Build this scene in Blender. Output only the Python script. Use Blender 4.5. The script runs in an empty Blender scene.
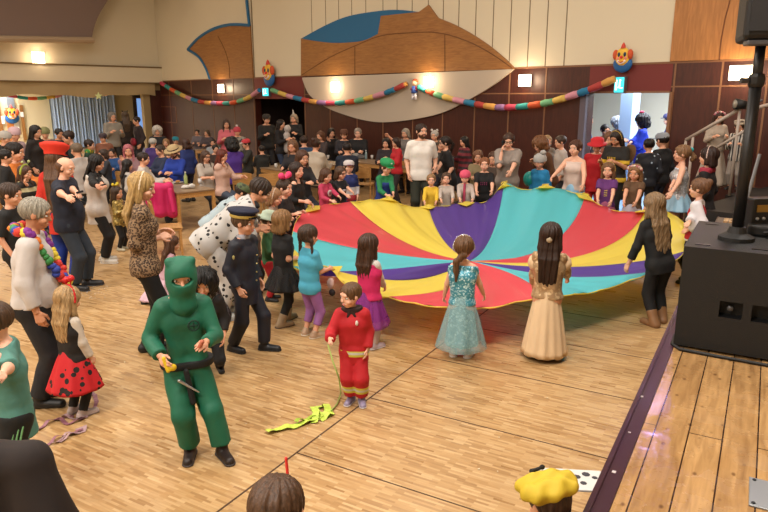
import bpy, math, random
import numpy as np
from mathutils import Vector, Matrix, Euler
random.seed(7)
RNG = np.random.default_rng(5)
scene = bpy.context.scene
COL = scene.collection
R = math.radians
PI = math.pi

# ---------------------------------------------------------------- camera
CAMH = 2.42; PITCH = R(13.54); FPX = 660.0
cam_d = bpy.data.cameras.new('camera'); cam = bpy.data.objects.new('camera', cam_d); COL.objects.link(cam)
cam.location = (0, 0, CAMH); cam.rotation_euler = (PI/2 - PITCH, 0, 0)
cam_d.sensor_width = 36.0; cam_d.lens = FPX/768*36.0; cam_d.clip_start = 0.05; cam_d.clip_end = 200
scene.camera = cam

def ray(u, v):
    x = (u-384)/FPX; y = (256-v)/FPX
    cp, sp = math.cos(PITCH), math.sin(PITCH)
    return Vector((x, cp + y*sp, -sp + y*cp))
def at(u, v, z=0.0):
    d = ray(u, v); t = (z-CAMH)/d.z
    return Vector((d.x*t, d.y*t, z))
def atY(u, v, Y):
    d = ray(u, v); t = Y/d.y
    return Vector((d.x*t, Y, CAMH+d.z*t))

# ---------------------------------------------------------------- materials
def lin(c):
    if isinstance(c, str):
        c = c.lstrip('#'); c = [int(c[i:i+2], 16)/255 for i in (0, 2, 4)]
    return tuple((x/12.92 if x <= .04045 else ((x+.055)/1.055)**2.4) for x in c[:3]) + (1.0,)
MATS = {}
def mat(color, rough=.7, name=None, var=.0, scale=20, emit=0, metal=0, trans=0, alpha=1, bump=0, bscale=60, sheen=0, coat=0):
    key = (str(color), rough, name, var, scale, emit, metal, trans, alpha, bump, bscale, coat)
    if key in MATS: return MATS[key]
    m = bpy.data.materials.new(name or 'paint'); m.use_nodes = True
    nt = m.node_tree; N = nt.nodes; L = nt.links
    b = N['Principled BSDF']; c = lin(color)
    b.inputs['Base Color'].default_value = c; b.inputs['Roughness'].default_value = rough
    b.inputs['Metallic'].default_value = metal
    if coat: b.inputs['Coat Weight'].default_value = coat
    if alpha < 1: b.inputs['Alpha'].default_value = alpha
    if emit:
        b.inputs['Emission Color'].default_value = c; b.inputs['Emission Strength'].default_value = emit
    tc = None
    if var or bump:
        tc = N.new('ShaderNodeTexCoord')
        n = N.new('ShaderNodeTexNoise'); n.inputs['Scale'].default_value = scale; n.inputs['Detail'].default_value = 4
        L.new(tc.outputs['Object'], n.inputs['Vector'])
        if var:
            mx = N.new('ShaderNodeMix'); mx.data_type = 'RGBA'
            L.new(n.outputs['Fac'], mx.inputs['Factor'])
            mx.inputs['A'].default_value = tuple(x*(1-var) for x in c[:3])+(1,)
            mx.inputs['B'].default_value = tuple(min(1, x*(1+var)) for x in c[:3])+(1,)
            L.new(mx.outputs['Result'], b.inputs['Base Color'])
        if bump:
            n2 = N.new('ShaderNodeTexNoise'); n2.inputs['Scale'].default_value = bscale; n2.inputs['Detail'].default_value = 3
            L.new(tc.outputs['Object'], n2.inputs['Vector'])
            bp = N.new('ShaderNodeBump'); bp.inputs['Strength'].default_value = bump; bp.inputs['Distance'].default_value = .01
            L.new(n2.outputs['Fac'], bp.inputs['Height']); L.new(bp.outputs['Normal'], b.inputs['Normal'])
    if trans:
        tb = N.new('ShaderNodeBsdfTranslucent'); tb.inputs['Color'].default_value = c
        ms = N.new('ShaderNodeMixShader'); ms.inputs[0].default_value = trans
        L.new(b.outputs[0], ms.inputs[1]); L.new(tb.outputs[0], ms.inputs[2]); L.new(ms.outputs[0], N['Material Output'].inputs['Surface'])
    MATS[key] = m
    return m
def spots(base, spot, scale=14, thr=.32, rough=.75, name='spotted fabric', ring=None, thr2=.2):
    """round blots scattered over cloth"""
    key = ('spots', base, spot, scale, thr, ring)
    if key in MATS: return MATS[key]
    m = bpy.data.materials.new(name); m.use_nodes = True
    nt = m.node_tree; N = nt.nodes; L = nt.links; b = N['Principled BSDF']; b.inputs['Roughness'].default_value = rough
    tc = N.new('ShaderNodeTexCoord'); v = N.new('ShaderNodeTexVoronoi'); v.inputs['Scale'].default_value = scale
    L.new(tc.outputs['Object'], v.inputs['Vector'])
    cr = N.new('ShaderNodeValToRGB'); cr.color_ramp.interpolation = 'CONSTANT'
    e = cr.color_ramp.elements; e[0].position = 0; e[0].color = lin(ring or spot)
    if ring:
        e[1].position = thr2; e[1].color = lin(spot); x = e.new(thr); x.color = lin(base)
    else:
        e[1].position = thr; e[1].color = lin(base)
    L.new(v.outputs['Distance'], cr.inputs['Fac']); L.new(cr.outputs['Color'], b.inputs['Base Color'])
    MATS[key] = m; return m
def stripes(c1, c2, freq=10, axis='Z', duty=.5, rough=.7, name='striped fabric'):
    key = ('st', c1, c2, freq, axis, duty)
    if key in MATS: return MATS[key]
    m = bpy.data.materials.new(name); m.use_nodes = True
    nt = m.node_tree; N = nt.nodes; L = nt.links; b = N['Principled BSDF']; b.inputs['Roughness'].default_value = rough
    tc = N.new('ShaderNodeTexCoord'); s = N.new('ShaderNodeSeparateXYZ'); L.new(tc.outputs['Object'], s.inputs[0])
    mu = N.new('ShaderNodeMath'); mu.operation = 'MULTIPLY'; mu.inputs[1].default_value = freq; L.new(s.outputs[axis], mu.inputs[0])
    fr = N.new('ShaderNodeMath'); fr.operation = 'FRACT'; L.new(mu.outputs[0], fr.inputs[0])
    gt = N.new('ShaderNodeMath'); gt.operation = 'GREATER_THAN'; gt.inputs[1].default_value = duty; L.new(fr.outputs[0], gt.inputs[0])
    mx = N.new('ShaderNodeMix'); mx.data_type = 'RGBA'; L.new(gt.outputs[0], mx.inputs['Factor'])
    mx.inputs['A'].default_value = lin(c1); mx.inputs['B'].default_value = lin(c2)
    L.new(mx.outputs['Result'], b.inputs['Base Color']); MATS[key] = m; return m
def bands(z_cols, rough=.75, name='banded fabric', axis='Z'):
    """list of (z, colour): colour from that object-space height upward"""
    key = ('bands', str(z_cols), axis)
    if key in MATS: return MATS[key]
    m = bpy.data.materials.new(name); m.use_nodes = True
    nt = m.node_tree; N = nt.nodes; L = nt.links; b = N['Principled BSDF']; b.inputs['Roughness'].default_value = rough
    tc = N.new('ShaderNodeTexCoord'); s = N.new('ShaderNodeSeparateXYZ'); L.new(tc.outputs['Object'], s.inputs[0])
    mr = N.new('ShaderNodeMapRange'); mr.inputs['From Max'].default_value = 2.0; mr.inputs['From Min'].default_value = -.5
    L.new(s.outputs[axis], mr.inputs['Value'])
    cr = N.new('ShaderNodeValToRGB'); cr.color_ramp.interpolation = 'CONSTANT'; e = cr.color_ramp.elements
    e[0].position = 0; e[0].color = lin(z_cols[0][1])
    e[1].position = (z_cols[1][0]+.5)/2.5; e[1].color = lin(z_cols[1][1])
    for z, c in z_cols[2:]:
        x = e.new((z+.5)/2.5); x.color = lin(c)
    L.new(mr.outputs[0], cr.inputs['Fac']); L.new(cr.outputs['Color'], b.inputs['Base Color']); MATS[key] = m; return m
def sparkle(base, glint, name='sequinned fabric', scale=70, rough=.35):
    key = ('sparkle', base, glint, scale)
    if key in MATS: return MATS[key]
    m = bpy.data.materials.new(name); m.use_nodes = True
    nt = m.node_tree; N = nt.nodes; L = nt.links; b = N['Principled BSDF']; b.inputs['Roughness'].default_value = rough
    tc = N.new('ShaderNodeTexCoord'); v = N.new('ShaderNodeTexVoronoi'); v.inputs['Scale'].default_value = scale
    L.new(tc.outputs['Object'], v.inputs['Vector'])
    s = N.new('ShaderNodeSeparateColor'); L.new(v.outputs['Color'], s.inputs[0])
    cr = N.new('ShaderNodeValToRGB'); e = cr.color_ramp.elements; e[0].position = .55; e[0].color = lin(base); e[1].position = .95; e[1].color = lin(glint)
    L.new(s.outputs[0], cr.inputs['Fac']); L.new(cr.outputs['Color'], b.inputs['Base Color'])
    b.inputs['Metallic'].default_value = .3
    MATS[key] = m; return m
def hairmat(c):
    key = ('hair', c)
    if key in MATS: return MATS[key]
    m = bpy.data.materials.new('hair'); m.use_nodes = True
    nt = m.node_tree; N = nt.nodes; L = nt.links; b = N['Principled BSDF']; b.inputs['Roughness'].default_value = .48
    b.inputs['Specular IOR Level'].default_value = .35
    tc = N.new('ShaderNodeTexCoord'); mp = N.new('ShaderNodeMapping'); mp.inputs['Scale'].default_value = (70, 70, 7)
    L.new(tc.outputs['Object'], mp.inputs[0]); n = N.new('ShaderNodeTexNoise'); n.inputs['Scale'].default_value = 1.6; n.inputs['Detail'].default_value = 5
    L.new(mp.outputs[0], n.inputs['Vector'])
    cr = N.new('ShaderNodeValToRGB'); e = cr.color_ramp.elements; cc = lin(c)
    e[0].position = .3; e[0].color = tuple(x*.5 for x in cc[:3])+(1,); e[1].position = .72; e[1].color = tuple(min(1, x*1.5) for x in cc[:3])+(1,)
    L.new(n.outputs['Fac'], cr.inputs['Fac']); L.new(cr.outputs['Color'], b.inputs['Base Color'])
    bp = N.new('ShaderNodeBump'); bp.inputs['Strength'].default_value = .6; bp.inputs['Distance'].default_value = .006
    L.new(n.outputs['Fac'], bp.inputs['Height']); L.new(bp.outputs['Normal'], b.inputs['Normal'])
    MATS[key] = m; return m
def wood(c1, c2, scale=(1, 12, 12), rough=.5, name='wood', coat=0):
    key = ('wood', c1, c2, scale, rough)
    if key in MATS: return MATS[key]
    m = bpy.data.materials.new(name); m.use_nodes = True
    nt = m.node_tree; N = nt.nodes; L = nt.links; b = N['Principled BSDF']; b.inputs['Roughness'].default_value = rough
    if coat: b.inputs['Coat Weight'].default_value = coat
    tc = N.new('ShaderNodeTexCoord'); mp = N.new('ShaderNodeMapping'); mp.inputs['Scale'].default_value = scale
    L.new(tc.outputs['Object'], mp.inputs[0]); n = N.new('ShaderNodeTexNoise'); n.inputs['Scale'].default_value = 3; n.inputs['Detail'].default_value = 6; n.inputs['Distortion'].default_value = .8
    L.new(mp.outputs[0], n.inputs['Vector'])
    cr = N.new('ShaderNodeValToRGB'); e = cr.color_ramp.elements
    e[0].position = .35; e[0].color = lin(c1); e[1].position = .7; e[1].color = lin(c2)
    L.new(n.outputs['Fac'], cr.inputs['Fac']); L.new(cr.outputs['Color'], b.inputs['Base Color'])
    MATS[key] = m; return m

# ---------------------------------------------------------------- objects
def tag(o, label=None, cat=None, group=None, kind=None):
    if label: o['label'] = label
    if cat: o['category'] = cat
    if group: o['group'] = group
    if kind: o['kind'] = kind
    return o
def empty(name, loc=(0, 0, 0), rz=0, parent=None):
    o = bpy.data.objects.new(name, None); o.empty_display_size = .1; COL.objects.link(o)
    o.location = loc; o.rotation_euler = (0, 0, rz)
    if parent: o.parent = parent
    return o
class MB:
    """collects faces, then links them as one mesh object"""
    def __init__(s): s.v = []; s.f = []; s.mi = []; s.cur = 0
    def add(s, vs, fs):
        b = len(s.v); s.v += [tuple(x) for x in vs]
        for f in fs: s.f.append(tuple(b+i for i in f)); s.mi.append(s.cur)
        return s
    def box(s, c, size, rot=None):
        hx, hy, hz = [x/2 for x in size]; M = rot or Matrix.Identity(3)
        vs = [Vector(c) + M @ Vector((x*hx, y*hy, z*hz)) for x in (-1, 1) for y in (-1, 1) for z in (-1, 1)]
        return s.add(vs, [(0, 1, 3, 2), (4, 6, 7, 5), (0, 4, 5, 1), (2, 3, 7, 6), (0, 2, 6, 4), (1, 5, 7, 3)])
    def prism(s, poly, y0, y1):
        """polygon in x,z extruded along y"""
        n = len(poly); vs = [(x, y0, z) for x, z in poly] + [(x, y1, z) for x, z in poly]
        fs = [tuple(range(n)), tuple(reversed(range(n, 2*n)))] + [(i, i+n, (i+1) % n+n, (i+1) % n) for i in range(n)]
        return s.add(vs, fs)
    def slab(s, poly, z0, z1):
        n = len(poly); vs = [(x, y, z0) for x, y in poly] + [(x, y, z1) for x, y in poly]
        fs = [tuple(reversed(range(n))), tuple(range(n, 2*n))] + [(i, (i+1) % n, (i+1) % n+n, i+n) for i in range(n)]
        return s.add(vs, fs)
    def tube(s, pts, r, n=8, caps=True, flat=1.0):
        pts = [Vector(p) for p in pts]; rs = r if isinstance(r, (list, tuple)) else [r]*len(pts)
        rings = []; t0 = (pts[1]-pts[0]).normalized(); up = Vector((0, 0, 1)) if abs(t0.z) < .9 else Vector((1, 0, 0))
        x = t0.cross(up).normalized()
        for i, p in enumerate(pts):
            t = (pts[min(i+1, len(pts)-1)] - pts[max(i-1, 0)]).normalized()
            x = (x - t*x.dot(t)).normalized(); y = t.cross(x)
            rings.append([p + x*math.cos(2*PI*k/n)*rs[i] + y*math.sin(2*PI*k/n)*rs[i]*flat for k in range(n)])
        vs = [v for g in rings for v in g]; fs = []
        for i in range(len(pts)-1):
            for k in range(n): fs.append((i*n+k, i*n+(k+1) % n, (i+1)*n+(k+1) % n, (i+1)*n+k))
        if caps: fs += [tuple(reversed(range(n))), tuple(range((len(pts)-1)*n, len(pts)*n))]
        return s.add(vs, fs)
    def lathe(s, prof, c=(0, 0, 0), n=20, sx=1, sy=1, M=None):
        """prof: (r, z)"""
        vs = []; fs = []; M = M or Matrix.Identity(3)
        for r, z in prof:
            for k in range(n):
                vs.append(Vector(c) + M @ Vector((math.cos(2*PI*k/n)*r*sx, math.sin(2*PI*k/n)*r*sy, z)))
        for i in range(len(prof)-1):
            for k in range(n): fs.append((i*n+k, i*n+(k+1) % n, (i+1)*n+(k+1) % n, (i+1)*n+k))
        fs += [tuple(reversed(range(n))), tuple(range((len(prof)-1)*n, len(prof)*n))]
        return s.add(vs, fs)
    def ball(s, c, r, n=10, M=None):
        r3 = r if isinstance(r, (tuple, list)) else (r, r, r); M = M or Matrix.Identity(3)
        m = n//2+1; vs = []; fs = []
        for i in range(m+1):
            a = PI*i/m
            for k in range(n):
                q = Vector((math.sin(a)*math.cos(2*PI*k/n)*r3[0], math.sin(a)*math.sin(2*PI*k/n)*r3[1], math.cos(a)*r3[2]))
                vs.append(Vector(c) + M @ q)
        for i in range(m):
            for k in range(n): fs.append((i*n+k, (i+1)*n+k, (i+1)*n+(k+1) % n, i*n+(k+1) % n))
        return s.add(vs, fs)
    def build(s, name, mats, parent=None, smooth=False, loc=None, rz=None, bevel=0):
        me = bpy.data.meshes.new(name); me.from_pydata(s.v, [], s.f)
        for m in (mats if isinstance(mats, (list, tuple)) else [mats]): me.materials.append(m)
        me.polygons.foreach_set('material_index', s.mi)
        if smooth: me.polygons.foreach_set('use_smooth', [True]*len(s.f))
        me.update()
        o = bpy.data.objects.new(name, me); COL.objects.link(o)
        if loc is not None: o.location = loc
        if rz is not None: o.rotation_euler = (0, 0, rz)
        if parent: o.parent = parent
        if bevel:
            bv = o.modifiers.new('bevel', 'BEVEL'); bv.width = bevel; bv.segments = 2; bv.limit_method = 'ANGLE'
        return o
def copy_tree(o, parent=None):
    c = o.copy(); COL.objects.link(c)
    if parent: c.parent = parent
    for ch in list(o.children): copy_tree(ch, c)
    return c

# ---------------------------------------------------------------- frames of reference
# back wall: height of the top of the brown panelling is the same at both ends
PANEL = 3.09
P1 = at(160, 81, PANEL); P1.z = 0
P2 = at(672, 62, PANEL); P2.z = 0
EW = (P2-P1).normalized(); WANG = math.atan2(EW.y, EW.x)
NW = Vector((EW.y, -EW.x, 0))            # towards the room
if NW.y > 0: NW = -NW
def wpt(u, v, off=0.0):
    """pixel -> (s, z) on the back wall (off = distance in front of it)"""
    d = ray(u, v); c = Vector((0, 0, CAMH)); p0 = P1+NW*off
    t = (p0-c).dot(NW)/d.dot(NW); q = c+d*t
    return ((q-P1).dot(EW), q.z)
def room(s, d, z=0):
    """s along the back wall, d in front of it"""
    return P1 + EW*s + NW*d + Vector((0, 0, z))
def to_room(p):
    q = Vector(p)-P1; return q.dot(EW), q.dot(NW)
# stage
SH = 0.82; SANG = R(29.75)
SY = Vector((math.sin(SANG), math.cos(SANG), 0)); SX = Vector((math.cos(SANG), -math.sin(SANG), 0))
E0 = at(583, 512, SH); E0.z = 0
def stg(x, y, z=0): return E0 + SX*x + SY*y + Vector((0, 0, z))
def to_stg(p):
    q = Vector(p)-E0; return q.dot(SX), q.dot(SY)
# ================================================================ SETTING
# ---- materials of the room
M_CREAM = mat('#d9ceb5', .85, 'cream plaster', var=.03, scale=.6)
M_BROWN = wood('#3a1710', '#4a2015', (6, 6, 1), .42, 'dark brown panel')
M_MAROON = mat('#6e2622', .6, 'maroon panel', var=.06, scale=2)
M_SEAM = mat('#80583c', .6, 'pale wooden joint')
M_OAK = wood('#a06a36', '#b77c42', (7, 7, .8), .5, 'honey coloured veneer')
M_OAK2 = wood('#8c5c2e', '#a3713a', (1, 9, 9), .5, 'honey coloured veneer laid across')
M_BLUEP = mat('#1d6391', .6, 'blue painted board')
M_LENS = mat('#b9ab9a', .75, 'pale grey painted board')
M_BLACK = mat('#0c0c0d', .6, 'black')
M_GROOVE = mat('#7b6a50', .9, 'shadow gap')
M_GREY = mat('#5a5a5e', .6, 'grey')

def wall_obj(name, mb, mats, kind='structure', parent=None, **k):
    o = mb.build(name, mats, parent)
    if parent is None: o.location = P1; o.rotation_euler = (0, 0, WANG)
    if kind and parent is None: o['kind'] = kind
    return o
# wall local: x = s, y = +away from the room (check sign)
_ax = Vector((-math.sin(WANG), math.cos(WANG), 0)); YS = 1 if _ax.dot(NW) < 0 else -1   # +1: local +y points away from the room

# ---- floor with parquet (stage frame)
def parquet():
    m = bpy.data.materials.new('industrial parquet'); m.use_nodes = True
    nt = m.node_tree; N = nt.nodes; L = nt.links; b = N['Principled BSDF']
    tc = N.new('ShaderNodeTexCoord')
    br = N.new('ShaderNodeTexBrick'); br.inputs['Scale'].default_value = 1
    br.inputs['Brick Width'].default_value = .14; br.inputs['Row Height'].default_value = .02; br.inputs['Mortar Size'].default_value = .0007
    br.inputs['Color1'].default_value = (0, 0, 0, 1); br.inputs['Color2'].default_value = (1, 1, 1, 1); br.inputs['Mortar'].default_value = (.3, .3, .3, 1)
    br.offset = .37; br.inputs['Bias'].default_value = 0
    L.new(tc.outputs['Object'], br.inputs['Vector'])
    cr = N.new('ShaderNodeValToRGB'); e = cr.color_ramp.elements
    e[0].position = 0; e[0].color = lin('#a07c52'); e[1].position = 1; e[1].color = lin('#c9a97c')
    x = e.new(.3); x.color = lin('#b28d5e'); x = e.new(.65); x.color = lin('#bd9a6b')
    L.new(br.outputs['Color'], cr.inputs['Fac'])
    n = N.new('ShaderNodeTexNoise'); n.inputs['Scale'].default_value = .55; n.inputs['Detail'].default_value = 3
    L.new(tc.outputs['Object'], n.inputs['Vector'])
    mp = N.new('ShaderNodeMapping'); mp.inputs['Scale'].default_value = (6, 60, 1); L.new(tc.outputs['Object'], mp.inputs[0])
    n2 = N.new('ShaderNodeTexNoise'); n2.inputs['Scale'].default_value = 1; n2.inputs['Detail'].default_value = 4; L.new(mp.outputs[0], n2.inputs['Vector'])
    mx = N.new('ShaderNodeMix'); mx.data_type = 'RGBA'; mx.blend_type = 'MULTIPLY'; mx.inputs['Factor'].default_value = .55
    c2 = N.new('ShaderNodeValToRGB'); e = c2.color_ramp.elements; e[0].position = .3; e[0].color = (.78, .75, .72, 1); e[1].position = .65; e[1].color = (1, 1, 1, 1)
    L.new(n2.outputs['Fac'], c2.inputs['Fac'])
    L.new(cr.outputs['Color'], mx.inputs['A']); L.new(c2.outputs['Color'], mx.inputs['B'])
    mx2 = N.new('ShaderNodeMix'); mx2.data_type = 'RGBA'; mx2.blend_type = 'MULTIPLY'; mx2.inputs['Factor'].default_value = .5
    c3 = N.new('ShaderNodeValToRGB'); e = c3.color_ramp.elements; e[0].position = .35; e[0].color = (.8, .76, .7, 1); e[1].position = .6; e[1].color = (1, 1, 1, 1)
    L.new(n.outputs['Fac'], c3.inputs['Fac']); L.new(mx.outputs['Result'], mx2.inputs['A']); L.new(c3.outputs['Color'], mx2.inputs['B'])
    L.new(mx2.outputs['Result'], b.inputs['Base Color'])
    rr = N.new('ShaderNodeMapRange'); rr.inputs['To Min'].default_value = .27; rr.inputs['To Max'].default_value = .42
    L.new(br.outputs['Color'], rr.inputs['Value']); L.new(rr.outputs[0], b.inputs['Roughness'])
    return m
M_PARQ = parquet()
def stg_obj(o, parent=None):
    if parent is None: o.location = E0; o.rotation_euler = (0, 0, -SANG)
    return o
mb = MB(); mb.slab([(-40, -12), (14, -12), (14, 40), (-40, 40)], -.1, 0)
mb.cur = 1
# removable floor panels: joints 1 m apart beside the long joint
def seam(x0, y0, x1, y1, w=.012):
    d = Vector((x1-x0, y1-y0, 0)).normalized(); n = Vector((-d.y, d.x, 0))*w/2
    mb.slab([(x0-n.x, y0-n.y), (x1-n.x, y1-n.y), (x1+n.x, y1+n.y), (x0+n.x, y0+n.y)][::1], .0, .0015)
seam(-2.14, -4, -2.14, 5.0, .014)
for k in range(-2, 6): seam(-2.14, k-.08+ (.0 if k < 3 else .03), 0, k-.08+(.0 if k < 3 else .03), .011)
floor = stg_obj(mb.build('floor', [M_PARQ, mat('#4a3320', .8, 'open joint')])); tag(floor, kind='structure')

# ---- room extents in wall frame
S1 = 34.0; D1 = 26.0; CEIL = 8.2
def sz(u, v): return wpt(u, v)
sA = wpt(255, 99)[0]; sB = wpt(304, 99)[0]; doorL = 2.36
sC = wpt(586, 93)[0]+.06; sD = wpt(670.5, 93)[0]; doorR = 2.5
T = .25
def ybox(mb, s0, s1, z0, z1, y0, y1):
    """y0,y1 measured INTO the room"""
    a, b = -YS*y0, -YS*y1
    mb.box(((s0+s1)/2, (a+b)/2, (z0+z1)/2), (s1-s0, abs(b-a), z1-z0))
mb = MB()
for s0, s1, z0, z1 in ((-T, sA, 0, PANEL), (sB, sC, 0, PANEL), (sD, S1, 0, PANEL)): ybox(mb, s0, s1, z0, z1, -T, 0)
mb.cur = 1
ybox(mb, sA, sB, doorL, PANEL, -T, .0); ybox(mb, sC, sD, doorR, PANEL, -T, 0)
mb.cur = 2; ybox(mb, -T, S1, PANEL, CEIL, -T, 0)
# shadow gaps in the upper wall
mb.cur = 3
for u in (312, 326, 339, 352, 366, 383, 397, 412, 428, 443, 458.5, 475.5, 493, 510.6, 529, 547, 566):
    s = wpt(u, 30)[0]; ybox(mb, s-.012, s+.012, PANEL+.01, CEIL, -.01, .004)
s = wpt(254, 60)[0]; ybox(mb, s-.02, s+.02, PANEL, CEIL, -.01, .02)
# pale joints between the brown panels
mb.cur = 4
for u in (170, 192, 213, 234, 254, 305, 330, 357, 383, 413, 443, 475, 509, 545, 672.5, 719, 765):
    s = wpt(u, 100)[0]; ybox(mb, s-.018, s+.018, 0, PANEL, -.01, .008)
for a, b in ((0, sA), (sB, sC-.1), (sD, S1)):
    z = 2.5 if a != sD else 2.62
    ybox(mb, a, b, z-.014, z+.014, -.01, .006)
ybox(mb, 0, S1, PANEL-.03, PANEL+.01, -.01, .012)
a, _z = wpt(162, 119); b, _ = wpt(177, 119)
for z0, z1, s0, s1 in ((2.0, 2.03, a, b), (1.35, 1.38, a, b), (1.35, 2.03, a, a+.04), (1.35, 2.03, b-.04, b)): ybox(mb, s0, s1, z0, z1, -.01, .02)
wall_obj('wall_back', mb, [M_BROWN, M_MAROON, M_CREAM, M_GROOVE, M_SEAM])
# tall veneer panel right
mb = MB(); s0 = wpt(672.5, 40)[0]; ybox(mb, s0, S1-.5, PANEL+.012, CEIL-.3, 0, .035)
mb.cur = 1
pts = [(720, 60), (722, 40), (726, 18), (731, 0), (738, -22)]
mb.tube([(wpt(u, v)[0], -YS*.036, wpt(u, v)[1]) for u, v in pts], .012, 6)
wall_obj('trim_1', mb, [M_OAK, mat('#6d4020', .7, 'dark line')])
# shapes on the upper wall
def shape(name, px, y0, y1, m, kind='structure', extra=None, mats=None):
    mb = MB(); poly = [wpt(u, v) for u, v in px]
    mb.prism(poly, -YS*y0, -YS*y1)
    if extra: mb.cur = 1; extra(mb)
    return wall_obj(name, mb, mats or m, kind)
def curve_pts(ctrl, n=6):
    """Catmull-Rom through pixel points"""
    out = []; P = [ctrl[0]]+list(ctrl)+[ctrl[-1]]
    for i in range(1, len(P)-2):
        for k in range(n):
            t = k/n; o = []
            for j in (0, 1):
                p0, p1, p2, p3 = P[i-1][j], P[i][j], P[i+1][j], P[i+2][j]
                o.append(.5*((2*p1)+(-p0+p2)*t+(2*p0-5*p1+4*p2-p3)*t*t+(-p0+3*p1-3*p2+p3)*t**3))
            out.append(tuple(o))
    out.append(tuple(ctrl[-1])); return out
lens = [(303.5, 77.6), (515, 69.2)] + curve_pts([(515, 69.2), (496, 84), (475, 97), (448, 111), (422, 118), (391, 122), (370, 121), (347, 115), (327, 107), (311, 95), (304, 80)])[1:]
def tubes(lines, r=.012, y=.05):
    def f(mb):
        for ln in lines:
            mb.tube([(wpt(u, v)[0], -YS*y, wpt(u, v)[1]) for u, v in curve_pts(ln)], r, 6)
    return f
shape('trim_2', lens, 0, .06, M_LENS)
woodp = [(302, 76)] + [(302, 38.5)] + curve_pts([(302, 38.5), (316, 41), (337, 43), (363, 41), (379, 34)])[1:] + [(382, 16), (420, 12), (429.5, 5)] + [(439, 18)] + curve_pts([(439, 18), (460, 27), (485, 42), (505, 58), (516, 69)])[1:]
M_LINE = mat('#6b431f', .7, 'dark inlay line')
shape('trim_3', woodp, 0, .045, None, extra=tubes([[(303, 75), (330, 58), (356, 46), (382, 36), (410, 33), (440, 33), (470, 42), (496, 56), (514, 69)], [(356, 47), (356, 74)], [(446, 34), (446, 72)]], .012, .046), mats=[M_OAK2, M_LINE])
bluep = curve_pts([(302, 38.5), (327, 25), (350, 16), (380, 11), (400, 10), (419, 12)]) + [(382, 17), (379, 35)] + curve_pts([(379, 35), (363, 42), (337, 44), (316, 42), (302, 38.5)])[1:-1]
shape('trim_4', bluep, 0, .03, M_BLUEP)
fan = [(211, 79)] + curve_pts([(211, 79), (207, 68), (200, 57), (189, 49.5)])[1:] + curve_pts([(189, 49.5), (200, 38), (215, 29), (232, 24.8), (251, 25.5)])[1:] + [(254, 78)]
shape('trim_5', fan, 0, .05, None, extra=tubes([[(219, 36), (226, 50), (230, 64), (231, 78)]], .014, .05), mats=[M_OAK2, M_LINE])
mb = MB()
for ln in ([(211, 79), (207, 68), (200, 57), (189, 49.5)], [(189, 49.5), (200, 38), (215, 29), (232, 24.8), (251, 25.5)], [(250.5, 26), (249, 12), (247.7, 0), (246.5, -14)]):
    mb.tube([(wpt(u, v)[0], -YS*.05, wpt(u, v)[1]) for u, v in curve_pts(ln)], .055, 6)
wall_obj('trim_6', mb, M_BLUEP)

# ---- left wall (s = 0), opening to the side room
def rm(name, mb, mats, kind='structure', parent=None): return wall_obj(name, mb, mats, kind, parent)
def rbox(mb, s0, s1, d0, d1, z0, z1):
    ybox(mb, s0, s1, z0, z1, d0, d1)
def left_at(u, v, s=0.0):
    d = ray(u, v); c = Vector((0, 0, CAMH)); t = ((P1+EW*s)-c).dot(EW)/d.dot(EW); q = c+d*t
    return ((q-P1).dot(NW), q.z)
d_j = left_at(150, 100)[0]
mb = MB()
rbox(mb, -T, 0, 0, D1, 3.62, CEIL)                   # upper wall
rbox(mb, -.15, .25, d_j*.0, D1, 3.0, 3.62)           # beam
mb.cur = 1; rbox(mb, -T, -.05, 0, D1, 2.7, 3.0)
mb.cur = 2; rbox(mb, -T, -.02, 0, d_j, 0, 2.7)
mb.cur = 1; rbox(mb, -T, .0, d_j, d_j+.3, 0, 2.7)
mb.cur = 3; rbox(mb, -.1, .27, 0, D1, 2.98, 3.02); rbox(mb, -.1, .27, 0, D1, 3.6, 3.66)
rm('wall_left', mb, [M_CREAM, mat('#9f8a62', .8, 'ochre plaster'), M_BROWN, mat('#7a6547', .8, 'edge strip')])
# wavy cream pelmet under the beam
mb = MB(); n = 60
poly = [(d_j-.2 + (D1-6-d_j)*i/n, 2.47+.05*math.sin(i*.55)+.03*math.sin(i*1.3)) for i in range(n+1)]
vs = []; fs = []
for i, (d, z) in enumerate(poly):
    w = .04*math.sin(i*1.1)
    for zz in (2.98, z):
        for s in (.10+w, .13+w): vs.append((s, -YS*d, zz))
for i in range(n):
    a = i*4; b = a+4
    fs += [(a, b, b+2, a+2), (a+1, a+3, b+3, b+1), (a+2, b+2, b+3, a+3), (a, a+1, b+1, b)]
mb.add(vs, fs)
o = rm('fabric_pelmet', mb, mat('#b09b74', .85, 'cream cloth'), kind=None); tag(o, 'long gathered cream cloth pelmet hanging under the beam over the side opening', 'curtain')
# mauve-grey ceiling form high on the left
px = [(-60, -60), (-60, 35)] + [(0, 36), (60, 37), (92, 37.5)] + curve_pts([(92, 37.5), (94, 28), (99, 15), (108, 0), (122, -22), (140, -50)])[1:]
poly = [left_at(u, v, 1.0) for u, v in px]
mb = MB(); n = len(poly)
vs = [(1.0, -YS*d, z) for d, z in poly]+[(.0, -YS*d, z) for d, z in poly]
mb.add(vs, [tuple(range(n)), tuple(reversed(range(n, 2*n)))]+[(i, (i+1) % n, (i+1) % n+n, i+n) for i in range(n)])
rm('trim_7', mb, mat('#7d6a62', .85, 'mauve grey plaster'))
mb = MB(); pl = [left_at(u, v, 1.0) for u, v in [(-60, 35), (0, 36), (60, 37), (93, 37.5)]]
for (da, za), (db, zb) in zip(pl[:-1], pl[1:]):
    mb.tube([(1.02, -YS*da, za-.1), (1.02, -YS*db, zb-.1)], .12, 8)
rm('trim_8', mb, mat('#a89277', .8, 'ochre edge'))

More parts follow.
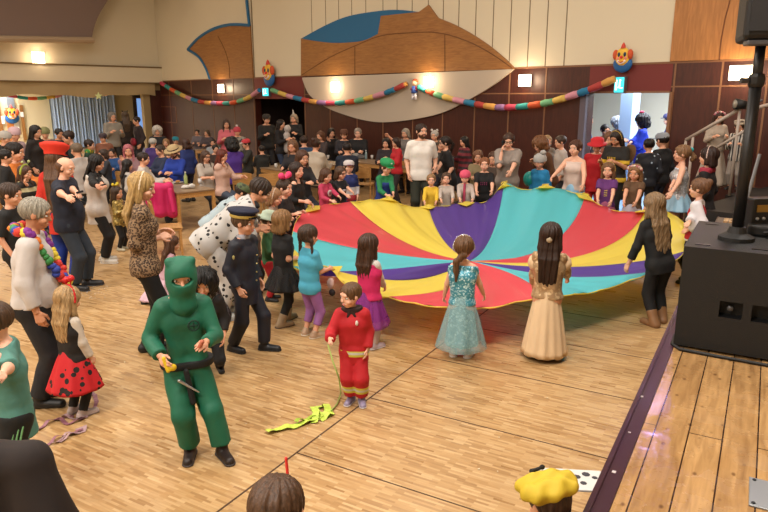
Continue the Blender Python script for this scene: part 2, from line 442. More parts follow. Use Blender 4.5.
# side room behind the opening
mb = MB()
rbox(mb, -6.2, -6.0, -4, D1, 0, 3.4); rbox(mb, -6.2, -T, -4.2, -4, 0, 3.4)
rm('wall_side_room', mb, mat('#d8cba6', .85, 'pale cream plaster'))
mb = MB(); rbox(mb, -6.2, -T, -4.2, D1, 3.0, 3.2); rm('ceiling_side_room', mb, M_CREAM)
# curtain in folds on the side room's far wall
cA = left_at(50, 110, -5.8)[0]; cB = left_at(115, 110, -5.8)[0]
def curtain(name, d0, d1, s, z0, z1, m, label, folds=26):
    mb = MB(); n = folds*8; vs = []; fs = []
    for i in range(n+1):
        t = i/n; d = d0+(d1-d0)*t; w = .022*math.sin(t*folds*2*PI)+.03*math.sin(t*folds*.7*2*PI)
        for z in (z0, z1): vs += [(s+w, -YS*d, z), (s+w-.02, -YS*d, z)]
    for i in range(n):
        a = i*4; b = a+4; fs += [(a, b, b+2, a+2), (a+1, a+3, b+3, b+1), (a+2, b+2, b+3, a+3), (a, a+1, b+1, b)]
    mb.add(vs, fs); o = rm(name, mb, m, kind=None); tag(o, label, 'curtain'); return o
curtain('curtain', min(cA, cB), max(cA, cB), -5.75, .05, 2.95, mat('#a9c0dc', .9, 'pale blue curtain cloth'), 'pale blue grey curtain hanging in folds in the side room')
# door leaf and pane beside it
dg0 = left_at(134, 110, -5.9)[0]; dg1 = left_at(146, 110, -5.9)[0]
mb = MB(); rbox(mb, -5.98, -5.85, min(dg0, dg1), max(dg0, dg1), 0, 2.5)
mb.cur = 1; rbox(mb, -5.85, -5.83, min(dg0, dg1)+.1, max(dg0, dg1)-.15, .2, 2.35)
rm('window_1', mb, [mat('#3a2c22', .5, 'dark frame'), mat('#7fa8e8', .2, 'bright blue daylight pane', emit=.8)])
# notice boards by the left frame edge
def board(u0, v0, u1, v1, s, m, name, label, cat='board', th=.03):
    a = left_at(u0, v0, s); b = left_at(u1, v1, s); mb = MB()
    rbox(mb, s-th, s, min(a[0], b[0]), max(a[0], b[0]), min(a[1], b[1]), max(a[1], b[1]))
    o = rm(name, mb, m, kind=None); tag(o, label, cat); return o
board(-12, 94, 5, 142, -3.46, mat('#8a5a24', .6), 'pin_board', 'brown pin board at the left edge in the side room'); 
board(15, 105, 27, 140, -5.9, mat('#93642f', .6), 'pin_board', 'narrow brown pin board right of the small clown picture')
board(6, 95, 15, 108, -3.44, mat('#777d80', .5), 'grey_panel', 'grey square panel above the small clown picture', 'panel')
board(5, 108, 16, 142, -3.46, mat('#c07a3c', .6), 'door_panel', 'orange brown board carrying the small clown picture', 'panel')
for (a, b, c, d, lab) in ((1, 116, 5, 124, 'white paper sheet on the leftmost brown pin board'), (14, 122, 20, 131, 'white paper sheet below the small clown picture'), (19, 112, 24, 117, 'white paper sheet on the narrow pin board')):
    board(a, b, c, d, -3.42 if a < 18 else -5.85, mat('#d8d8d4', .7), 'paper_sheet', lab, 'paper', .01)
mb = MB()
for s0 in (0,):
    rbox(mb, -3.62, -3.52, left_at(18, 100, -3.6)[0], left_at(-12, 100, -3.6)[0], 0, 3.0) if left_at(18, 100, -3.6)[0] < left_at(-12, 100, -3.6)[0] else rbox(mb, -3.62, -3.52, left_at(-12, 100, -3.6)[0], left_at(18, 100, -3.6)[0], 0, 3.0)
rm('wall_partition', mb, mat('#d0bf96', .85))

# ---- the other walls and the ceiling, out of the picture, close the hall
mb = MB(); rbox(mb, S1, S1+T, -T, D1, 0, CEIL); rm('wall_right', mb, M_CREAM)
mb = MB(); rbox(mb, -T, S1+T, D1, D1+T, 0, CEIL); rm('wall_front', mb, M_CREAM)
mb = MB(); rbox(mb, -T, S1+T, -T, D1+T, CEIL, CEIL+.2); rm('ceiling', mb, mat('#d9cbb0', .9, 'ceiling plaster'))

# ---- foyer behind the right door, dark room behind the left door
mb = MB()
rbox(mb, sC-4, sD+4, -6.2, -6, 0, 3.4); rbox(mb, sC-4.2, sC-4, -6.2, -T, 0, 3.4); rbox(mb, sD+4, sD+4.2, -6.2, -T, 0, 3.4)
rm('wall_foyer', mb, mat('#d6cbb6', .85, 'foyer plaster'))
mb = MB(); rbox(mb, sC-4.2, sD+4.2, -6.2, -T, 3.4, 3.5); rm('ceiling_foyer', mb, mat('#e0ddd6', .9))
mb = MB(); rbox(mb, sC-4, sD+4, -6, 0, 0, .012); rm('floor_foyer', mb, mat('#8fb0d4', .3, 'pale blue lino'))
p = wpt(620, 110, -2.5)[0]; q = wpt(632, 110, -2.5)[0]
mb = MB(); rbox(mb, p, q, -2.9, -2.5, .012, 3.4); rm('trim_9', mb, mat('#a9c6ea', .5, 'pale blue column'))
mb = MB(); rbox(mb, sC-.14, sC, -.05, .09, 0, doorR+.02); mb.cur = 1
rbox(mb, sD, sD+.06, -.05, .05, 0, doorR+.02); rbox(mb, sC, sD, -.05, .05, doorR, doorR+.04); rm('trim_10', mb, [mat('#5d5560', .5, 'grey purple post'), M_SEAM])
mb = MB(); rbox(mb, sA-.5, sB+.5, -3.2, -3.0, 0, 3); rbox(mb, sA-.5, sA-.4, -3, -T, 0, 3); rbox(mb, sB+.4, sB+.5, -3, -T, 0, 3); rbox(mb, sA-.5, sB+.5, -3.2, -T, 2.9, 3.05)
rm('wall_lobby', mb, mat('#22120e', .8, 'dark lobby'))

# ---- wall lamps
M_LAMP = mat('#ffe6c0', .5, 'lit diffuser', emit=9)
def wall_lamp(u, v, w, h, label, on_left=False):
    if on_left:
        d, z = left_at(u, v, 0.0); loc = room(.0, d, z); rz = math.atan2(NW.y, NW.x)
        rz = WANG + (PI/2 if YS > 0 else -PI/2); face = EW
    else:
        s, z = wpt(u, v); loc = room(s, 0, z); face = NW
    r = empty('wall_lamp', loc); r.rotation_euler = (0, 0, math.atan2(face.y, face.x)-PI/2)
    tag(r, label, 'lamp', 'square wall lamps')
    MB().box((0, .03, 0), (w*.9, .06, h*.9)).build('back_plate', M_GREY, r)
    MB().box((0, .09, 0), (w, .08, h)).build('diffuser', M_LAMP, r, bevel=.01)
    ld = bpy.data.lights.new('lamp_glow', 'AREA'); ld.energy = 9; ld.size = w; ld.size_y = h; ld.shape = 'RECTANGLE'; ld.color = (1, .78, .5); ld.spread = PI
    lo = bpy.data.objects.new('lamp_glow', ld); COL.objects.link(lo); lo.parent = r; lo.location = (0, .16, 0); lo.rotation_euler = (-PI/2, 0, PI)
    ld2 = bpy.data.lights.new('lamp_wash', 'POINT'); ld2.energy = 26; ld2.color = (1, .75, .48); ld2.shadow_soft_size = .12
    lo = bpy.data.objects.new('lamp_wash', ld2); COL.objects.link(lo); lo.parent = r; lo.location = (0, .32, 0)
    return r
wall_lamp(37.5, 58, .42, .42, 'lit square lamp on the cream wall high at left', True)
wall_lamp(223, 88.5, .32, .3, 'lit square lamp left of the dark doorway')
wall_lamp(337.5, 87, .32, .3, 'lit square lamp on the left half of the pale lens shaped board')
wall_lamp(431, 82, .28, .28, 'lit square lamp by the garland joint on the pale lens shaped board')
wall_lamp(527, 80.5, .3, .26, 'lit square lamp on brown panelling left of the bright doorway')
wall_lamp(743, 73, .4, .26, 'lit rectangular lamp on brown panelling above the stair rail')

# ---- garlands: crepe paper links in many colours
GC = ['#b8405a', '#2f8e8c', '#c8542e', '#6aa87c', '#d0b058', '#c88a9c', '#24749c', '#a83c38', '#d09a50', '#8f6a9a']
def garland(ctrl, r, label, off=.18, cyc=0, seg=.28, fn=None):
    pts = [((room(wpt(u, v)[0], off, wpt(u, v)[1])) if not fn else fn(u, v)) for u, v in curve_pts(ctrl, 10)]
    # resample
    out = [pts[0]]; acc = 0
    for a, b in zip(pts[:-1], pts[1:]):
        L_ = (b-a).length; k = max(1, int(L_/.07))
        for j in range(1, k+1): out.append(a.lerp(b, j/k))
    mb = MB(); d = 0; prev = out[0]; cur = [out[0]]; ci = cyc
    def flush(cur):
        rs = [r*(.86+.12*((i*7+ci) % 3)/2) for i in range(len(cur))]; rs[0] = r*.82; rs[-1] = r*.82
        mb.cur = ci % len(GC); mb.tube(cur, rs, 8)
    for p in out[1:]:
        cur.append(p); d += (p-prev).length; prev = p
        if d > seg: flush(cur); cur = [p]; d = 0; ci += 1
    if len(cur) > 1: flush(cur)
    o = mb.build('paper_garland', [mat(c, .8) for c in GC], smooth=True); tag(o, label, 'garland', 'crepe paper garlands'); return o
garland([(165, 83), (180, 92), (198, 100), (215, 103), (235, 103), (252, 98), (264, 90)], .09, 'striped paper garland sagging left of the blue green exit sign', seg=.42)
garland([(276, 90), (300, 98), (330, 103), (360, 101), (390, 93), (411, 84)], .085, 'striped paper garland between the exit sign and the small dangling clown', cyc=3, seg=.38)
garland([(423, 87), (445, 96), (480, 104), (510, 107.5), (550, 103), (590, 91), (619, 79)], .085, 'striped paper garland rising from the dangling clown to the bright doorway', cyc=1, seg=.26)
garland([(7, 95), (30, 98.5), (52, 97), (62, 94.5)], .07, 'dark striped paper garland hanging in the side room opening', seg=.3, fn=lambda u, v: room(-.3, *left_at(u, v, -.3)))

# ---- exit signs
def exit_sign(u, v, w, h, label):
    s, z = wpt(u, v); r = empty('exit_sign', room(s, 0, z)); r.rotation_euler = (0, 0, math.atan2(NW.y, NW.x)-PI/2)
    tag(r, label, 'sign', 'lit exit signs')
    MB().box((0, .05, 0), (w+.04, .1, h+.04)).build('housing', M_GREY, r)
    MB().box((0, .105, 0), (w, .012, h)).build('sign_face', mat('#37c8d2', .4, 'lit blue green face', emit=1.6), r)
    m = MB(); y = .113
    m.box((-.02*w/.3, y, .0), (.03, .006, h*.4)); m.ball((-.02, y, h*.3), (.022, .004, .022), 8)
    m.box((-.05, y, -.06*h/.3), (.07, .006, .02)); m.box((.02, y, -.05), (.06, .006, .02)); m.box((w*.3, y, 0), (w*.2, .006, h*.7))
    m.build('running_figure', mat('#e8fff8', .4, 'white pictogram', emit=1.6), r)
    return r
exit_sign(268, 92, .34, .26, 'lit blue green exit sign over the dark doorway')
exit_sign(621.5, 85, .2, .3, 'lit blue green exit sign over the bright doorway')

# ---- clown faces (cut-outs on the wall)
def clown(loc, w, label, facing):
    r = empty('clown_cutout', loc); r.rotation_euler = (0, 0, math.atan2(facing.y, facing.x)-PI/2)
    tag(r, label, 'decoration', 'painted clown faces')
    k = w/.4
    m = MB(); m.ball((0, .04*k, -.12*k), (.2*k, .05*k, .17*k), 16); m.build('collar', mat('#1a5c9c', .6, 'blue card'), r, smooth=True)
    MB().ball((0, .06*k, 0), (.15*k, .05*k, .19*k), 16).build('face', mat('#e8b83c', .6, 'yellow card'), r, smooth=True)
    for x in (-1, 1):
        MB().ball((x*.15*k, .06*k, .05*k), (.06*k, .05*k, .1*k), 10).build('hair_tuft', mat('#c8532a', .7, 'orange card'), r, smooth=True)
        MB().ball((x*.06*k, .105*k, .05*k), (.03*k, .012*k, .045*k), 10).build('eye', mat('#14324a', .5), r, smooth=True)
        MB().ball((x*.075*k, .1*k, -.02*k), (.035*k, .015*k, .03*k), 10).build('cheek', mat('#e58a7a', .6), r, smooth=True)
    MB().lathe([(.05*k, 0), (.035*k, .06*k), (.005*k, .11*k)], (0, .06*k, .17*k), 12).build('hat', mat('#c8402c', .6), r)
    MB().ball((0, .12*k, .0), .03*k, 10).build('nose', mat('#d62a2a', .4), r, smooth=True)
    m = MB(); m.tube([(-.08*k, .1*k, -.06*k), (-.04*k, .11*k, -.1*k), (0, .112*k, -.115*k), (.04*k, .11*k, -.1*k), (.08*k, .1*k, -.06*k)], .022*k, 8)
    m.build('mouth', mat('#f0dcd0', .5), r, smooth=True)
    MB().tube([(-.05*k, .125*k, -.08*k), (0, .134*k, -.1*k), (.05*k, .125*k, -.08*k)], .01*k, 6).build('lips', mat('#b82838', .5), r, smooth=True)
    return r
s, z = wpt(272, 73); clown(room(s, .06, z), .62, 'painted clown face on the wall above the dark doorway', NW)
s, z = wpt(625.5, 57.5); clown(room(s, .06, z), .42, 'painted clown face on the wall above the bright doorway', NW)
d, z = left_at(11, 114, -3.4); clown(room(-3.36, d, z), .55, 'small clown picture at the left edge on an orange brown board', EW)
# dangling clown doll
s, z = wpt(418.5, 90); r = empty('clown_doll', room(s, .16, z)); r.rotation_euler = (0, 0, math.atan2(NW.y, NW.x)-PI/2); tag(r, 'small dangling clown doll hanging between two garlands on the pale board', 'decoration')
MB().tube([(0, 0, -.08), (0, 0, .1)], [.09, .07], 10).build('body', mat('#3a5cae', .7), r, smooth=True)
MB().ball((0, 0, .19), .075, 10).build('head', mat('#e0b090', .6), r, smooth=True)
MB().ball((0, -.02, .23), (.09, .07, .06), 10).build('hair', mat('#c8502a', .8), r, smooth=True)
for x in (-1, 1):
    MB().tube([(x*.05, 0, .08), (x*.11, .02, 0)], .03, 8).build('arm', mat('#c83a4a', .7), r, smooth=True)
    MB().tube([(x*.04, 0, -.08), (x*.06, .01, -.25)], .035, 8).build('leg', mat('#d8d4e0', .7), r, smooth=True)
# small star on the beam of the side room
d, z = left_at(95, 96, -.2); mb = MB(); star = []
for i in range(10):
    a = PI/2+i*PI/5; rr = .16 if i % 2 == 0 else .07; star.append((math.cos(a)*rr, math.sin(a)*rr))
mb.prism(star, 0, .03); o = mb.build('paper_star', mat('#e0f0b0', .5)); o.location = room(.18, d, z); o.rotation_euler = (0, 0, WANG+PI/2); tag(o, 'small pale paper star hanging in front of the blue curtain', 'decoration')

# ================================================================ STAGE
def stage_wood():
    m = bpy.data.materials.new('worn stage boards'); m.use_nodes = True
    nt = m.node_tree; N = nt.nodes; L = nt.links; b = N['Principled BSDF']
    tc = N.new('ShaderNodeTexCoord'); mp = N.new('ShaderNodeMapping'); mp.inputs['Rotation'].default_value = (0, 0, PI/2)
    L.new(tc.outputs['Object'], mp.inputs[0])
    br = N.new('ShaderNodeTexBrick'); br.inputs['Scale'].default_value = 1; br.inputs['Brick Width'].default_value = 2.1; br.inputs['Row Height'].default_value = .148
    br.inputs['Mortar Size'].default_value = .0035; br.inputs['Color1'].default_value = (0, 0, 0, 1); br.inputs['Color2'].default_value = (1, 1, 1, 1); br.inputs['Mortar'].default_value = (.5, .5, .5, 1); br.offset = .43
    L.new(mp.outputs[0], br.inputs['Vector'])
    mp2 = N.new('ShaderNodeMapping'); mp2.inputs['Scale'].default_value = (18, 1.6, 1); L.new(tc.outputs['Object'], mp2.inputs[0])
    n = N.new('ShaderNodeTexNoise'); n.inputs['Scale'].default_value = 2; n.inputs['Detail'].default_value = 6; n.inputs['Distortion'].default_value = .6; L.new(mp2.outputs[0], n.inputs['Vector'])
    cr = N.new('ShaderNodeValToRGB'); e = cr.color_ramp.elements; e[0].position = .25; e[0].color = lin('#8f6b42'); e[1].position = .75; e[1].color = lin('#c49c68')
    L.new(n.outputs['Fac'], cr.inputs['Fac'])
    mx = N.new('ShaderNodeMix'); mx.data_type = 'RGBA'; mx.blend_type = 'MULTIPLY'; mx.inputs['Factor'].default_value = 1
    c2 = N.new('ShaderNodeValToRGB'); e = c2.color_ramp.elements; e[0].color = (.78, .74, .7, 1); e[1].color = (1, 1, 1, 1)
    L.new(br.outputs['Color'], c2.inputs['Fac']); L.new(cr.outputs['Color'], mx.inputs['A']); L.new(c2.outputs['Color'], mx.inputs['B'])
    # knots
    mp3 = N.new('ShaderNodeMapping'); mp3.inputs['Scale'].default_value = (13, 8, 1); L.new(tc.outputs['Object'], mp3.inputs[0])
    v = N.new('ShaderNodeTexVoronoi'); v.inputs['Scale'].default_value = 1; L.new(mp3.outputs[0], v.inputs['Vector'])
    ck = N.new('ShaderNodeValToRGB'); e = ck.color_ramp.elements; e[0].position = .06; e[0].color = (.25, .16, .1, 1); e[1].position = .16; e[1].color = (1, 1, 1, 1)
    L.new(v.outputs['Distance'], ck.inputs['Fac'])
    mk = N.new('ShaderNodeMix'); mk.data_type = 'RGBA'; mk.blend_type = 'MULTIPLY'; mk.inputs['Factor'].default_value = .8
    L.new(mx.outputs['Result'], mk.inputs['A']); L.new(ck.outputs['Color'], mk.inputs['B'])
    # dark joint
    mj = N.new('ShaderNodeMix'); mj.data_type = 'RGBA'; L.new(br.outputs['Fac'], mj.inputs['Factor']); mj.inputs['B'].default_value = lin('#2a170b'); L.new(mk.outputs['Result'], mj.inputs['A'])
    L.new(mj.outputs['Result'], b.inputs['Base Color'])
    n3 = N.new('ShaderNodeTexNoise'); n3.inputs['Scale'].default_value = 9; n3.inputs['Detail'].default_value = 5; L.new(tc.outputs['Object'], n3.inputs['Vector'])
    rr = N.new('ShaderNodeMapRange'); rr.inputs['From Min'].default_value = .3; rr.inputs['From Max'].default_value = .7; rr.inputs['To Min'].default_value = .10; rr.inputs['To Max'].default_value = .40
    L.new(n3.outputs['Fac'], rr.inputs['Value']); L.new(rr.outputs[0], b.inputs['Roughness'])
    bp = N.new('ShaderNodeBump'); bp.inputs['Strength'].default_value = .6; bp.inputs['Distance'].default_value = .006; L.new(n3.outputs['Fac'], bp.inputs['Height']); L.new(bp.outputs['Normal'], b.inputs['Normal'])
    return m
M_STAGE = stage_wood()
STY = 7.6      # far end of the stage in stage coordinates
M_LIP = mat('#32141f', .38, 'dark purple painted edge', var=.15, scale=14)
mb = MB(); mb.slab([(.09, -6), (9, -6), (9, STY), (.09, STY)], .1, SH)
stg_obj(mb.build('floor_stage', M_STAGE))['kind'] = 'structure'
mb = MB(); mb.slab([(0, -6), (.088, -6), (.088, STY), (0, STY)], SH-.14, SH+.004); mb.slab([(.005, -6), (.025, -6), (.025, STY), (.005, STY)], SH+.004, SH+.012)
mb.cur = 1; mb.slab([(.03, -6), (.088, -6), (.088, STY), (.03, STY)], 0, SH-.142)
mb.slab([(.03, STY+.001), (9, STY+.001), (9, STY+.03), (.03, STY+.03)], 0, SH)
mb.cur = 2; mb.box((.032, 1.2, SH+.006), (.014, .02, .002)); mb.box((.05, .35, SH+.006), (.016, .02, .002)); mb.box((.045, .75, SH+.006), (.012, .01, .002))
stg_obj(mb.build('trim_11', [M_LIP, mat('#1c1216', .6, 'dark stage front'), mat('#c8c0c0', .6, 'chipped paint')]))['kind'] = 'structure'
# steel plate let into the boards
a = to_stg(at(749, 478, SH)); b = to_stg(at(748, 506, SH))
mb = MB(); mb.slab([(a[0], a[1]), (a[0]+.004, b[1]), (a[0]+.34, b[1]), (a[0]+.34, a[1])], SH+.0, SH+.008)
r = stg_obj(mb.build('steel_plate', mat('#8f9398', .35, 'brushed steel', metal=.6), bevel=.002)); tag(r, 'square steel plate lying on the stage boards at the right edge', 'plate')
for dx, dy in ((.02, -.02), (.02, b[1]-a[1]+.02), (.17, -.02)): MB().lathe([(.008, 0), (.008, .003)], (a[0]+dx, a[1]+dy, SH+.008), 10).build('screw', mat('#303236', .4, metal=.8), r)

# ---- bass speaker on the stage
SBX, SBY, SBW, SBD, SBH = .085, 2.1, 1.12, 1.02, .68
r = empty('bass_speaker', stg(SBX, SBY, SH)); r.rotation_euler = (0, 0, -SANG); tag(r, 'large black wooden bass speaker box standing on the stage boards', 'speaker')
M_SPK = mat('#0b0b0c', .55, 'black textured paint', bump=.25, bscale=220)
mb = MB(); W_, D_, H_ = SBW, SBD, SBH
def frontbox(x0, x1, z0, z1, y0=0, y1=.1): mb.box(((x0+x1)/2, (y0+y1)/2, (z0+z1)/2), (x1-x0, y1-y0, z1-z0))
hx = [(.24, .37), (.42, .55)]; hz = (.235, .355)
frontbox(0, W_, 0.02, hz[0]); frontbox(0, W_, hz[1], H_); frontbox(0, hx[0][0], *hz); frontbox(hx[0][1], hx[1][0], *hz); frontbox(hx[1][1], W_, *hz)
frontbox(0, W_, .02, H_, .1, D_)
mb.build('cabinet', M_SPK, r)
m = MB()
for x0, x1 in hx: m.box(((x0+x1)/2, .05, hz[0]+.006), (x1-x0, .09, .012))
m.build('handle_recess', mat('#1a1a1c', .4), r)
MB().lathe([(.018, 0), (.018, .02), (.008, .024)], (.3, .06, .3), 14, M=Matrix.Rotation(PI/2, 3, 'X')).build('socket', mat('#55565a', .4, metal=.7), r)
for x in (.06, W_-.06):
    for y in (.06, D_-.06): MB().lathe([(.03, 0), (.025, .02)], (x, y, 0), 12).build('foot', M_BLACK, r)
for x, y in ((.1, .1), (.1, D_-.12), (.38, D_-.2), (.42, .12)): MB().box((x, y, H_+.002), (.09, .025, .006)).build('stacking_rail', mat('#050506', .4), r)
# curved cable along the foot of the box
pts = [stg(.07+.0, 2.3, SH+.012), stg(.075, 2.12, SH+.012), stg(.13, 2.045, SH+.012), stg(.35, 2.03, SH+.012), stg(.7, 2.02, SH+.012), stg(1.1, 2.03, SH+.012)]
o = MB().tube(pts, .011, 8).build('cable', M_BLACK, smooth=True); tag(o, 'black cable running along the foot of the big bass speaker', 'cable')

# ---- loudspeaker on a pole that stands on the bass box
TOPZ = SH+SBH
pb = atY(748, 238, 0.1) ; 
q = at(736, 240, TOPZ); px_, py_ = q.x, q.y
r = empty('speaker_pole', (px_, py_, TOPZ+.001)); tag(r, 'thick black speaker pole rising from the big bass speaker', 'pole')
MB().lathe([(.11, 0), (.11, .025), (.06, .05), (.05, .09)], (0, 0, 0), 20).build('base_plate', M_BLACK, r)
MB().tube([(0, 0, .05), (0, 0, 1.0)], .036, 16).build('lower_tube', mat('#101012', .45), r, smooth=True)
MB().tube([(0, 0, .95), (0, 0, 1.24)], .03, 16).build('upper_tube', mat('#15151a', .4), r, smooth=True)
MB().lathe([(.042, 0), (.048, .02), (.048, .06), (.04, .08)], (0, 0, .98), 16).build('collar', mat('#08080a', .5), r)
m = MB(); m.lathe([(.016, 0), (.018, .05)], (0, 0, 0), 8, M=Matrix.Rotation(-PI/2, 3, 'Y')); m.v = [(x-.05, y, z+1.02) for x, y, z in m.v]; m.build('knob', mat('#3a3a40', .4), r)
r2 = empty('loudspeaker', (px_+.03, py_, TOPZ+1.37), R(-12)); tag(r2, 'black loudspeaker cabinet on top of the speaker pole at top right', 'speaker')
mb = MB()
prof = [(-.19, -.2), (.19, -.2), (.13, .2), (-.13, .2)]
vs = []
for z, k in ((-.0, 1), (.62, 1)): vs += [(x*k, y, z) for x, y in prof]
mb.add([(x, y, z-.12) for x, y, z in vs], [(0, 1, 2, 3)[::-1], (4, 5, 6, 7), (0, 1, 5, 4), (1, 2, 6, 5), (2, 3, 7, 6), (3, 0, 4, 7)]); mb.build('cabinet', M_SPK, r2, bevel=.03)
MB().box((0, -.205, .2), (.33, .012, .54)).build('grille', mat('#18181b', .5, bump=.6, bscale=400), r2)
MB().box((-.06, -.15, -.135), (.2, .1, .03)).build('bracket', mat('#4a4c52', .4), r2, bevel=.008)
# gear lying on the bass box beside the pole
g = at(752, 236, TOPZ)
r = empty('gear_bag', (g.x+.19, g.y+.04, TOPZ), R(-28)); tag(r, 'flat black equipment case lying on the bass speaker beside the pole', 'case')
MB().box((0, 0, .035), (.36, .24, .07)).build('case_shell', mat('#121214', .6), r, bevel=.015)
MB().tube([(-.08, -.125, .03), (-.05, -.15, .04), (.05, -.15, .04), (.08, -.125, .03)], .008, 8).build('handle', mat('#2a2a2c', .4), r)
r = empty('effect_box', (g.x+.13, g.y+.17, TOPZ), R(10)); tag(r, 'small brassy metal device behind the flat black case', 'device')
MB().box((0, 0, .12), (.2, .1, .24)).build('device_body', mat('#17171a', .4), r, bevel=.01)
m = MB(); m.box((-.02, -.052, .17), (.1, .006, .05)); m.build('brass_plate', mat('#a88848', .3, metal=.8), r)
for i in range(3): MB().ball((-.06+.05*i, -.055, .1), .012, 8).build('knob', mat('#c8c8cc', .3, metal=.6), r, smooth=True)
# slanted stand and grey monitor behind the bass box
a = stg(.45, 3.75, SH)
r = empty('stage_monitor', stg(.62, 3.75, SH), -SANG+.2); tag(r, 'grey wedge shaped stage monitor behind the big bass speaker', 'speaker')
mb = MB(); pr = [(-.28, 0), (.28, 0), (.28, .25), (.05, .52), (-.22, .38)]
mb.prism(pr, -.25, .25); mb.build('cabinet', mat('#2c2d30', .55), r, bevel=.02)
MB().box((-.25, 0, .2), (.02, .4, .28), Matrix.Rotation(-.15, 3, 'Y')).build('grille', mat('#3f4146', .6), r)
r = empty('leaning_stand', stg(.3, 3.5, SH)); tag(r, 'thin grey metal stand leaning behind the big bass speaker', 'stand')
q0 = at(721, 222, 1.5)-stg(.3, 3.5, SH); q1 = atY(740, 172, stg(.3, 3.7).y)-stg(.3, 3.5, SH)
MB().tube([(0, 0, .012), (.12, .1, .6), (.26, .2, 1.15)], .014, 8).build('rod', mat('#77787c', .4, metal=.6), r)
MB().tube([(-.1, .1, .012), (.16, .13, .75)], .012, 8).build('brace', mat('#77787c', .4, metal=.6), r)
# mixer table with clutter at far right
r = empty('side_table', stg(1.05, 4.2, SH), -SANG); tag(r, 'black covered table with equipment at the right edge of the stage', 'table')
MB().box((0, 0, .7), (1.1, .6, .04)).build('table_top', M_BLACK, r)
MB().box((0, .0, .34), (1.06, .56, .68)).build('table_cloth', mat('#0e0e10', .8), r)
r = empty('equipment_case', stg(.78, 4.15, SH+.721), -SANG+.3); tag(r, 'small black case with brass corners on the covered table', 'case')
MB().box((0, 0, .07), (.3, .22, .14)).build('case_shell', mat('#0d0d0f', .4), r, bevel=.01)
MB().box((0, -.112, .08), (.12, .01, .04)).build('latch', mat('#b09058', .3, metal=.9), r)
for i, (x, y) in enumerate(((-.05, -.02), (.12, .1))):
    r = empty('drinking_glass', stg(.98+x, 4.1+y, SH+.721)); tag(r, ('clear drinking glass at the front of the covered table', 'clear drinking glass at the back of the covered table')[i], 'glass', 'glasses on the covered table')
    MB().lathe([(.03, 0), (.035, .1), (.033, .1), (.028, .01)], (0, 0, 0), 14).build('glass_wall', mat('#c8c8cc', .1, 'glassware', alpha=.5), r, smooth=True)

# ---- steps and rail at the far end of the stage
ST0 = to_stg(P1+EW*(sD+.25)+NW*.1)
M_RAIL = mat('#a3958a', .45, 'beige painted rail')
def wpx(u, v, off): s, z = wpt(u, v, off); return room(s, off, z)
OFFR = 1.7
sa = wpt(686, 150, OFFR)[0]; sb = wpt(738, 110, OFFR)[0]
# side of the landing and steps, in wall frame: s from sa rising to the right
mb = MB(); n = 5
for i in range(n):
    s0 = sa+.1+i*(sb-sa)/n*1.0; rbox(mb, s0, sb+.1, .3, OFFR-.05, SH/n*i, SH/n*(i+1)) 
rbox(mb, sb+.1, sb+4, .0, 3.5, 0, SH)
rm('trim_12', mb, mat('#15100f', .7, 'black painted steps'))
r = empty('stair_rail', room(sa, OFFR, 0)); tag(r, 'beige tubular handrail rising along the steps to the stage', 'railing')
def loc(p): return Vector(p)-room(sa, OFFR, 0)
A = loc(wpx(686, 140, OFFR)); B = loc(wpx(740, 109, OFFR)); C_ = loc(wpx(712, 150.5, OFFR)); D_2 = loc(wpx(746, 130, OFFR))
MB().tube([A, B], .03, 10).build('handrail', M_RAIL, r, smooth=True)
MB().tube([C_, D_2], .024, 10).build('lower_rail', M_RAIL, r, smooth=True)
for t in (0, .14, 1):
    p = A.lerp(B, t); MB().tube([p, (p.x, p.y, 0.0 if t < .5 else SH)], .024, 8).build('post', M_RAIL, r, smooth=True)
# wooden posts and a lamp clamp right of the black pole
r = empty('landing_rail', room(sb+.5, OFFR, SH)); tag(r, 'beige wooden rail posts on the landing right of the black pole', 'railing')
def loc2(p): return Vector(p)-room(sb+.5, OFFR, SH)
for u, v0 in ((757, 92),):
    p = loc2(wpx(u, v0, OFFR)); MB().tube([p, (p.x, p.y, 0)], .022, 8).build('post', M_RAIL, r)
p = loc2(wpx(757, 108, OFFR)); q = loc2(wpx(772, 104, OFFR)); MB().tube([p, q], .03, 8).build('crossbar', M_RAIL, r)
r = empty('spotlight', wpx(743, 104, OFFR)); tag(r, 'small black spotlight clamped at the top end of the stair rail', 'lamp')
MB().tube([(-.12, 0, 0), (.08, 0, -.02)], [.09, .06], 12).build('lamp_housing', M_BLACK, r, smooth=True)
MB().tube([(.05, 0, -.02), (.3, 0, .06)], .02, 8).build('bracket', M_GREY, r)
MB().ball((-.13, 0, 0), (.02, .07, .07), 10).build('lens', mat('#8a8478', .2), r, smooth=True)
# ================================================================ FIGURES
# Smooth bodies and clothes: blended round shapes are sampled on a grid and skinned.
def V3(*a): return np.array(a, float)
def nrm(v): v = np.asarray(v, float); return v/(np.linalg.norm(v)+1e-9)
class Fld:
    def __init__(s, lo, hi, vox):
        s.vox = vox; s.lo = np.floor(np.asarray(lo)/vox)*vox-vox*2
        s.n = np.ceil((np.asarray(hi)-s.lo)/vox).astype(int)+3
        s.ax = [s.lo[i]+np.arange(s.n[i])*vox for i in range(3)]
        s.d = np.full(s.n, .5, np.float32)
    def sub(s, lo, hi):
        i0 = np.clip(np.floor((lo-s.lo)/s.vox).astype(int), 0, s.n); i1 = np.clip(np.ceil((hi-s.lo)/s.vox).astype(int)+1, 0, s.n)
        sl = tuple(slice(a, b) for a, b in zip(i0, i1))
        X, Y, Z = np.meshgrid(s.ax[0][sl[0]], s.ax[1][sl[1]], s.ax[2][sl[2]], indexing='ij', sparse=True)
        return sl, X, Y, Z
def prim_box(p, pad):
    if p[0] == 'c':
        _, a, b, ra, rb = p[:5]; r = max(ra, rb); return np.minimum(a, b)-r-pad, np.maximum(a, b)+r+pad
    _, c, M, r = p[:4]; e = np.sqrt(((M*np.asarray(r))**2).sum(1)) ; return c-e-pad, c+e+pad
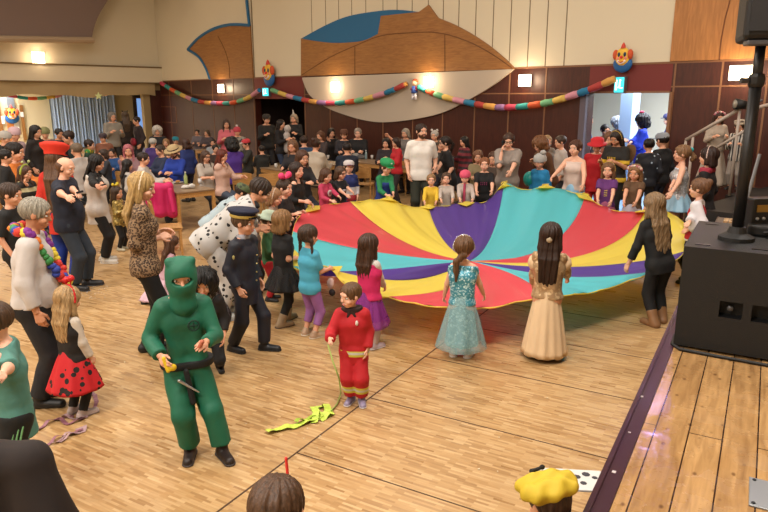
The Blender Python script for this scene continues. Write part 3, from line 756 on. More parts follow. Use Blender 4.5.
def prim_eval(p, X, Y, Z, infl):
    if p[0] == 'c':
        _, a, b, ra, rb = p[:5]; ab = b-a; L2 = ab@ab+1e-12
        t = ((X-a[0])*ab[0]+(Y-a[1])*ab[1]+(Z-a[2])*ab[2])/L2
        tc = np.clip(t, 0, 1)
        d = np.sqrt((X-a[0]-tc*ab[0])**2+(Y-a[1]-tc*ab[1])**2+(Z-a[2]-tc*ab[2])**2)-(ra+(rb-ra)*tc)-infl
        if len(p) > 5 and p[5] == 'cut': d = np.maximum(d, (t-1)*math.sqrt(L2))
        return d
    _, c, M, r = p[:4]; r = np.asarray(r)+infl
    x, y, z = X-c[0], Y-c[1], Z-c[2]
    q = [(x*M[0][i]+y*M[1][i]+z*M[2][i]) for i in range(3)]
    k0 = np.sqrt((q[0]/r[0])**2+(q[1]/r[1])**2+(q[2]/r[2])**2)
    k1 = np.sqrt((q[0]/r[0]**2)**2+(q[1]/r[1]**2)**2+(q[2]/r[2]**2)**2)+1e-9
    return k0*(k0-1)/k1
def surf(prims, vox, k=.02, infl=0., cuts=(), subs=(), disp=None, pad=None):
    """-> verts, quads"""
    pad = pad or (k+vox*2.5+.01)
    los, his = zip(*[prim_box(p, infl+.02) for p in prims]); F = Fld(np.min(los, 0), np.max(his, 0), vox)
    for p in prims:
        lo, hi = prim_box(p, pad+infl); sl, X, Y, Z = F.sub(lo, hi); d = prim_eval(p, X, Y, Z, infl); a = F.d[sl]
        h = np.clip(.5+.5*(a-d)/k, 0, 1); F.d[sl] = a+(d-a)*h-k*h*(1-h)
    for p in subs:
        lo, hi = prim_box(p, vox*3); sl, X, Y, Z = F.sub(lo, hi); d = prim_eval(p, X, Y, Z, 0); F.d[sl] = np.maximum(F.d[sl], -d)
    D = F.d
    if disp is not None:
        m = np.abs(D) < vox*4
        idx = np.nonzero(m); P = [F.ax[i][idx[i]] for i in range(3)]; D[idx] += disp(*P)
    for pt, nn in cuts:
        nn = nrm(nn); X, Y, Z = np.meshgrid(*F.ax, indexing='ij', sparse=True)
        D = np.maximum(D, ((X-pt[0])*nn[0]+(Y-pt[1])*nn[1]+(Z-pt[2])*nn[2]).astype(np.float32))
    return nets(D, F.lo, vox)
def nets(D, lo, vox):
    S = D < 0; nx, ny, nz = D.shape
    c = [S[i:nx-1+i, j:ny-1+j, k:nz-1+k] for i in (0, 1) for j in (0, 1) for k in (0, 1)]
    s = sum(x.astype(np.int8) for x in c); act = (s > 0) & (s < 8)
    idx = np.nonzero(act); m = len(idx[0])
    if m == 0: return np.zeros((0, 3)), np.zeros((0, 4), int)
    I = np.full(act.shape, -1, np.int64); I[idx] = np.arange(m)
    corner = np.array([(i, j, k) for i in (0, 1) for j in (0, 1) for k in (0, 1)])
    vals = np.stack([D[idx[0]+a, idx[1]+b, idx[2]+g] for a, b, g in corner], 1)
    acc = np.zeros((m, 3)); cnt = np.zeros(m)
    for a in range(8):
        for b in range(a+1, 8):
            if np.abs(corner[a]-corner[b]).sum() != 1: continue
            va, vb = vals[:, a], vals[:, b]; x = (va < 0) != (vb < 0)
            t = np.where(x, va/(va-vb+1e-12), 0); P = corner[a]+(corner[b]-corner[a])*t[:, None]
            acc += P*x[:, None]; cnt += x
    v = (np.stack(idx, 1)+acc/cnt[:, None])*vox+lo
    q = []
    for ax in range(3):
        A = [slice(None)]*3; B = [slice(None)]*3; A[ax] = slice(0, -1); B[ax] = slice(1, None)
        s0, s1 = S[tuple(A)], S[tuple(B)]; e = np.nonzero(s0 != s1)
        o1, o2 = (ax+1) % 3, (ax+2) % 3
        ok = (e[o1] > 0) & (e[o2] > 0) & (e[o1] < D.shape[o1]-1) & (e[o2] < D.shape[o2]-1)
        e = [x[ok] for x in e]; sgn = s0[tuple(e)]
        def cell(d1, d2):
            ii = [x.copy() for x in e]; ii[o1] -= d1; ii[o2] -= d2; return I[tuple(ii)]
        qq = np.stack([cell(1, 1), cell(0, 1), cell(0, 0), cell(1, 0)], 1)
        qq[~sgn] = qq[~sgn][:, ::-1]; q.append(qq)
    q = np.concatenate(q); q = q[(q >= 0).all(1)]
    return v, q
def npmesh(name, parts, mats, parent=None):
    """parts: list of (verts, quads, material index)"""
    vs = []; qs = []; mi = []; b = 0
    for v, q, m in parts:
        if len(q) == 0: continue
        vs.append(v); qs.append(q+b); mi.append(np.full(len(q), m)); b += len(v)
    if not vs: return None
    v = np.concatenate(vs); q = np.concatenate(qs); mi = np.concatenate(mi)
    me = bpy.data.meshes.new(name); me.vertices.add(len(v)); me.vertices.foreach_set('co', v.astype(np.float32).ravel())
    me.loops.add(q.size); me.loops.foreach_set('vertex_index', q.astype(np.int32).ravel())
    me.polygons.add(len(q)); me.polygons.foreach_set('loop_start', np.arange(0, q.size, 4, dtype=np.int32))
    me.polygons.foreach_set('loop_total', np.full(len(q), 4, np.int32)) if False else None
    me.polygons.foreach_set('use_smooth', np.ones(len(q), bool))
    for m in mats: me.materials.append(m)
    me.polygons.foreach_set('material_index', mi.astype(np.int32))
    me.update(calc_edges=True); me.validate()
    o = bpy.data.objects.new(name, me); COL.objects.link(o)
    if parent: o.parent = parent
    return o
def ballq(c, M, r, n=10):
    """quad sphere from latitude rings"""
    m = n//2+1; u = np.arange(m+1)*PI/m; u[0] = .02; u[-1] = PI-.02; t = np.arange(n)*2*PI/n
    P = np.stack([np.outer(np.sin(u), np.cos(t))*r[0], np.outer(np.sin(u), np.sin(t))*r[1], np.outer(np.cos(u), np.ones(n))*r[2]], -1).reshape(-1, 3)
    v = P@np.asarray(M).T+c; i, k = np.meshgrid(np.arange(m), np.arange(n), indexing='ij')
    q = np.stack([i*n+k, (i+1)*n+k, (i+1)*n+(k+1) % n, i*n+(k+1) % n], -1).reshape(-1, 4)
    return v, q
def rotx(a): c, s = math.cos(a), math.sin(a); return np.array([[1, 0, 0], [0, c, -s], [0, s, c]])
def rotz(a): c, s = math.cos(a), math.sin(a); return np.array([[c, -s, 0], [s, c, 0], [0, 0, 1]])
def roty(a): c, s = math.cos(a), math.sin(a); return np.array([[c, 0, s], [0, 1, 0], [-s, 0, c]])
def ik(a, tgt, l1, l2, pole):
    d = tgt-a; L = np.linalg.norm(d); Lm = (l1+l2)*.995
    if L > Lm: d = d/L*Lm; L = Lm
    L = max(L, abs(l1-l2)+.01); u = d/(np.linalg.norm(d)+1e-9)
    x = (l1*l1-l2*l2+L*L)/(2*L); hgt = math.sqrt(max(l1*l1-x*x, 0))
    p = pole-u*(pole@u); p = nrm(p)
    return a+u*x+p*hgt, a+u*L
_OWN = {'smile': True}
class Body:
    """local frame: x = the person's right, y = forward, z up; origin on the ground under the pelvis"""
    def __init__(s, h, child=0., fem=0., bulk=1., pose='stand', lean=0, side=0, hy=0, hp=0, hip=None, handR=None, handL=None,
                 footR=None, footL=None, seat=.46, curl=.5, kneeR=None, kneeL=None, elbR=None, elbL=None, twist=0, headroll=0, belly=0.):
        c = child; s.h = h; s.c = c; s.bulk = bulk; s.fem = fem
        hh = s.hh = h*(.138+.047*c); leg = s.leg = h*(.495-.055*c); s.tl = h*.972-hh-leg
        sw = s.sw = h*(.104-.013*fem-.010*c); hw = s.hw = h*(.048+.004*fem)
        s.ua = h*.165; s.fa = h*.14; s.hl = h*(.104-.006*c); s.th = leg*.5; s.sh = leg*.46; s.ank = leg*.085
        if pose == 'sit': pz = seat+.075*h
        elif pose == 'kneel': pz = s.th+.05*h
        else: pz = leg+.01*h
        if hip is not None: pz = hip if not isinstance(hip, tuple) else hip[2]
        P = s.P = V3(hip[0], hip[1], pz) if isinstance(hip, tuple) else V3(0, 0, pz)
        M = s.M = rotz(R(twist))@roty(R(side))@rotx(-R(lean)); s.X, s.F, s.U = M[:, 0], M[:, 1], M[:, 2]
        s.nb = P+s.U*s.tl; s.ch = P+s.U*s.tl*.66; s.wa = P+s.U*s.tl*.30
        Hm = s.Hm = rotz(R(twist+hy))@roty(R(headroll))@rotx(-R(hp+lean*.35)); s.hx, s.hf, s.hu = Hm[:, 0], Hm[:, 1], Hm[:, 2]
        s.ho = s.nb+nrm(s.U+s.hu)*.022*h+s.F*.004*h       # chin level, neck axis
        s.sho = {}; s.elb = {}; s.wri = {}; s.hip = {}; s.kne = {}; s.ankp = {}; s.toe = {}
        for sd, k, ht, eb in (('R', 1, handR, elbR), ('L', -1, handL, elbL)):
            S = s.nb+s.X*sw*k-s.U*.045*h; s.sho[sd] = S
            if ht is None: ht = S+V3(k*.03*h, .035*h, -.325*h)
            elif isinstance(ht, str) and ht == 'lap': ht = P+V3(k*.05*h, .2*h, .09*h)
            elif isinstance(ht, str) and ht == 'table': ht = P+V3(k*.07*h, .27*h, .16*h)
            elif isinstance(ht, str) and ht == 'face': ht = s.ho+s.hf*.09*h-s.hu*.02*h+s.hx*k*.02*h
            elif isinstance(ht, str) and ht == 'hold': ht = P+V3(k*.08*h, .2*h, .17*h)
            elif isinstance(ht, str) and ht == 'up': ht = s.nb+V3(k*.16*h, .1*h, .22*h)
            elif isinstance(ht, tuple): ht = V3(*ht)*h
            else: ht = np.asarray(ht, float)
            pole = V3(k*.35, -.8, -.5) if eb is None else V3(*eb)
            # the target is where the palm should be: pull the wrist back by half a hand
            d = nrm(ht-S); s.elb[sd], s.wri[sd] = ik(S, ht-d*s.hl*.45, s.ua, s.fa, pole)
        for sd, k, ft, kp in (('R', 1, footR, kneeR), ('L', -1, footL, kneeL)):
            Hp = P+V3(k*hw, 0, -.012*h); s.hip[sd] = Hp
            if ft is None:
                if pose == 'sit': ft = V3(k*hw*1.3, s.th*.95, s.ank)
                elif pose == 'kneel': ft = V3(k*hw*1.2, -s.sh*.9, .03*h)
                else: ft = V3(k*hw*1.15, -.01*h, s.ank)
            elif isinstance(ft, tuple): ft = V3(*ft)*h+V3(0, 0, s.ank)
            pole = (V3(k*.12, 1, .25) if pose != 'kneel' else V3(0, .6, -1)) if kp is None else V3(*kp)
            s.kne[sd], s.ankp[sd] = ik(Hp, ft, s.th, s.sh, pole)
            td = V3(k*.22, 1, 0) if pose != 'kneel' else V3(0, -.9, -.1)
            s.toe[sd] = s.ankp[sd]+nrm(td)*.085*h+V3(0, 0, -s.ank*.62 if pose != 'kneel' else 0)
        s.rot(bulk, fem, c, h, belly); s.curl = curl
    def rot(s, b, fem, c, h, belly):
        cap = lambda a, bb, ra, rb=None: ('c', np.asarray(a, float), np.asarray(bb, float), ra, rb if rb is not None else ra)
        bt = .9+.1*b
        s.torso = [cap(s.P-s.X*(.036+.006*fem)*h, s.P+s.X*(.036+.006*fem)*h, .064*h*b)]
        wx = (.033-.007*fem*(1-c))*h*b; cx = .046*h*bt; sh = s.nb-s.U*.052*h
        for k in (1, -1):
            s.torso += [cap(s.P+s.X*k*.034*h, s.wa+s.X*k*wx, .062*h*b, .055*h*b), cap(s.wa+s.X*k*wx, s.ch+s.X*k*cx, .055*h*b, .058*h*b),
                        cap(s.ch+s.X*k*cx, sh+s.X*k*(s.sw-.03*h), .058*h*b, .036*h*bt), cap(s.nb+s.U*.004*h-s.F*.006*h, s.nb+s.X*k*(s.sw-.012*h)-s.U*.038*h, .026*h, .030*h*bt)]
        s.torso += [cap(s.wa, s.ch, .054*h*b, .06*h*b), cap(s.ch, sh, .06*h*b, .042*h)]
        if fem and c < .5: s.torso += [cap(s.ch-s.X*.04*h+s.F*.035*h, s.ch+s.X*.04*h+s.F*.035*h, .042*h)]
        if belly: s.torso += [cap(s.wa+s.F*.03*h*belly, s.P+s.U*.06*h+s.F*.035*h*belly, .07*h*b*(1+.15*belly))]
        s.neck = [cap(s.nb-s.U*.03*h, s.ho+s.hu*.35*s.hh-s.hf*.08*s.hh, (.030-.004*fem-.003*c)*h, (.027-.003*c)*h)]
        s.arms = {}; s.legs = {}
        for sd, k in (('R', 1), ('L', -1)):
            s.arms[sd] = [cap(s.sho[sd], s.elb[sd], .030*h*bt, .0235*h*bt), cap(s.elb[sd], s.wri[sd], .0235*h*bt, .0155*h)]
            s.legs[sd] = [cap(s.hip[sd], s.kne[sd], .050*h*b**.5, .031*h), cap(s.kne[sd], s.kne[sd]+(s.ankp[sd]-s.kne[sd])*.35, .031*h, .032*h),
                          cap(s.kne[sd]+(s.ankp[sd]-s.kne[sd])*.35, s.ankp[sd], .032*h, .020*h)]
        s.feet = {sd: [cap(s.ankp[sd]-nrm(s.toe[sd]-s.ankp[sd])*.01*h+V3(0, 0, -s.ank*.45), s.toe[sd]+V3(0, 0, .0), .024*h, .019*h)] for sd in 'RL'}
    def hpnt(s, x, y, z): return s.ho+(s.hx*x+s.hf*y+s.hu*z)*s.hh
    def hel(s, c, r): return ('e', s.hpnt(*c), s.Hm, tuple(a*s.hh for a in r))
    def headprims(s):
        c = s.c
        P = [s.hel((0, -.05, .62), (.37, .45, .385)), s.hel((0, .08, .36), (.29+.02*c, .31, .33)), s.hel((0, .2, .13), (.16, .16, .13)),
             s.hel((0, .36, .62), (.24, .07, .06)), s.hel((.19, .28, .32), (.1, .1, .1)), s.hel((-.19, .28, .32), (.1, .1, .1)),
             ('c', s.hpnt(0, .38, .52), s.hpnt(0, .45, .36), .035*s.hh, .05*s.hh), s.hel((0, .38, .2), (.11, .06, .05))]
        return P
    def handprims(s, sd):
        k = 1 if sd == 'R' else -1
        w = s.wri[sd]; d = nrm(w-s.elb[sd]); inw = nrm(V3(-k*.8, .2, -.5)); n = inw-d*(inw@d)
        n = nrm(n) if np.linalg.norm(n) > .05 else nrm(np.cross(d, V3(0, 0, 1))); sd_ = np.cross(d, n)
        if sd_@V3(0, 1, .3) < 0: sd_ = -sd_     # towards the thumb
        hl = s.hl; P = []
        for j, (o, L) in enumerate(((.16, .40), (.055, .46), (-.05, .43), (-.145, .34))):
            kn = w+d*hl*(.5-.03*abs(j-1))+sd_*o*hl
            P.append(('c', w+sd_*o*hl*.55+d*.03*hl, kn, .075*hl, .07*hl))
            a1 = s.curl*.75+.1*j*s.curl; d1 = d*math.cos(a1)+n*math.sin(a1); a2 = a1+s.curl*1.1; d2 = d*math.cos(a2)+n*math.sin(a2)
            m = kn+d1*hl*L*.5; e = m+d2*hl*L*.45; r = max(.047*hl, .0042)
            P += [('c', kn, m, r*1.12, r), ('c', m, e, r, r*.85)]
        b = w+d*hl*.14+sd_*hl*.15; t1 = b+(d*.72+sd_*.55+n*.3)*hl*.24; t2 = t1+nrm(d*.9+sd_*.1+n*.5*max(s.curl, .3))*hl*.22; r = max(.055*hl, .005)
        P += [('c', b, t1, r*1.35, r*1.1), ('c', t1, t2, r*1.1, r*.85)]
        return P
    def grip(s, sd): 
        d = nrm(s.wri[sd]-s.elb[sd]); return s.wri[sd]+d*s.hl*.5

SKINS = {'f': '#d9a183', 'p': '#e2ae93', 't': '#c78d6c', 'd': '#8a5a42'}
def noise(amp, sc, seed=0):
    r = np.random.default_rng(seed); K = r.normal(size=(5, 3))*sc; ph = r.uniform(0, 6.3, 5)
    return lambda x, y, z: amp*sum(np.sin(K[i, 0]*x+K[i, 1]*y+K[i, 2]*z*.6+ph[i]) for i in range(5))*.4
class Person:
    n = 0
    def __init__(s, pos, face, label, b, skin='f', lod=1, eyes='#4a3426', brow='#4a3526', group=None, shoes=True, mouth=True, z0=0., hands=True):
        """pos (x, y); face = heading in degrees, 0 = picture right, 90 = away, 180 = left, 270 = to the camera; lod 0 near .. 2 far"""
        Person.n += 1; s.id = Person.n; s.b = b; s.lod = lod; s.h = b.h
        s.root = empty('person', (pos[0], pos[1], z0), R(face-90)); tag(s.root, label, 'person', group)
        s.vb = (.0075, .0115, .018)[lod]; s.vc = (.009, .0135, .02)[lod]; s.vh = (.0055, .0085, .013)[lod]; s.vf = (.0038, .0048, .007)[lod]
        sk = mat(SKINS.get(skin, skin), .55, 'skin', var=.06, scale=9); s.skin = sk
        body = b.torso+b.neck+b.arms['R']+b.arms['L']+b.legs['R']+b.legs['L']+b.feet['R']+b.feet['L']
        parts = []
        socks = [b.hel((x*.155, .47, .5), (.085, .1, .06)) for x in (-1, 1)]
        v, q = surf(body+[b.hel((0, .0, .5), (.3, .34, .4))], s.vb, k=.012*s.h); parts.append((v, q, 0))
        v, q = surf(b.headprims()+[('c', b.neck[0][1]+(b.neck[0][2]-b.neck[0][1])*.4, b.neck[0][2], b.neck[0][3], b.neck[0][4])], s.vh, k=.07*b.hh, subs=socks if lod < 2 else ()); parts.append((v, q, 0))
        for x in (-1, 1):
            v, q = surf([b.hel((x*.375, -.0, .47), (.045, .085, .125))], s.vh*.8, k=.01); parts.append((v, q, 0))
        if hands:
            for sd in 'RL': v, q = surf(b.handprims(sd), s.vf, k=.006*b.h/1.5); parts.append((v, q, 0))
        H = b.Hm; hh = b.hh
        for x in (-1, 1):
            parts.append((*ballq(b.hpnt(x*.155, .335, .5), H, (.075*hh, .06*hh, .042*hh), 10), 1))
            parts.append((*ballq(b.hpnt(x*.155, .372, .5), H, (.034*hh, .03*hh, .036*hh), 8), 2))
            parts.append((*ballq(b.hpnt(x*.155, .375, .60), H, (.085*hh, .03*hh, .018*hh), 8), 3))
        parts.append((*ballq(b.hpnt(0, .41, .215), H, (.11*hh, .045*hh, .028*hh), 10), 4))
        s.body = npmesh('body', parts, [sk, mat('#d8d4cc', .3, 'eye white'), mat(eyes, .3, 'iris'), mat(brow, .8, 'eyebrow'), mat('#b5605a', .5, 'lips')], s.root)
    def mk(s, name, vq, m, label=None, parent=None):
        o = npmesh(name, [(vq[0], vq[1], 0)], [m] if not isinstance(m, list) else m, parent or s.root)
        if o is None: print('EMPTY PART', name, s.root['label'])
        if label and o: o['label'] = label
        return o
    def M(s, m, rough=.8):
        return mat(m, rough, 'fabric', var=.08, scale=7, bump=.55, bscale=17) if isinstance(m, str) else m
    # ---- clothing
    def top(s, m, sleeve=2., hem=-.04, infl=.010, fold=.0025, name='shirt', neck=.004, cutoff=None, flare=0, label=None, sleevein=0.):
        """sleeve: 0 none, .55 short (share of the upper arm), 1+ share of the forearm; hem relative to the pelvis in h"""
        b = s.b; h = b.h; pr = list(b.torso); 
        cap = lambda p, t: ('c', p[1], p[1]+(p[2]-p[1])*t, p[3]+sleevein, p[3]+(p[4]-p[3])*t+sleevein, 'cut')
        for sd in 'RL':
            A = b.arms[sd]
            if sleeve <= 0: continue
            if sleeve <= 1: pr.append(cap(A[0], sleeve))
            else:
                pr.append(('c', A[0][1], A[0][2], A[0][3]+sleevein, A[0][4]+sleevein)); pr.append(cap(('c', A[1][1], A[1][2], A[1][3]+.003, A[1][4]+.006), min(sleeve-1, 1)))
        if flare: pr.append(('c', b.P+b.U*.03*h, b.P+b.U*(hem-.02)*h, .066*h*b.bulk, .066*h*b.bulk+flare*h))
        elif hem < -.03: pr.append(('c', b.P, b.P+b.U*(hem)*h, .068*h*b.bulk, .066*h*b.bulk)); pr.append(('c', b.P-b.X*.03*h, b.P-b.X*.03*h+b.U*hem*h, .062*h*b.bulk, .062*h*b.bulk)); pr.append(('c', b.P+b.X*.03*h, b.P+b.X*.03*h+b.U*hem*h, .062*h*b.bulk, .062*h*b.bulk))
        cuts = [(b.P+b.U*hem*h, -b.U)]
        if neck is not None: cuts.append((b.nb+b.U*neck*h+b.F*.0, b.U+b.F*.25))
        return s.mk(name, surf(pr, s.vc, k=.018*h, infl=infl*h/1.4, cuts=cuts, disp=noise(fold, 26, s.id)), s.M(m), label)
    def pants(s, m, length=.97, waist=.03, infl=.008, fold=.004, name='trousers', wide=0., label=None):
        b = s.b; h = b.h; pr = [('c', b.P-b.X*.036*h, b.P+b.X*.036*h, .068*h*b.bulk, .068*h*b.bulk), ('c', b.P, b.P+b.U*(waist+.02)*h, .068*h*b.bulk, .064*h*b.bulk)]
        for sd in 'RL':
            A = b.hip[sd]; K = b.kne[sd]; Q = b.ankp[sd]; r1 = .050*h*b.bulk**.5+wide*.4; r2 = .037*h+wide; r3 = .030*h+wide
            if length <= .5: pr.append(('c', A, A+(K-A)*length*2, r1, r1+(r2-r1)*length*1.6+.006, 'cut'))
            else: pr += [('c', A, K, r1, r2), ('c', K, K+(Q-K)*(length-.5)*2, r2, r2+(r3-r2)*(length-.5)*2, 'cut')]
        return s.mk(name, surf(pr, s.vc, k=.016*h, infl=infl, cuts=[(b.P+b.U*waist*h, b.U)], disp=noise(fold, 22, s.id+50)), s.M(m), label)
    def skirt(s, m, z1, r0=.075, r1=.17, waist=.075, folds=12, amp=.12, name='skirt', label=None, segs=72, back=0., thick=.006, fwd=0, squash=.82):
        """z1 = height of the hem above ground in metres"""
        b = s.b; h = b.h; top = b.P+b.U*waist*h; n = 14; N_ = segs; rr = random.Random(s.id); ph = rr.random()*6
        ring = []
        for lay in (0, 1):
            for i in range(n+1):
                t = i/n; z = top[2]+(z1-top[2])*t; r = (r0+(r1-r0)*(t**.8))*h-lay*thick
                cx = top[0]*(1-t); cy = top[1]*(1-t)+(-back+fwd)*h*t
                a = np.arange(N_)*2*PI/N_
                w = 1+amp*t**.7*(.6*np.sin(folds*a+ph)+.4*np.sin((folds*.62//1)*a+2*ph))
                ring.append(np.stack([cx+np.cos(a)*r*w, cy+np.sin(a)*r*w*(squash+(1-squash)*t*.7), z+.008*np.sin(folds*a+ph)*t], 1))
        v = np.concatenate(ring); q = []
        for lay in (0, 1):
            o = lay*(n+1)*N_
            for i in range(n):
                for k in range(N_):
                    a = o+i*N_+k; b_ = o+i*N_+(k+1) % N_; f = (a, a+N_, b_+N_, b_); q.append(f if lay == 0 else f[::-1])
        o = (n+1)*N_
        for k in range(N_):
            k2 = (k+1) % N_; q.append((n*N_+k, o+n*N_+k, o+n*N_+k2, n*N_+k2)); q.append((k, k2, o+k2, o+k))
        return s.mk(name, (v, np.array(q)), s.M(m), label)
    def shoes(s, m, high=0., sole=None, name='shoe', size=1.):
        b = s.b; h = b.h
        for sd in 'RL':
            a = b.ankp[sd]; t = b.toe[sd]; d = nrm((t-a)*V3(1, 1, 0)) if abs(t[2]-a[2]) < abs(t[0]-a[0])+abs(t[1]-a[1]) else nrm(t-a)
            low = V3(0, 0, -b.ank*.5); heel = a+low-d*.018*h; tt = t+d*.012*h
            pr = [('c', heel, tt, .026*h*size, .022*h*size), ('c', a+low*.9, a+V3(0, 0, .01*h), .026*h*size, .025*h*size)]
            if high: pr.append(('c', a, a+nrm(b.kne[sd]-a)*high*h, .028*h*size, .031*h*size, 'cut'))
            zc = a[2]-b.ank; cuts = [(V3(0, 0, zc+.001), V3(0, 0, -1))] if abs(d[2]) < .5 else []
            o = s.mk(name, surf(pr, s.vh*1.1, k=.012*h, infl=.004, cuts=cuts), mat(m, .5, 'shoe leather') if isinstance(m, str) else m)
            if sole and o:
                pr = [('c', heel+V3(0, 0, zc-heel[2]+.006), tt+V3(0, 0, zc-tt[2]+.006), .031*h*size, .026*h*size)]
                s.mk('sole', surf(pr, s.vh, k=.01, infl=.003, cuts=[(V3(0, 0, zc+.001), V3(0, 0, -1)), (V3(0, 0, zc+.014), V3(0, 0, 1))]), mat(sole, .6, 'sole'), parent=o)
    # ---- hair
    def hair(s, m, style='short', length=.3, thick=.05, vol=1., name='hair', fringe=.73, tie=None):
        b = s.b; hh = b.hh; m = hairmat(m) if isinstance(m, str) else m
        t = (.028 if style == 'short' else thick)*vol; pr = [b.hel((0, -.06, .63), (.385+t, .46+t, .395+t))]; subs = [b.hel((0, .54, .36), (.33, .40, .44))]
        pl = b.P; L = length*b.h; back = -b.F
        def seg(p0, p1, r0, r1): pr.append(('c', p0, p1, r0*hh, r1*hh))
        low = V3(0, 0, -1)
        if style in ('long', 'bob', 'wavy', 'half'):
            drop = {'bob': .32, 'long': 1, 'wavy': 1, 'half': 1}[style]
            for x in (-.26, -.13, 0, .13, .26):
                p0 = b.hpnt(x, -.28+abs(x)*.3, .55); p1 = b.hpnt(x*1.15, -.33+abs(x)*.2, .05); seg(p0, p1, .19, .17)
                if style != 'bob':
                    Lk = L*(1-.25*abs(x)/.26*.5); p2 = b.nb-b.U*.05*b.h+b.X*x*1.1*hh-b.F*(.072*b.h)+0; p3 = p2-b.U*Lk*.85+(b.F*.01*b.h)
                    if b.U[2] < .75: p3 = p2+V3(0, 0, -1)*Lk*.8
                    seg(p1, p2, .16, .13); seg(p2, p3, .13, .07)
            for x in (-1, 1):
                seg(b.hpnt(x*.33, 0, .6), b.hpnt(x*.37, .0, .12 if style == 'bob' else -.05), .12, .11)
                if style in ('wavy', 'long') and length > .15:
                    p1 = b.hpnt(x*.37, .0, -.05); p2 = b.sho['R' if x > 0 else 'L']*.55+b.nb*.45+b.F*.035*b.h+b.U*.0; seg(p1, p2, .11, .1); seg(p2, p2-b.U*L*.4+b.F*.01, .1, .05)
        elif style == 'pony':
            p0 = b.hpnt(0, -.5, .62); p1 = b.hpnt(0, -.72, .3); p2 = b.hpnt(.05, -.62, .3)-V3(0, 0, 1)*L*.5; p3 = p2-V3(0, 0, 1)*L*.5
            seg(p0, p1, .12, .14); seg(p1, p2, .14, .12); seg(p2, p3, .12, .04)
        elif style == 'lowpony':
            p0 = b.hpnt(.0, -.42, .28); p1 = b.hpnt(-.3, -.4, -.02); p2 = p1-V3(0, 0, 1)*L*.5; p3 = p2-V3(0, 0, 1)*L*.5
            seg(p0, p1, .16, .12); seg(p1, p2, .14, .12); seg(p2, p3, .12, .04)
        elif style == 'braids':
            for x in (-1, 1):
                p = b.hpnt(x*.42, -.18, .3); seg(b.hpnt(x*.25, -.3, .45), p, .14, .1)
                for j in range(6):
                    c = p+V3(x*.012, 0, -1)*j*.17*hh; pr.append(('e', c, b.Hm, (.085*hh, .085*hh, .11*hh)))
        elif style == 'bun': pr.append(b.hel((0, -.45, .85), (.2, .2, .2)))
        elif style == 'tuft':
            pass
        elif style == 'bushy':
            pr = [b.hel((0, -.05, .62), (.62*vol, .62*vol, .6*vol)), b.hel((0, -.2, .25), (.6*vol, .5*vol, .45*vol))]; subs = [b.hel((0, .55, .30), (.3, .4, .45))]
        rr = np.random.default_rng(s.id); ph = rr.uniform(0, 6)
        c0 = b.hpnt(0, 0, .6); X_, Y_ = b.hx, b.hf
        def dsp(x, y, z):
            xx = (x-c0[0])*X_[0]+(y-c0[1])*X_[1]+(z-c0[2])*X_[2]; yy = (x-c0[0])*Y_[0]+(y-c0[1])*Y_[1]+(z-c0[2])*Y_[2]
            a = np.arctan2(xx, yy); w = .022 if style == 'bushy' else .013
            return hh*w*(np.sin(a*17+ph+6*z)+.7*np.sin(a*31+z*40*(2 if style in ('wavy', 'bushy') else .4)+ph)+(.9*np.sin(x*60+ph)*np.sin(z*55) if style in ('bushy', 'wavy') else 0))
        if style in ('long', 'wavy', 'half', 'bob'): subs.append(b.hel((0, .5, .0), (.27, .42, .45)))
        subs.append(b.hel((0, .42, -.25), (.34, .3, .3))) if style not in ('short',) else None
        if style == 'short': subs.append(b.hel((0, .25, .12), (.6, .75, .25))); subs.append(b.hel((0, -.1, .02), (.7, .7, .14)))
        return s.mk(name, surf(pr, s.vh, k=.06*hh, subs=[x for x in subs if x], disp=dsp), m)
    def beard(s, m):
        b = s.b
        return s.mk('beard', surf([b.hel((0, .13, .22), (.3, .29, .24)), b.hel((0, .24, .08), (.17, .17, .13))], s.vh, k=.03*b.hh, subs=[b.hel((0, .3, .52), (.5, .5, .2)), b.hel((0, .5, .215), (.1, .12, .045))]), hairmat(m))
    def lathe_head(s, name, prof, m, c=(0, 0, 0), n=24, tilt=0, sx=1, sy=1.12, label=None):
        """prof in head heights around the head axis"""
        b = s.b; M_ = b.Hm@rotx(R(tilt)); N_ = n; v = []; q = []
        for r, z in prof:
            for k in range(N_):
                a = 2*PI*k/N_; v.append(b.hpnt(*c)+M_@(V3(math.cos(a)*r*sx, math.sin(a)*r*sy, z)*b.hh))
        for i in range(len(prof)-1):
            for k in range(N_): q.append((i*N_+k, i*N_+(k+1) % N_, (i+1)*N_+(k+1) % N_, (i+1)*N_+k))
        return s.mk(name, (np.array(v), np.array(q)), s.M(m), label)
    def sdf(s, name, prims, m, k=.01, vox=None, disp=None, cuts=(), subs=(), label=None, parent=None):
        return s.mk(name, surf(prims, vox or s.vh, k=k, disp=disp, cuts=cuts, subs=subs), s.M(m), label, parent)
    def headband(s, m, z=.7, r=.03, name='headband'):
        b = s.b; pts = []
        for i in range(13):
            a = PI*i/12; pts.append(b.hpnt(math.cos(a)*.46, -.02, .45+math.sin(a)*.62))
        return s.sdf(name, [('c', pts[i], pts[i+1], r*b.hh, r*b.hh) for i in range(12)], m, vox=s.vf)
    def ears(s, m, kind='round', inner=None):
        b = s.b
        for x in (-1, 1):
            if kind == 'round': pr = [b.hel((x*.3, -.02, 1.08), (.14, .05, .14))]
            elif kind == 'cat': pr = [('c', b.hpnt(x*.27, -.02, 1.0), b.hpnt(x*.32, -.02, 1.2), .1*b.hh, .02*b.hh)]
            else: pr = [('c', b.hpnt(x*.2, 0, 1.0), b.hpnt(x*.3, .03, 1.25), .02*b.hh, .02*b.hh), b.hel((x*.32, .03, 1.3), (.1, .1, .1))]
            s.sdf('costume_ear' if kind != 'feeler' else 'feeler', pr, m, vox=s.vf)
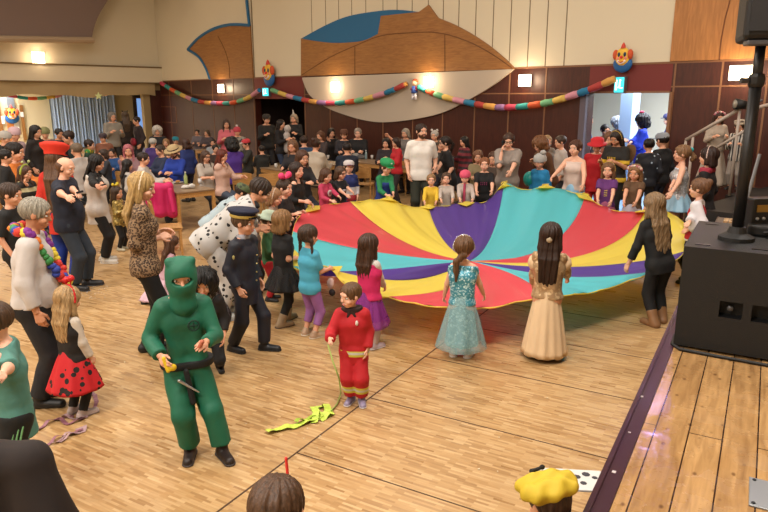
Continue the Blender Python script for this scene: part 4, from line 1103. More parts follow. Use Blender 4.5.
    def glasses(s, m='#111111'):
        b = s.b; pr = []
        for x in (-1, 1):
            for i in range(10):
                a0 = 2*PI*i/10; a1 = 2*PI*(i+1)/10
                pr.append(('c', b.hpnt(x*.165+math.cos(a0)*.11, .43, .5+math.sin(a0)*.085), b.hpnt(x*.165+math.cos(a1)*.11, .43, .5+math.sin(a1)*.085), .016*b.hh, .016*b.hh))
            pr.append(('c', b.hpnt(x*.28, .42, .52), b.hpnt(x*.39, 0, .52), .014*b.hh, .014*b.hh))
        pr.append(('c', b.hpnt(-.06, .44, .51), b.hpnt(.06, .44, .51), .014*b.hh, .014*b.hh))
        return s.sdf('glasses', pr, mat(m, .3), vox=s.vf, k=.002)
    def local(s, w):
        """world point -> local"""
        Mx = (Matrix.Translation(s.root.location) @ Matrix.Rotation(s.root.rotation_euler.z, 4, 'Z')).inverted(); q = Mx @ Vector(w); return V3(*q)
def loc_of(pos, face, w, z0=0):
    a = R(face-90); d = V3(w[0]-pos[0], w[1]-pos[1], w[2]-z0); return rotz(-a)@d
# ================================================================ PARACHUTE
PC = atY(470, 261, 8.0)
PER = [(293, 232, 8.4), (298, 218, 9.4), (311, 208, 10.4), (330, 204, 10.8), (350, 202, 11.0), (370, 200, 11.1), (390, 199, 11.15), (408, 206, 11.2),
       (429, 207, 11.25), (442, 206, 11.3), (458, 204, 11.35), (475, 203, 11.35), (490, 199, 11.35), (504, 184, 11.4), (525, 189.5, 11.3), (545, 186.5, 11.2),
       (565, 190, 11.2), (585, 196, 11.0), (605, 207, 10.8), (625, 211.5, 10.5), (645, 211, 10.2), (665, 211, 9.9), (683, 222, 9.4), (689, 238, 8.7),
       (684, 252, 8.0), (672, 262, 7.5), (655, 271, 7.15), (630, 280, 6.95), (600, 290, 6.7), (575, 294, 6.5), (545, 296, 6.3), (515, 302, 6.2),
       (483, 308, 6.12), (445, 307, 6.15), (415, 303, 6.25), (388, 297, 6.4), (362, 292, 6.4), (344, 283, 6.55), (331, 269, 6.7), (318, 274, 6.75), (305, 271, 6.85), (291, 262, 7.0)]
BND = {0: (375, 253), 4: (405, 242), 8: (441, 236), 13: (492, 234), 17: (552, 243), 20: (592, 252), 24: (588, 268), 26: (560, 277), 30: (515, 277), 35: (450, 287), 38: (405, 280), 40: (390, 268)}
PCOL = {0: 'r', 4: 'y', 8: 'p', 13: 't', 17: 'r', 20: 'y', 24: 'p', 26: 't', 30: 'r', 35: 'y', 38: 'p', 40: 't'}
def pmat(c, n): return mat(c, .42, n, trans=.5)
PM = {'r': pmat('#f0626f', 'red nylon'), 'y': pmat('#f9ea6c', 'yellow nylon'), 'p': pmat('#6c4fb4', 'purple nylon'), 't': pmat('#70e0ea', 'turquoise nylon')}
def build_parachute():
    P = [np.array(atY(*p)) for p in PER]; n = len(P); keys = sorted(BND); C0 = np.array(PC)
    # mid ring: interpolate the given mid points between the boundaries
    mids = {}
    for k in keys:
        Ym = (PER[k][2]+8.0)/2-.0; mids[k] = np.array(atY(BND[k][0], BND[k][1], Ym))
    for ii, k in enumerate(keys):
        k2 = keys[(ii+1) % len(keys)]; span = (k2-k) % n
        for j in range(span):
            t = j/span; mids[(k+j) % n] = mids[k]*(1-t)+mids[k2]*t
    SUB = 6; NR = 26; rng = random.Random(3)
    A = []; sect = []; 
    for i in range(n):
        ks = max([k for k in keys if k <= i]); 
        p0, p1, p2, p3 = P[(i-1) % n], P[i], P[(i+1) % n], P[(i+2) % n]
        for j in range(SUB):
            t = j/SUB; e = .5*((2*p1)+(-p0+p2)*t+(2*p0-5*p1+4*p2-p3)*t*t+(-p0+3*p1-3*p2+p3)*t**3)
            m = mids[i]*(1-t)+mids[(i+1) % n]*t
            sag = .012*math.sin(PI*t); e = e.copy(); e[2] -= sag; A.append((e, m, i+t)); sect.append(PCOL[ks])
    NA = len(A); vs = []; rs = [(k/NR) for k in range(1, NR+1)]
    for r in rs:
        for a, (e, m, th) in enumerate(A):
            q = C0*((1-r)*(1-2*r))+m*(4*r*(1-r))+e*(r*(2*r-1))
            wob = .018*math.sin(th*2.1+3*r)*r*(1-r)*4+.012*math.sin(th*5.3)*r**3+.006*math.sin(th*9+8*r)*r
            vs.append((q[0], q[1], q[2]+wob))
    vs.append(tuple(C0)); c = len(vs)-1
    root = empty('play_parachute', (PC.x, PC.y, 0)); tag(root, 'big round play parachute in red, yellow, purple and turquoise held up by children', 'parachute')
    segs = []
    start = 0
    keysA = [k*SUB for k in keys]+[n*SUB]
    for ki, k in enumerate(keys):
        a0, a1 = keysA[ki], keysA[ki+1]; mb = MB(); w = a1-a0+1
        idx = [(a % NA) for a in range(a0, a1+1)]
        v = [vs[c]]+[vs[ri*NA+a] for ri in range(NR) for a in idx]; v = [(x-PC.x, y-PC.y, z) for x, y, z in v]
        f = [(0, 1+i, 2+i) for i in range(w-1)]
        for ri in range(NR-1):
            for i in range(w-1): f.append((1+ri*w+i, 1+(ri+1)*w+i, 2+(ri+1)*w+i, 2+ri*w+i))
        mb.add(v, f); o = mb.build('fabric_panel', PM[PCOL[k]], root, smooth=True)
        o['label'] = {'r': 'red', 'y': 'yellow', 'p': 'purple', 't': 'turquoise'}[PCOL[k]]+' nylon wedge'
        s = o.modifiers.new('solid', 'SOLIDIFY'); s.thickness = .003
    # hem, yellow corner tabs with handles
    hem = [(A[i % NA][0][0]-PC.x, A[i % NA][0][1]-PC.y, A[i % NA][0][2]) for i in range(NA+1)]
    mb = MB(); mb.tube(hem, .007, 6, caps=False); o = mb.build('hem', PM['y'], root, smooth=True)
    for k in (2, 6, 8, 10.5, 13, 15, 17, 20, 38, 41):
        i = int(k*SUB) % NA; e = A[i][0]; l = A[(i-3) % NA][0]; r_ = A[(i+3) % NA][0]; cin = e*.93+np.array([C0[0], C0[1], e[2]-.02])*.07; out = e+(e-cin)*.25+V3(0, 0, .02)
        o3 = np.array([PC.x, PC.y, 0]); up = V3(0, 0, .012)
        mb = MB(); pts = [p-o3+up for p in (l, cin, r_, out)]; pts2 = [p-V3(0, 0, .008) for p in pts]
        mb.add(pts+pts2, [(0, 1, 2, 3), (7, 6, 5, 4), (0, 4, 5, 1), (1, 5, 6, 2), (2, 6, 7, 3), (3, 7, 4, 0)]); tb = mb.build('corner_tab', PM['y'], root)
        lp = MB(); d = nrm(e-cin); tn = nrm(r_-l); b0 = e+up-o3
        lp.tube([b0+tn*.05, b0+tn*.05+d*.06+V3(0, 0, .02), b0-tn*.05+d*.06+V3(0, 0, .02), b0-tn*.05], .008, 6); lp.build('handle', mat('#d8b93a', .6), tb, smooth=True)
build_parachute()
def W(u, v, Y): return np.array(atY(u, v, Y))

# ================================================================ NEAR PEOPLE
def NP(u, vf, vh, face, label, lod=0, hk=1., Y=None, z0=0., skin='f', eyes='#4a3426', brow='#4a3526', hands=None, group=None, hadd=0, **kw):
    """stand a person at a floor point; hands given as world points (R, L)"""
    if Y is None: p = at(u, vf, z0)
    else: p = atY(u, vh, Y)
    face += math.degrees(math.atan((384-u)/679)); zt_ = atY(u, vh, p.y).z; zm = z0+.7*(zt_-z0); p.x = (u-384)/FPX*(p.y*math.cos(PITCH)+(CAMH-zm)*math.sin(PITCH)); pos = (p.x, p.y); h = (zt_-z0)*hk+hadd
    if kw.get('pose') == 'sit' and hk == 1.: h = max(.95, min(1.88, (h-.44)/.53))
    if hands:
        for sd, w in zip(('handR', 'handL'), hands):
            if w is None: continue
            kw[sd] = loc_of(pos, face, w, z0) if isinstance(w, np.ndarray) else w
    h = max(.75, min(h, 2.0)); b = Body(h, **kw)
    return Person(pos, face, label, b, skin=skin, lod=lod, eyes=eyes, brow=brow, z0=z0, group=group)
def ring(p, name, a, c, r, m, w=.02):
    """band round a limb, centred at a, along c"""
    d = nrm(c); return p.mk(name, surf([('c', a-d*w, a+d*w, r, r)], p.vc, k=.005, cuts=[(a+d*w*.6, d), (a-d*w*.6, -d)]), p.M(m))
def prop(name, label, cat, mb, m, group=None, loc=(0, 0, 0), smooth=True):
    o = mb.build(name, m, smooth=smooth); o.location = loc; tag(o, label, cat, group); return o

# -- child in the green hood
p = NP(184, 450, 259, 275, 'child in green hooded ninja costume walking towards the stage', child=.65, hp=6, hy=0, bulk=.88, footR=(.02, .04, 0), footL=(-.13, .11, .0), hands=(W(160, 366, 3.98), W(206, 350, 3.95)), elbR=(.45, -.8, -.3), elbL=(-.45, -.8, -.3), skin='f')
G = mat('#0f6148', .62, 'green costume satin', var=.12, scale=5, bump=.3, bscale=25)
b = p.b; hh = b.hh
p.top(G, 1.93, hem=-.10, infl=.013, fold=.007, name='tunic', sleevein=.003); p.pants(G, .93, wide=.016, infl=.012, fold=.008)
p.sdf('hood', [b.hel((0, -.03, .62), (.45, .52, .46)), b.hel((0, .1, .3), (.38, .42, .34)), ('c', b.hpnt(0, .08, .15), b.hpnt(0, .12, -.3), .36*hh, .38*hh), b.hel((.3, .05, .97), (.1, .1, .1)), b.hel((-.3, .05, .97), (.1, .1, .1))],
      G, k=.04, vox=.006, subs=[b.hel((0, .52, .5), (.3, .34, .12))], disp=noise(.003, 40, 4))
p.shoes('#241a18', sole='#3a3434')
# belt, dagger, toy, emblem
P_ = b.P; F_ = b.F
p.sdf('belt', [('c', P_-b.X*.05*b.h+b.U*.02, P_+b.X*.05*b.h+b.U*.02, .078*b.h, .078*b.h)], '#15181a', cuts=[(P_+b.U*.045, b.U), (P_-b.U*.005, -b.U)])
p.sdf('belt_end', [('c', P_+F_*.13+b.X*.02, P_+F_*.14+V3(-.01, 0, -.22), .018, .022)], '#15181a')
p.sdf('toy_dagger', [('c', P_+F_*.15+V3(.07, 0, -.05), P_+F_*.155+V3(-.05, 0, -.15), .011, .006)], mat('#b8bcc0', .3, 'toy blade', metal=.8))
c = b.ch+F_*.1*b.h-b.X*.035*b.h
em = [('c', c+b.X*math.cos(a)*.035+b.U*math.sin(a)*.035, c+b.X*math.cos(a+.65)*.035+b.U*math.sin(a+.65)*.035, .006, .006) for a in np.arange(0, 6.2, .63)]+[('c', c-b.X*.02, c+b.X*.02, .006, .006), ('c', c-b.U*.02, c+b.U*.02, .006, .006)]
p.sdf('chest_emblem', em, '#0a3226', vox=.004, k=.002)
g = b.grip('R'); mb = MB(); 
p.sdf('plastic_toy', [('c', g+V3(0, 0, .03), g+V3(-.02, .02, -.05), .013, .013), ('e', g+V3(-.05, .02, -.03), np.eye(3), (.025, .012, .025))], '#d8b820', vox=.005)
g = b.grip('L'); p.sdf('small_card', [('c', g+V3(.02, .02, -.01), g+V3(.0, .03, .03), .014, .014)], '#b86a52', vox=.005)

# -- boy in the fire brigade costume
p = NP(354, 401, 283, 262, 'small boy in red firefighter costume trailing a lime streamer', child=1, hy=-42, hp=6, footR=(.03, .0, .0), footL=(-.06, .02, .0), hands=(W(328, 344, 4.75), None), lean=3, side=2, bulk=1.15, skin='p')
b = p.b; RED = mat('#b01420', .65, 'red costume cloth', var=.1, scale=6)
h = b.h
p.top(bands([(0, '#b01420'), (b.P[2]-.035*h, '#c9c24a'), (b.P[2]-.022*h, '#c8c8c4'), (b.P[2]+.0*h, '#c9c24a'), (b.P[2]+.014*h, '#b01420')]), 1.9, hem=-.10, infl=.018, fold=.004, name='jacket', sleevein=.008)
p.pants(bands([(0, '#b01420'), (.10*h, '#c9c24a'), (.115*h, '#c8c8c4'), (.14*h, '#c9c24a'), (.155*h, '#b01420')]), .9, wide=.012, infl=.010)
for sd in 'RL': ring(p, 'cuff_band', b.elb[sd]+(b.wri[sd]-b.elb[sd])*.72, b.wri[sd]-b.elb[sd], .034, '#c9c24a', .022)
p.sdf('collar', [('c', b.nb-b.X*.04*h, b.nb+b.X*.04*h, .047*h, .047*h), ('c', b.nb+b.F*.03*h, b.nb+b.F*.05*h-b.U*.05*h-b.X*.03*h, .022*h, .01*h), ('c', b.nb+b.F*.03*h, b.nb+b.F*.05*h-b.U*.05*h+b.X*.03*h, .022*h, .01*h)], '#2a1512', cuts=[(b.nb+b.U*.02*h, b.U)])
p.sdf('chest_badge', [('e', b.ch+b.F*.088*h-b.X*.045*h+b.U*.03*h, np.eye(3), (.012, .01, .022))], '#d8d0c8', vox=.004)
p.shoes('#8a7f9a', sole='#c8c0c0'); p.hair('#5a3e26', 'short', vol=1.1)

# -- boy in police costume
p = NP(244, 350, 211, 325, 'boy in dark police uniform and peaked cap with gold badge', child=.55, hp=5, hy=8, footR=(.05, -.10, .0), footL=(-.05, .10, 0), hands=(None, None), skin='f')
b = p.b; h = b.h; NAVY = mat('#121624', .6, 'dark navy serge', var=.1, scale=8)
p.top(NAVY, 1.93, hem=-.12, infl=.016, name='jacket', sleevein=.005, flare=.01); p.pants(NAVY, .95, wide=.008); p.shoes('#15171d', sole='#101010'); p.hair('#5a4432', 'short')
p.lathe_head('peaked_cap', [(.47, .0), (.48, .12), (.5, .14), (.60, .27), (.58, .33), (.3, .38), (.02, .39)], '#151a33', c=(0, -.05, .74))
p.lathe_head('cap_band', [(.49, 0), (.5, .03), (.5, .1), (.49, .12)], '#b79a4a', c=(0, -.05, .74))
p.sdf('cap_visor', [b.hel((0, .45, .78), (.38, .24, .035))], mat('#0a0a0c', .2, 'patent visor'), cuts=[(b.hpnt(0, .3, .7), -b.hf)])
p.sdf('cap_badge', [b.hel((0, .56, .95), (.08, .04, .09))], mat('#d0d0c8', .3, 'silver badge', metal=.7), vox=.005)
p.sdf('arm_badge', [('e', b.sho['R']+(b.elb['R']-b.sho['R'])*.4+V3(.035, .02, 0)*1.0, np.eye(3), (.015, .03, .034))], '#b0a868', vox=.005)
for i in range(4): p.sdf('button', [('e', b.P+b.F*(.093+.004*i)*h+b.U*(.05+.06*i)*h, np.eye(3), (.009, .009, .009))], mat('#c8b878', .3, 'brass', metal=.8), vox=.004)
p.sdf('collar', [('c', b.nb-b.X*.02*h, b.nb+b.X*.02*h, .036*h, .036*h)], '#9898a0', cuts=[(b.nb+b.U*.025*h, b.U)])

# -- girl in ice blue gown
p = NP(463, 356, 237, 82, 'girl in sequinned ice blue gown with tulle overlay seen from behind', child=1, fem=1, hy=8, hands=(W(487, 303, 6.12), W(442, 303, 6.15)), skin='p')
b = p.b; h = b.h; ICE = sparkle('#4092aa', '#c8eef6', scale=75)
p.top(ICE, .35, hem=0, infl=.010, name='bodice', neck=-.03); p.skirt(sparkle('#3f90a6', '#bfe6f0', scale=60), .13, .068, .135, folds=11, amp=.07, name='gown_skirt')
p.skirt(mat('#9cc3c6', .6, 'blue tulle', alpha=.32), .10, .075, .20, folds=9, amp=.10, name='tulle_overlay', thick=.002)
p.hair('#5d4027', 'lowpony', .16); p.headband(mat('#d8d8e0', .2, 'silver tiara', metal=.5), r=.03, name='tiara'); p.shoes('#c8b8ac', sole='#d8d0c8')
# -- girl in cream gown
p = NP(549, 357, 224, 84, 'girl in long cream satin gown with puff sleeves and dark tied hair', child=.8, fem=1, hands=(W(572, 292, 6.35), W(532, 298, 6.2)), skin='f')
b = p.b; h = b.h; CRM = mat('#d9bd98', .32, 'cream satin', var=.08, scale=6, bump=.3, bscale=14)
p.top(sparkle('#a98a66', '#d9bf96', name='brocade', scale=40), 1.6, hem=0, infl=.012, name='bodice', neck=-.01, sleevein=.004)
p.skirt(CRM, .05, .072, .165, folds=14, amp=.075, name='gown_skirt')
for sd, k in (('R', 1), ('L', -1)): p.sdf('puff_sleeve', [('e', b.sho[sd]+(b.elb[sd]-b.sho[sd])*.35, np.eye(3), (.06*h, .058*h, .062*h))], CRM, k=.01, disp=noise(.005, 60, 2))
p.hair('#2c1a12', 'half', .22, vol=1.05); p.sdf('hair_tie', [b.hel((0, -.5, .42), (.12, .1, .12))], '#a8967c'); p.shoes('#6a4a3a', sole='#4a3a30')
# -- girl with pink bodice and purple tulle
p = NP(369, 347, 235, 48, 'girl in magenta bodice and purple tulle skirt over white sleeves', child=1, fem=1, hands=(W(387, 294, 6.4), W(372, 292, 6.5)), skin='f')
b = p.b; h = b.h
p.top('#cfc9c4', 1.9, hem=.0, infl=.008, name='undershirt'); p.top('#c41f5e', 0, hem=-.0, infl=.02, name='bodice', neck=-.045)
p.skirt(mat('#7d2378', .7, 'purple tulle', var=.1), .31, .072, .15, folds=13, amp=.09, name='tulle_skirt'); p.skirt(mat('#8a2c86', .7, 'purple tulle veil', alpha=.55), .24, .076, .18, folds=9, amp=.12, name='veil_skirt', thick=.002)
p.hair('#3b2518', 'half', .13); p.shoes('#b8a8b0', sole='#c8c0c0'); p.pants('#b9a6a0', .96, infl=.003, fold=0, name='tights')
# -- girl with turquoise T-shirt and braids
p = NP(309, 336, 226, 40, 'girl in turquoise T-shirt and purple leggings with two braids', child=.9, fem=1, hands=(W(332, 271, 6.65), W(322, 272, 6.75)), skin='f')
b = p.b; h = b.h
p.top('#4aa6c4', .85, hem=-.05, infl=.012, name='t_shirt'); p.pants('#93609c', .80, infl=.006, name='leggings', fold=.001); p.hair('#3a281c', 'braids'); p.shoes('#a88a70', sole='#cfc4b4')
g = b.grip('R'); p.sdf('toy_pouch', [('e', g+V3(.0, -.03, -.16), np.eye(3), (.045, .03, .06))], '#c9a9a4'); p.sdf('black_pompom', [('e', g+V3(.01, -.02, -.26), np.eye(3), (.038, .03, .038))], '#1c0f14')
# -- girl in black T-shirt and net skirt
p = NP(283, 323, 211, 38, 'girl in black T-shirt, black net skirt and beige boots', child=.8, fem=1, hands=(W(297, 262, 7.0), W(292, 262, 7.05)), footR=(.06, -.10, 0), footL=(-.05, .06, 0), skin='f')
b = p.b; h = b.h
p.top('#101114', .75, hem=-.02, infl=.010, name='t_shirt'); p.pants('#0e0f12', .9, infl=.004, fold=0, name='leggings'); p.skirt(mat('#15161a', .7, 'black net', alpha=.85), .40, .076, .17, folds=11, amp=.14, name='net_skirt', thick=.003)
p.hair('#7d5c38', 'bob', vol=1.15); p.shoes('#9a8468', high=.08, sole='#5a4a3c', name='boot', size=1.15)
# -- girl in black with long wavy hair, right
p = NP(663, 324, 194, 128, 'girl in black clothes and tan boots leaning to the parachute, long wavy hair', child=.5, fem=1, lean=10, side=-8, hy=10, hands=(W(668, 258, 7.35), W(625, 272, 6.95)), footR=(.085, .02, 0), footL=(-.04, -.05, 0), skin='f')
b = p.b; h = b.h
p.top('#0e0e10', 1.7, hem=-.07, infl=.012, name='shirt'); p.pants('#0d0d0f', .9, infl=.007, name='trousers'); p.hair('#7a6246', 'wavy', .24, vol=1.05); p.shoes('#86603f', high=.09, name='boot', size=1.2)
# -- woman in leopard top
p = NP(142, 353, 174, 2, 'woman in leopard print top and black trousers with blond ponytail', child=0, fem=1, hy=-14, hp=12, hands=(W(163, 243, 6.1), W(165, 238, 6.3)), footR=(.04, .02, 0), footL=(-.04, -.03, 0), skin='p')
b = p.b; h = b.h
p.top(spots('#92775a', '#2c1f18', 55, .52, ring='#6a4c30', thr2=.26, name='leopard print'), 1.75, hem=-.04, infl=.012, fold=.002, name='blouse'); p.pants('#0b0b0d', .97, infl=.006); p.shoes('#0d0d0e'); p.hair('#a98a58', 'long', .10); p.headband('#d8c8b0')
# -- ladybird girl
p = NP(69, 414, 288, 35, 'small girl in red dotted ladybird dress with wavy blond hair', child=1, fem=1, hp=8, hands=((.11, .1, .36), (-.12, .06, .33)), skin='p')
b = p.b; h = b.h
p.top('#c9bfb2', 1.9, hem=.0, infl=.008, name='undershirt', sleevein=.004); p.top('#15100f', 0, hem=0, infl=.018, name='vest', neck=-.04)
p.skirt(spots('#b8121c', '#140a0a', 15, .34, name='red dotted cloth'), .235, .084, .20, folds=9, amp=.09, name='dotted_skirt'); p.pants('#101012', .97, infl=.003, fold=0, name='tights'); p.shoes('#b8a8a4', sole='#8a7a74')
p.hair('#a2845c', 'wavy', .17, vol=1.25); p.headband('#c41820', r=.045)
for x, z in ((-.1, 1.2), (.12, 1.3)): p.sdf('feeler', [('c', b.hpnt(x, 0, 1.0), b.hpnt(x*1.3, 0, z), .03*b.hh, .03*b.hh), b.hel((x*1.35, 0, z+.06), (.13, .13, .13))], mat('#c81a22', .4), vox=.006)
# -- grey haired man
p = NP(27, 402, 199, -12, 'grey haired man in white shirt with a colourful flower garland', child=0, lean=7, hp=10, bulk=1.15, belly=.8, hands=(W(38, 322, 4.75), W(60, 285, 5.2)), skin='t', brow='#8a8478')
b = p.b; h = b.h
p.top('#c4bfbd', 1.85, hem=-.0, infl=.012, fold=.006, name='shirt', sleevein=.006); p.pants('#14161c', .96, wide=.014, infl=.01); p.shoes('#0e0e10'); p.hair('#8f897c', 'short', vol=1.1)
LC = ['#d8c23a', '#c8342a', '#2c3f9a', '#3a8a4a', '#e07a28', '#7a2a8a']
parts = []; rr = random.Random(1)
for i in range(64):
    a = 2*PI*i/64; x = math.sin(a); y = math.cos(a)
    c_ = b.nb+b.X*x*.095*h*(1-.25*max(y, 0)) + (b.F*(.075+.075*(y > 0)*y)*y*h) + b.U*(.028*h-max(y, 0)**1.4*.25*h)
    c_ = c_-b.U*.01*h
    parts.append((*ballq(c_+V3(rr.uniform(-.008, .008), rr.uniform(-.008, .008), rr.uniform(-.008, .008)), np.eye(3)@rotz(i), (.04, .036, .028+.01*(i % 2)), 7), (i//3) % 6))
npmesh('flower_garland', parts, [mat(c, .7) for c in LC], p.root)
# -- boy at the left edge
p = NP(8, 500, 303, 178, 'boy in teal T-shirt and black shorts with green stripes at the left edge', child=.8, hands=(W(-22, 385, 2.9), W(2, 384, 2.95)), hp=18, skin='p')
p.top('#4c8076', .9, hem=-.11, infl=.018, name='t_shirt', flare=.015, sleevein=.012); p.pants('#0d0f0e', .36, wide=.03, infl=.014, name='shorts'); p.hair('#4a3626', 'short'); p.shoes('#303030', sole='#aaaaaa')
b = p.b
for sd in 'RL':
    A = b.hip[sd]; K = b.kne[sd]; k = 1 if sd == 'R' else -1
    for j in (-1, 0, 1):
        a0 = A+V3(k*.055+k*.02, -.02+j*.022, -.02); p.sdf('side_stripe', [('c', a0+V3(k*.006, 0, 0), a0+(K-A)*.62+V3(k*.022, 0, 0), .006, .006)], '#6aa06a', vox=.005)
# -- bald man in navy T-shirt
p = NP(66, 288, 158, 335, 'bald man in navy T-shirt and grey jeans holding a phone', child=0, bulk=1.22, belly=.6, hp=16, hy=-4, lean=0, hands=(W(80, 212, 7.15), W(86, 207, 7.4)), footR=(.06, .02, 0), footL=(-.07, .06, 0), skin='p', brow='#6a4a38')
b = p.b; h = b.h
p.top('#141b2c', .85, hem=-.05, infl=.014, name='t_shirt', sleevein=.008); p.pants('#26303c', .96, wide=.012, infl=.008, name='jeans'); p.shoes('#1a1a1e', sole='#3a3a3e')
p.sdf('hair', [b.hel((0, -.12, .50), (.41, .43, .36))], hairmat('#5a3c28'), cuts=[(b.hpnt(0, .02, .5), b.hf+b.hu*.25), (b.hpnt(0, 0, .74), b.hu)])
g = b.grip('L'); o = p.sdf('mobile_phone', [('c', g+V3(.03, 0, .015), g+V3(-.05, .03, .02), .013, .013)], '#15161a')
for i, (x, w_) in enumerate(((-.05, .012), (-.03, .02), (-.012, .012), (.006, .018), (.024, .012), (.042, .02))): p.sdf('shirt_print', [('c', b.ch+b.F*.098*h*1.16+b.X*x*1.2-b.U*.035, b.ch+b.F*.098*h*1.16+b.X*x*1.2-b.U*(.035+w_), .006, .006)], '#a8b0bc', vox=.005)
# -- figure with the red cap
p = NP(58, 280, 151, 60, 'person in red and blue costume with big red cap and very long brown hair', Y=8.6, child=0, fem=1, hp=5, skin='f')
b = p.b; h = b.h
p.top('#c22a1c', 1.9, hem=-.12, infl=.014, name='jacket', flare=.02); p.pants('#17358f', .97, wide=.012); p.shoes('#16244a'); p.hair('#5e4330', 'long', .42, vol=1.2)
p.lathe_head('flat_cap', [(.50, 0), (.52, .22), (.70, .42), (.72, .58), (.5, .68), (.02, .70)], '#d63420', c=(0, -.03, .74), n=28, tilt=-8)
p.sdf('cap_visor', [b.hel((0, .5, .74), (.42, .3, .04))], '#c42c1a')
p.sdf('blue_sash', [('c', b.sho['R'], b.P-b.X*.06*h-b.F*.07*h, .03, .03)], '#2438a0')
# -- woman in white fur vest
p = NP(96, 262, 155, 345, 'woman in white fur vest over black clothes with long black hair looking at a phone', lod=0, child=0, fem=1, hp=18, hands=(W(112, 207, 8.1), W(113, 204, 8.4)), footR=(.05, .03, 0), skin='f')
b = p.b; h = b.h
p.top('#0d0d0f', 1.9, hem=-.02, infl=.008, name='sweater'); p.top(mat('#c4beb8', .9, 'white fur', bump=.8, bscale=60), 0, hem=-.13, infl=.03, fold=.01, name='fur_vest', flare=.02, neck=-.03); p.pants('#0c0c0e', .96, wide=.01); p.shoes('#c8c4bc', sole='#d8d4cc'); p.hair('#120d0c', 'long', .2)
g = b.grip('R'); p.sdf('mobile_phone', [('c', g+V3(0, .03, .02), g+V3(-.03, .08, .03), .012, .012)], '#101114')
pass
# -- gold sequin child
p = NP(118, 250, 187, 330, 'child in gold sequin top and black leggings with yellow bow', lod=1, child=.9, fem=1, hands=('hold', None), skin='f')
b = p.b; p.top(sparkle('#7d6a35', '#d9c070', scale=45), 1.8, hem=-.08, infl=.014, name='sequin_top'); p.pants('#0e0e10', .95); p.shoes('#b0a890'); p.hair('#3a2a20', 'long', .15)
for x in (-1, 1): p.sdf('hair_bow', [('c', b.hpnt(0, -.1, 1.08), b.hpnt(x*.35, -.1, 1.22), .05*b.hh, .14*b.hh)], '#c9b12c')
# -- kneeling girl
p = NP(163, 300, 247, 8, 'girl with curly brown hair kneeling on the floor in a pink and white dress', lod=1, child=1, fem=1, pose='kneel', hk=1.48, lean=18, hands=((.08, .22, .12), (-.08, .22, .12)), skin='f')
b = p.b; p.top('#b58f9a', .9, hem=0, name='bodice'); p.skirt('#c9a9b8', .04, .08, .2, folds=9, amp=.1, name='dress_skirt', back=.12); p.hair('#4a2f20', 'wavy', .25, vol=1.1); p.shoes('#141418')
# -- crouching child in black wig
p = NP(207, 372, 268, 265, 'child crouching in big black curly wig and dark net cape behind the green hooded child', child=.8, hk=1.18, lean=22, hip=.40, hp=5, hands=(W(213, 362, 5.1), None), footR=(.09, .05, 0), footL=(-.06, -.05, 0), skin='f')
b = p.b; h = b.h; p.top('#141214', 1.7, hem=-.08, infl=.014); p.pants('#121114', .95); p.hair('#0b0a0a', 'bushy', vol=1.0); p.shoes('#131214')
NETM = sparkle('#19181a', '#8f8d92', name='silver dotted net', scale=60)
p.sdf('net_cape', [('c', b.nb-b.F*.05*h, b.P-b.F*.14*h, .1*h, .16*h), ('c', b.P-b.F*.14*h, b.P-b.F*.2*h+V3(0, 0, -.22), .14*h, .10*h)], NETM, k=.05, disp=noise(.012, 22, 3))
# -- adult in dalmatian suit
p = NP(222, 316, 187, 0, 'adult in white dalmatian spotted suit bending down to the children', child=0, hk=1.25, lean=50, hp=10, bulk=1.15, hands=(W(262, 235, 7.2), W(268, 232, 7.6)), footR=(.06, -.06, 0), footL=(-.06, .0, 0), hip=(0, -.13, .88), skin='t')
b = p.b; DAL = spots('#b8b6b4', '#111113', 15, .29, name='dalmatian cloth')
p.top(DAL, 1.7, hem=-.08, infl=.03, fold=.008, name='spotted_top', sleevein=.015); p.pants(DAL, .95, wide=.03, infl=.022, fold=.008, name='spotted_trousers'); p.shoes('#a8a8a4', sole='#888888'); p.hair('#2e2119', 'short', vol=1.2)
p.sdf('hood_ear', [('c', b.nb-b.F*.02, b.nb+b.F*.06+b.X*.1+V3(0, 0, .03), .05, .03)], '#121214')
# -- person with camouflage cap behind
p = NP(208, 280, 183, 0, 'person in pale spotted jacket and green camouflage cap bending behind the dalmatian suit', Y=8.8, lod=1, child=0, hk=1.12, lean=50, hp=15, hands=(None, None), skin='f')
b = p.b; p.top(spots('#9fb0b8', '#1a1d24', 9, .2, name='pale spotted cloth'), 1.8, hem=-.06, infl=.022); p.pants('#3a4048', .95); p.hair('#2c211a', 'short'); p.shoes('#222222')
p.lathe_head('camouflage_cap', [(.46, 0), (.47, .2), (.35, .36), (.02, .42)], spots('#4d5a3a', '#2a3322', 12, .35, name='camouflage'), c=(0, -.03, .7)); 
# -- children by the left of the parachute
p = NP(268, 300, 213, 350, 'small child in white and green cap and red trousers between two taller children', lod=1, child=1, hp=12, hands=('hold', 'hold'), skin='f')
b = p.b; p.top('#3a6a44', 1.8); p.pants('#b01c26', .95); p.hair('#4a3626', 'short'); p.shoes('#222222'); p.lathe_head('sun_hat', [(.72, -.05), (.74, .0), (.48, .05), (.46, .3), (.3, .42), (.02, .46)], '#a9b8a4', c=(0, -.02, .72)); p.sdf('red_cloth', [('e', b.ch+b.F*.1*b.h, np.eye(3), (.06, .04, .07))], '#b0121c')
p = NP(273, 270, 189, 345, 'blond child crouching low beside the long haired girl in black', lod=1, Y=9.0, child=1, fem=1, hp=12, hands=('hold', 'hold'), skin='p'); p.top('#8a7464', 1.8); p.pants('#4a4038', .95); p.hair('#8a6544', 'bob'); p.shoes('#222222'); p.headband('#b8a090')
p = NP(285, 270, 180, 330, 'child with a pink hair bow behind the girl in the net skirt', lod=1, Y=9.3, child=1, fem=1, hands=('hold', 'hold'), skin='p'); b = p.b; p.top('#1c1a1e', 1.8); p.pants('#1c1a1e', .95); p.hair('#3a281c', 'short'); p.shoes('#222222')
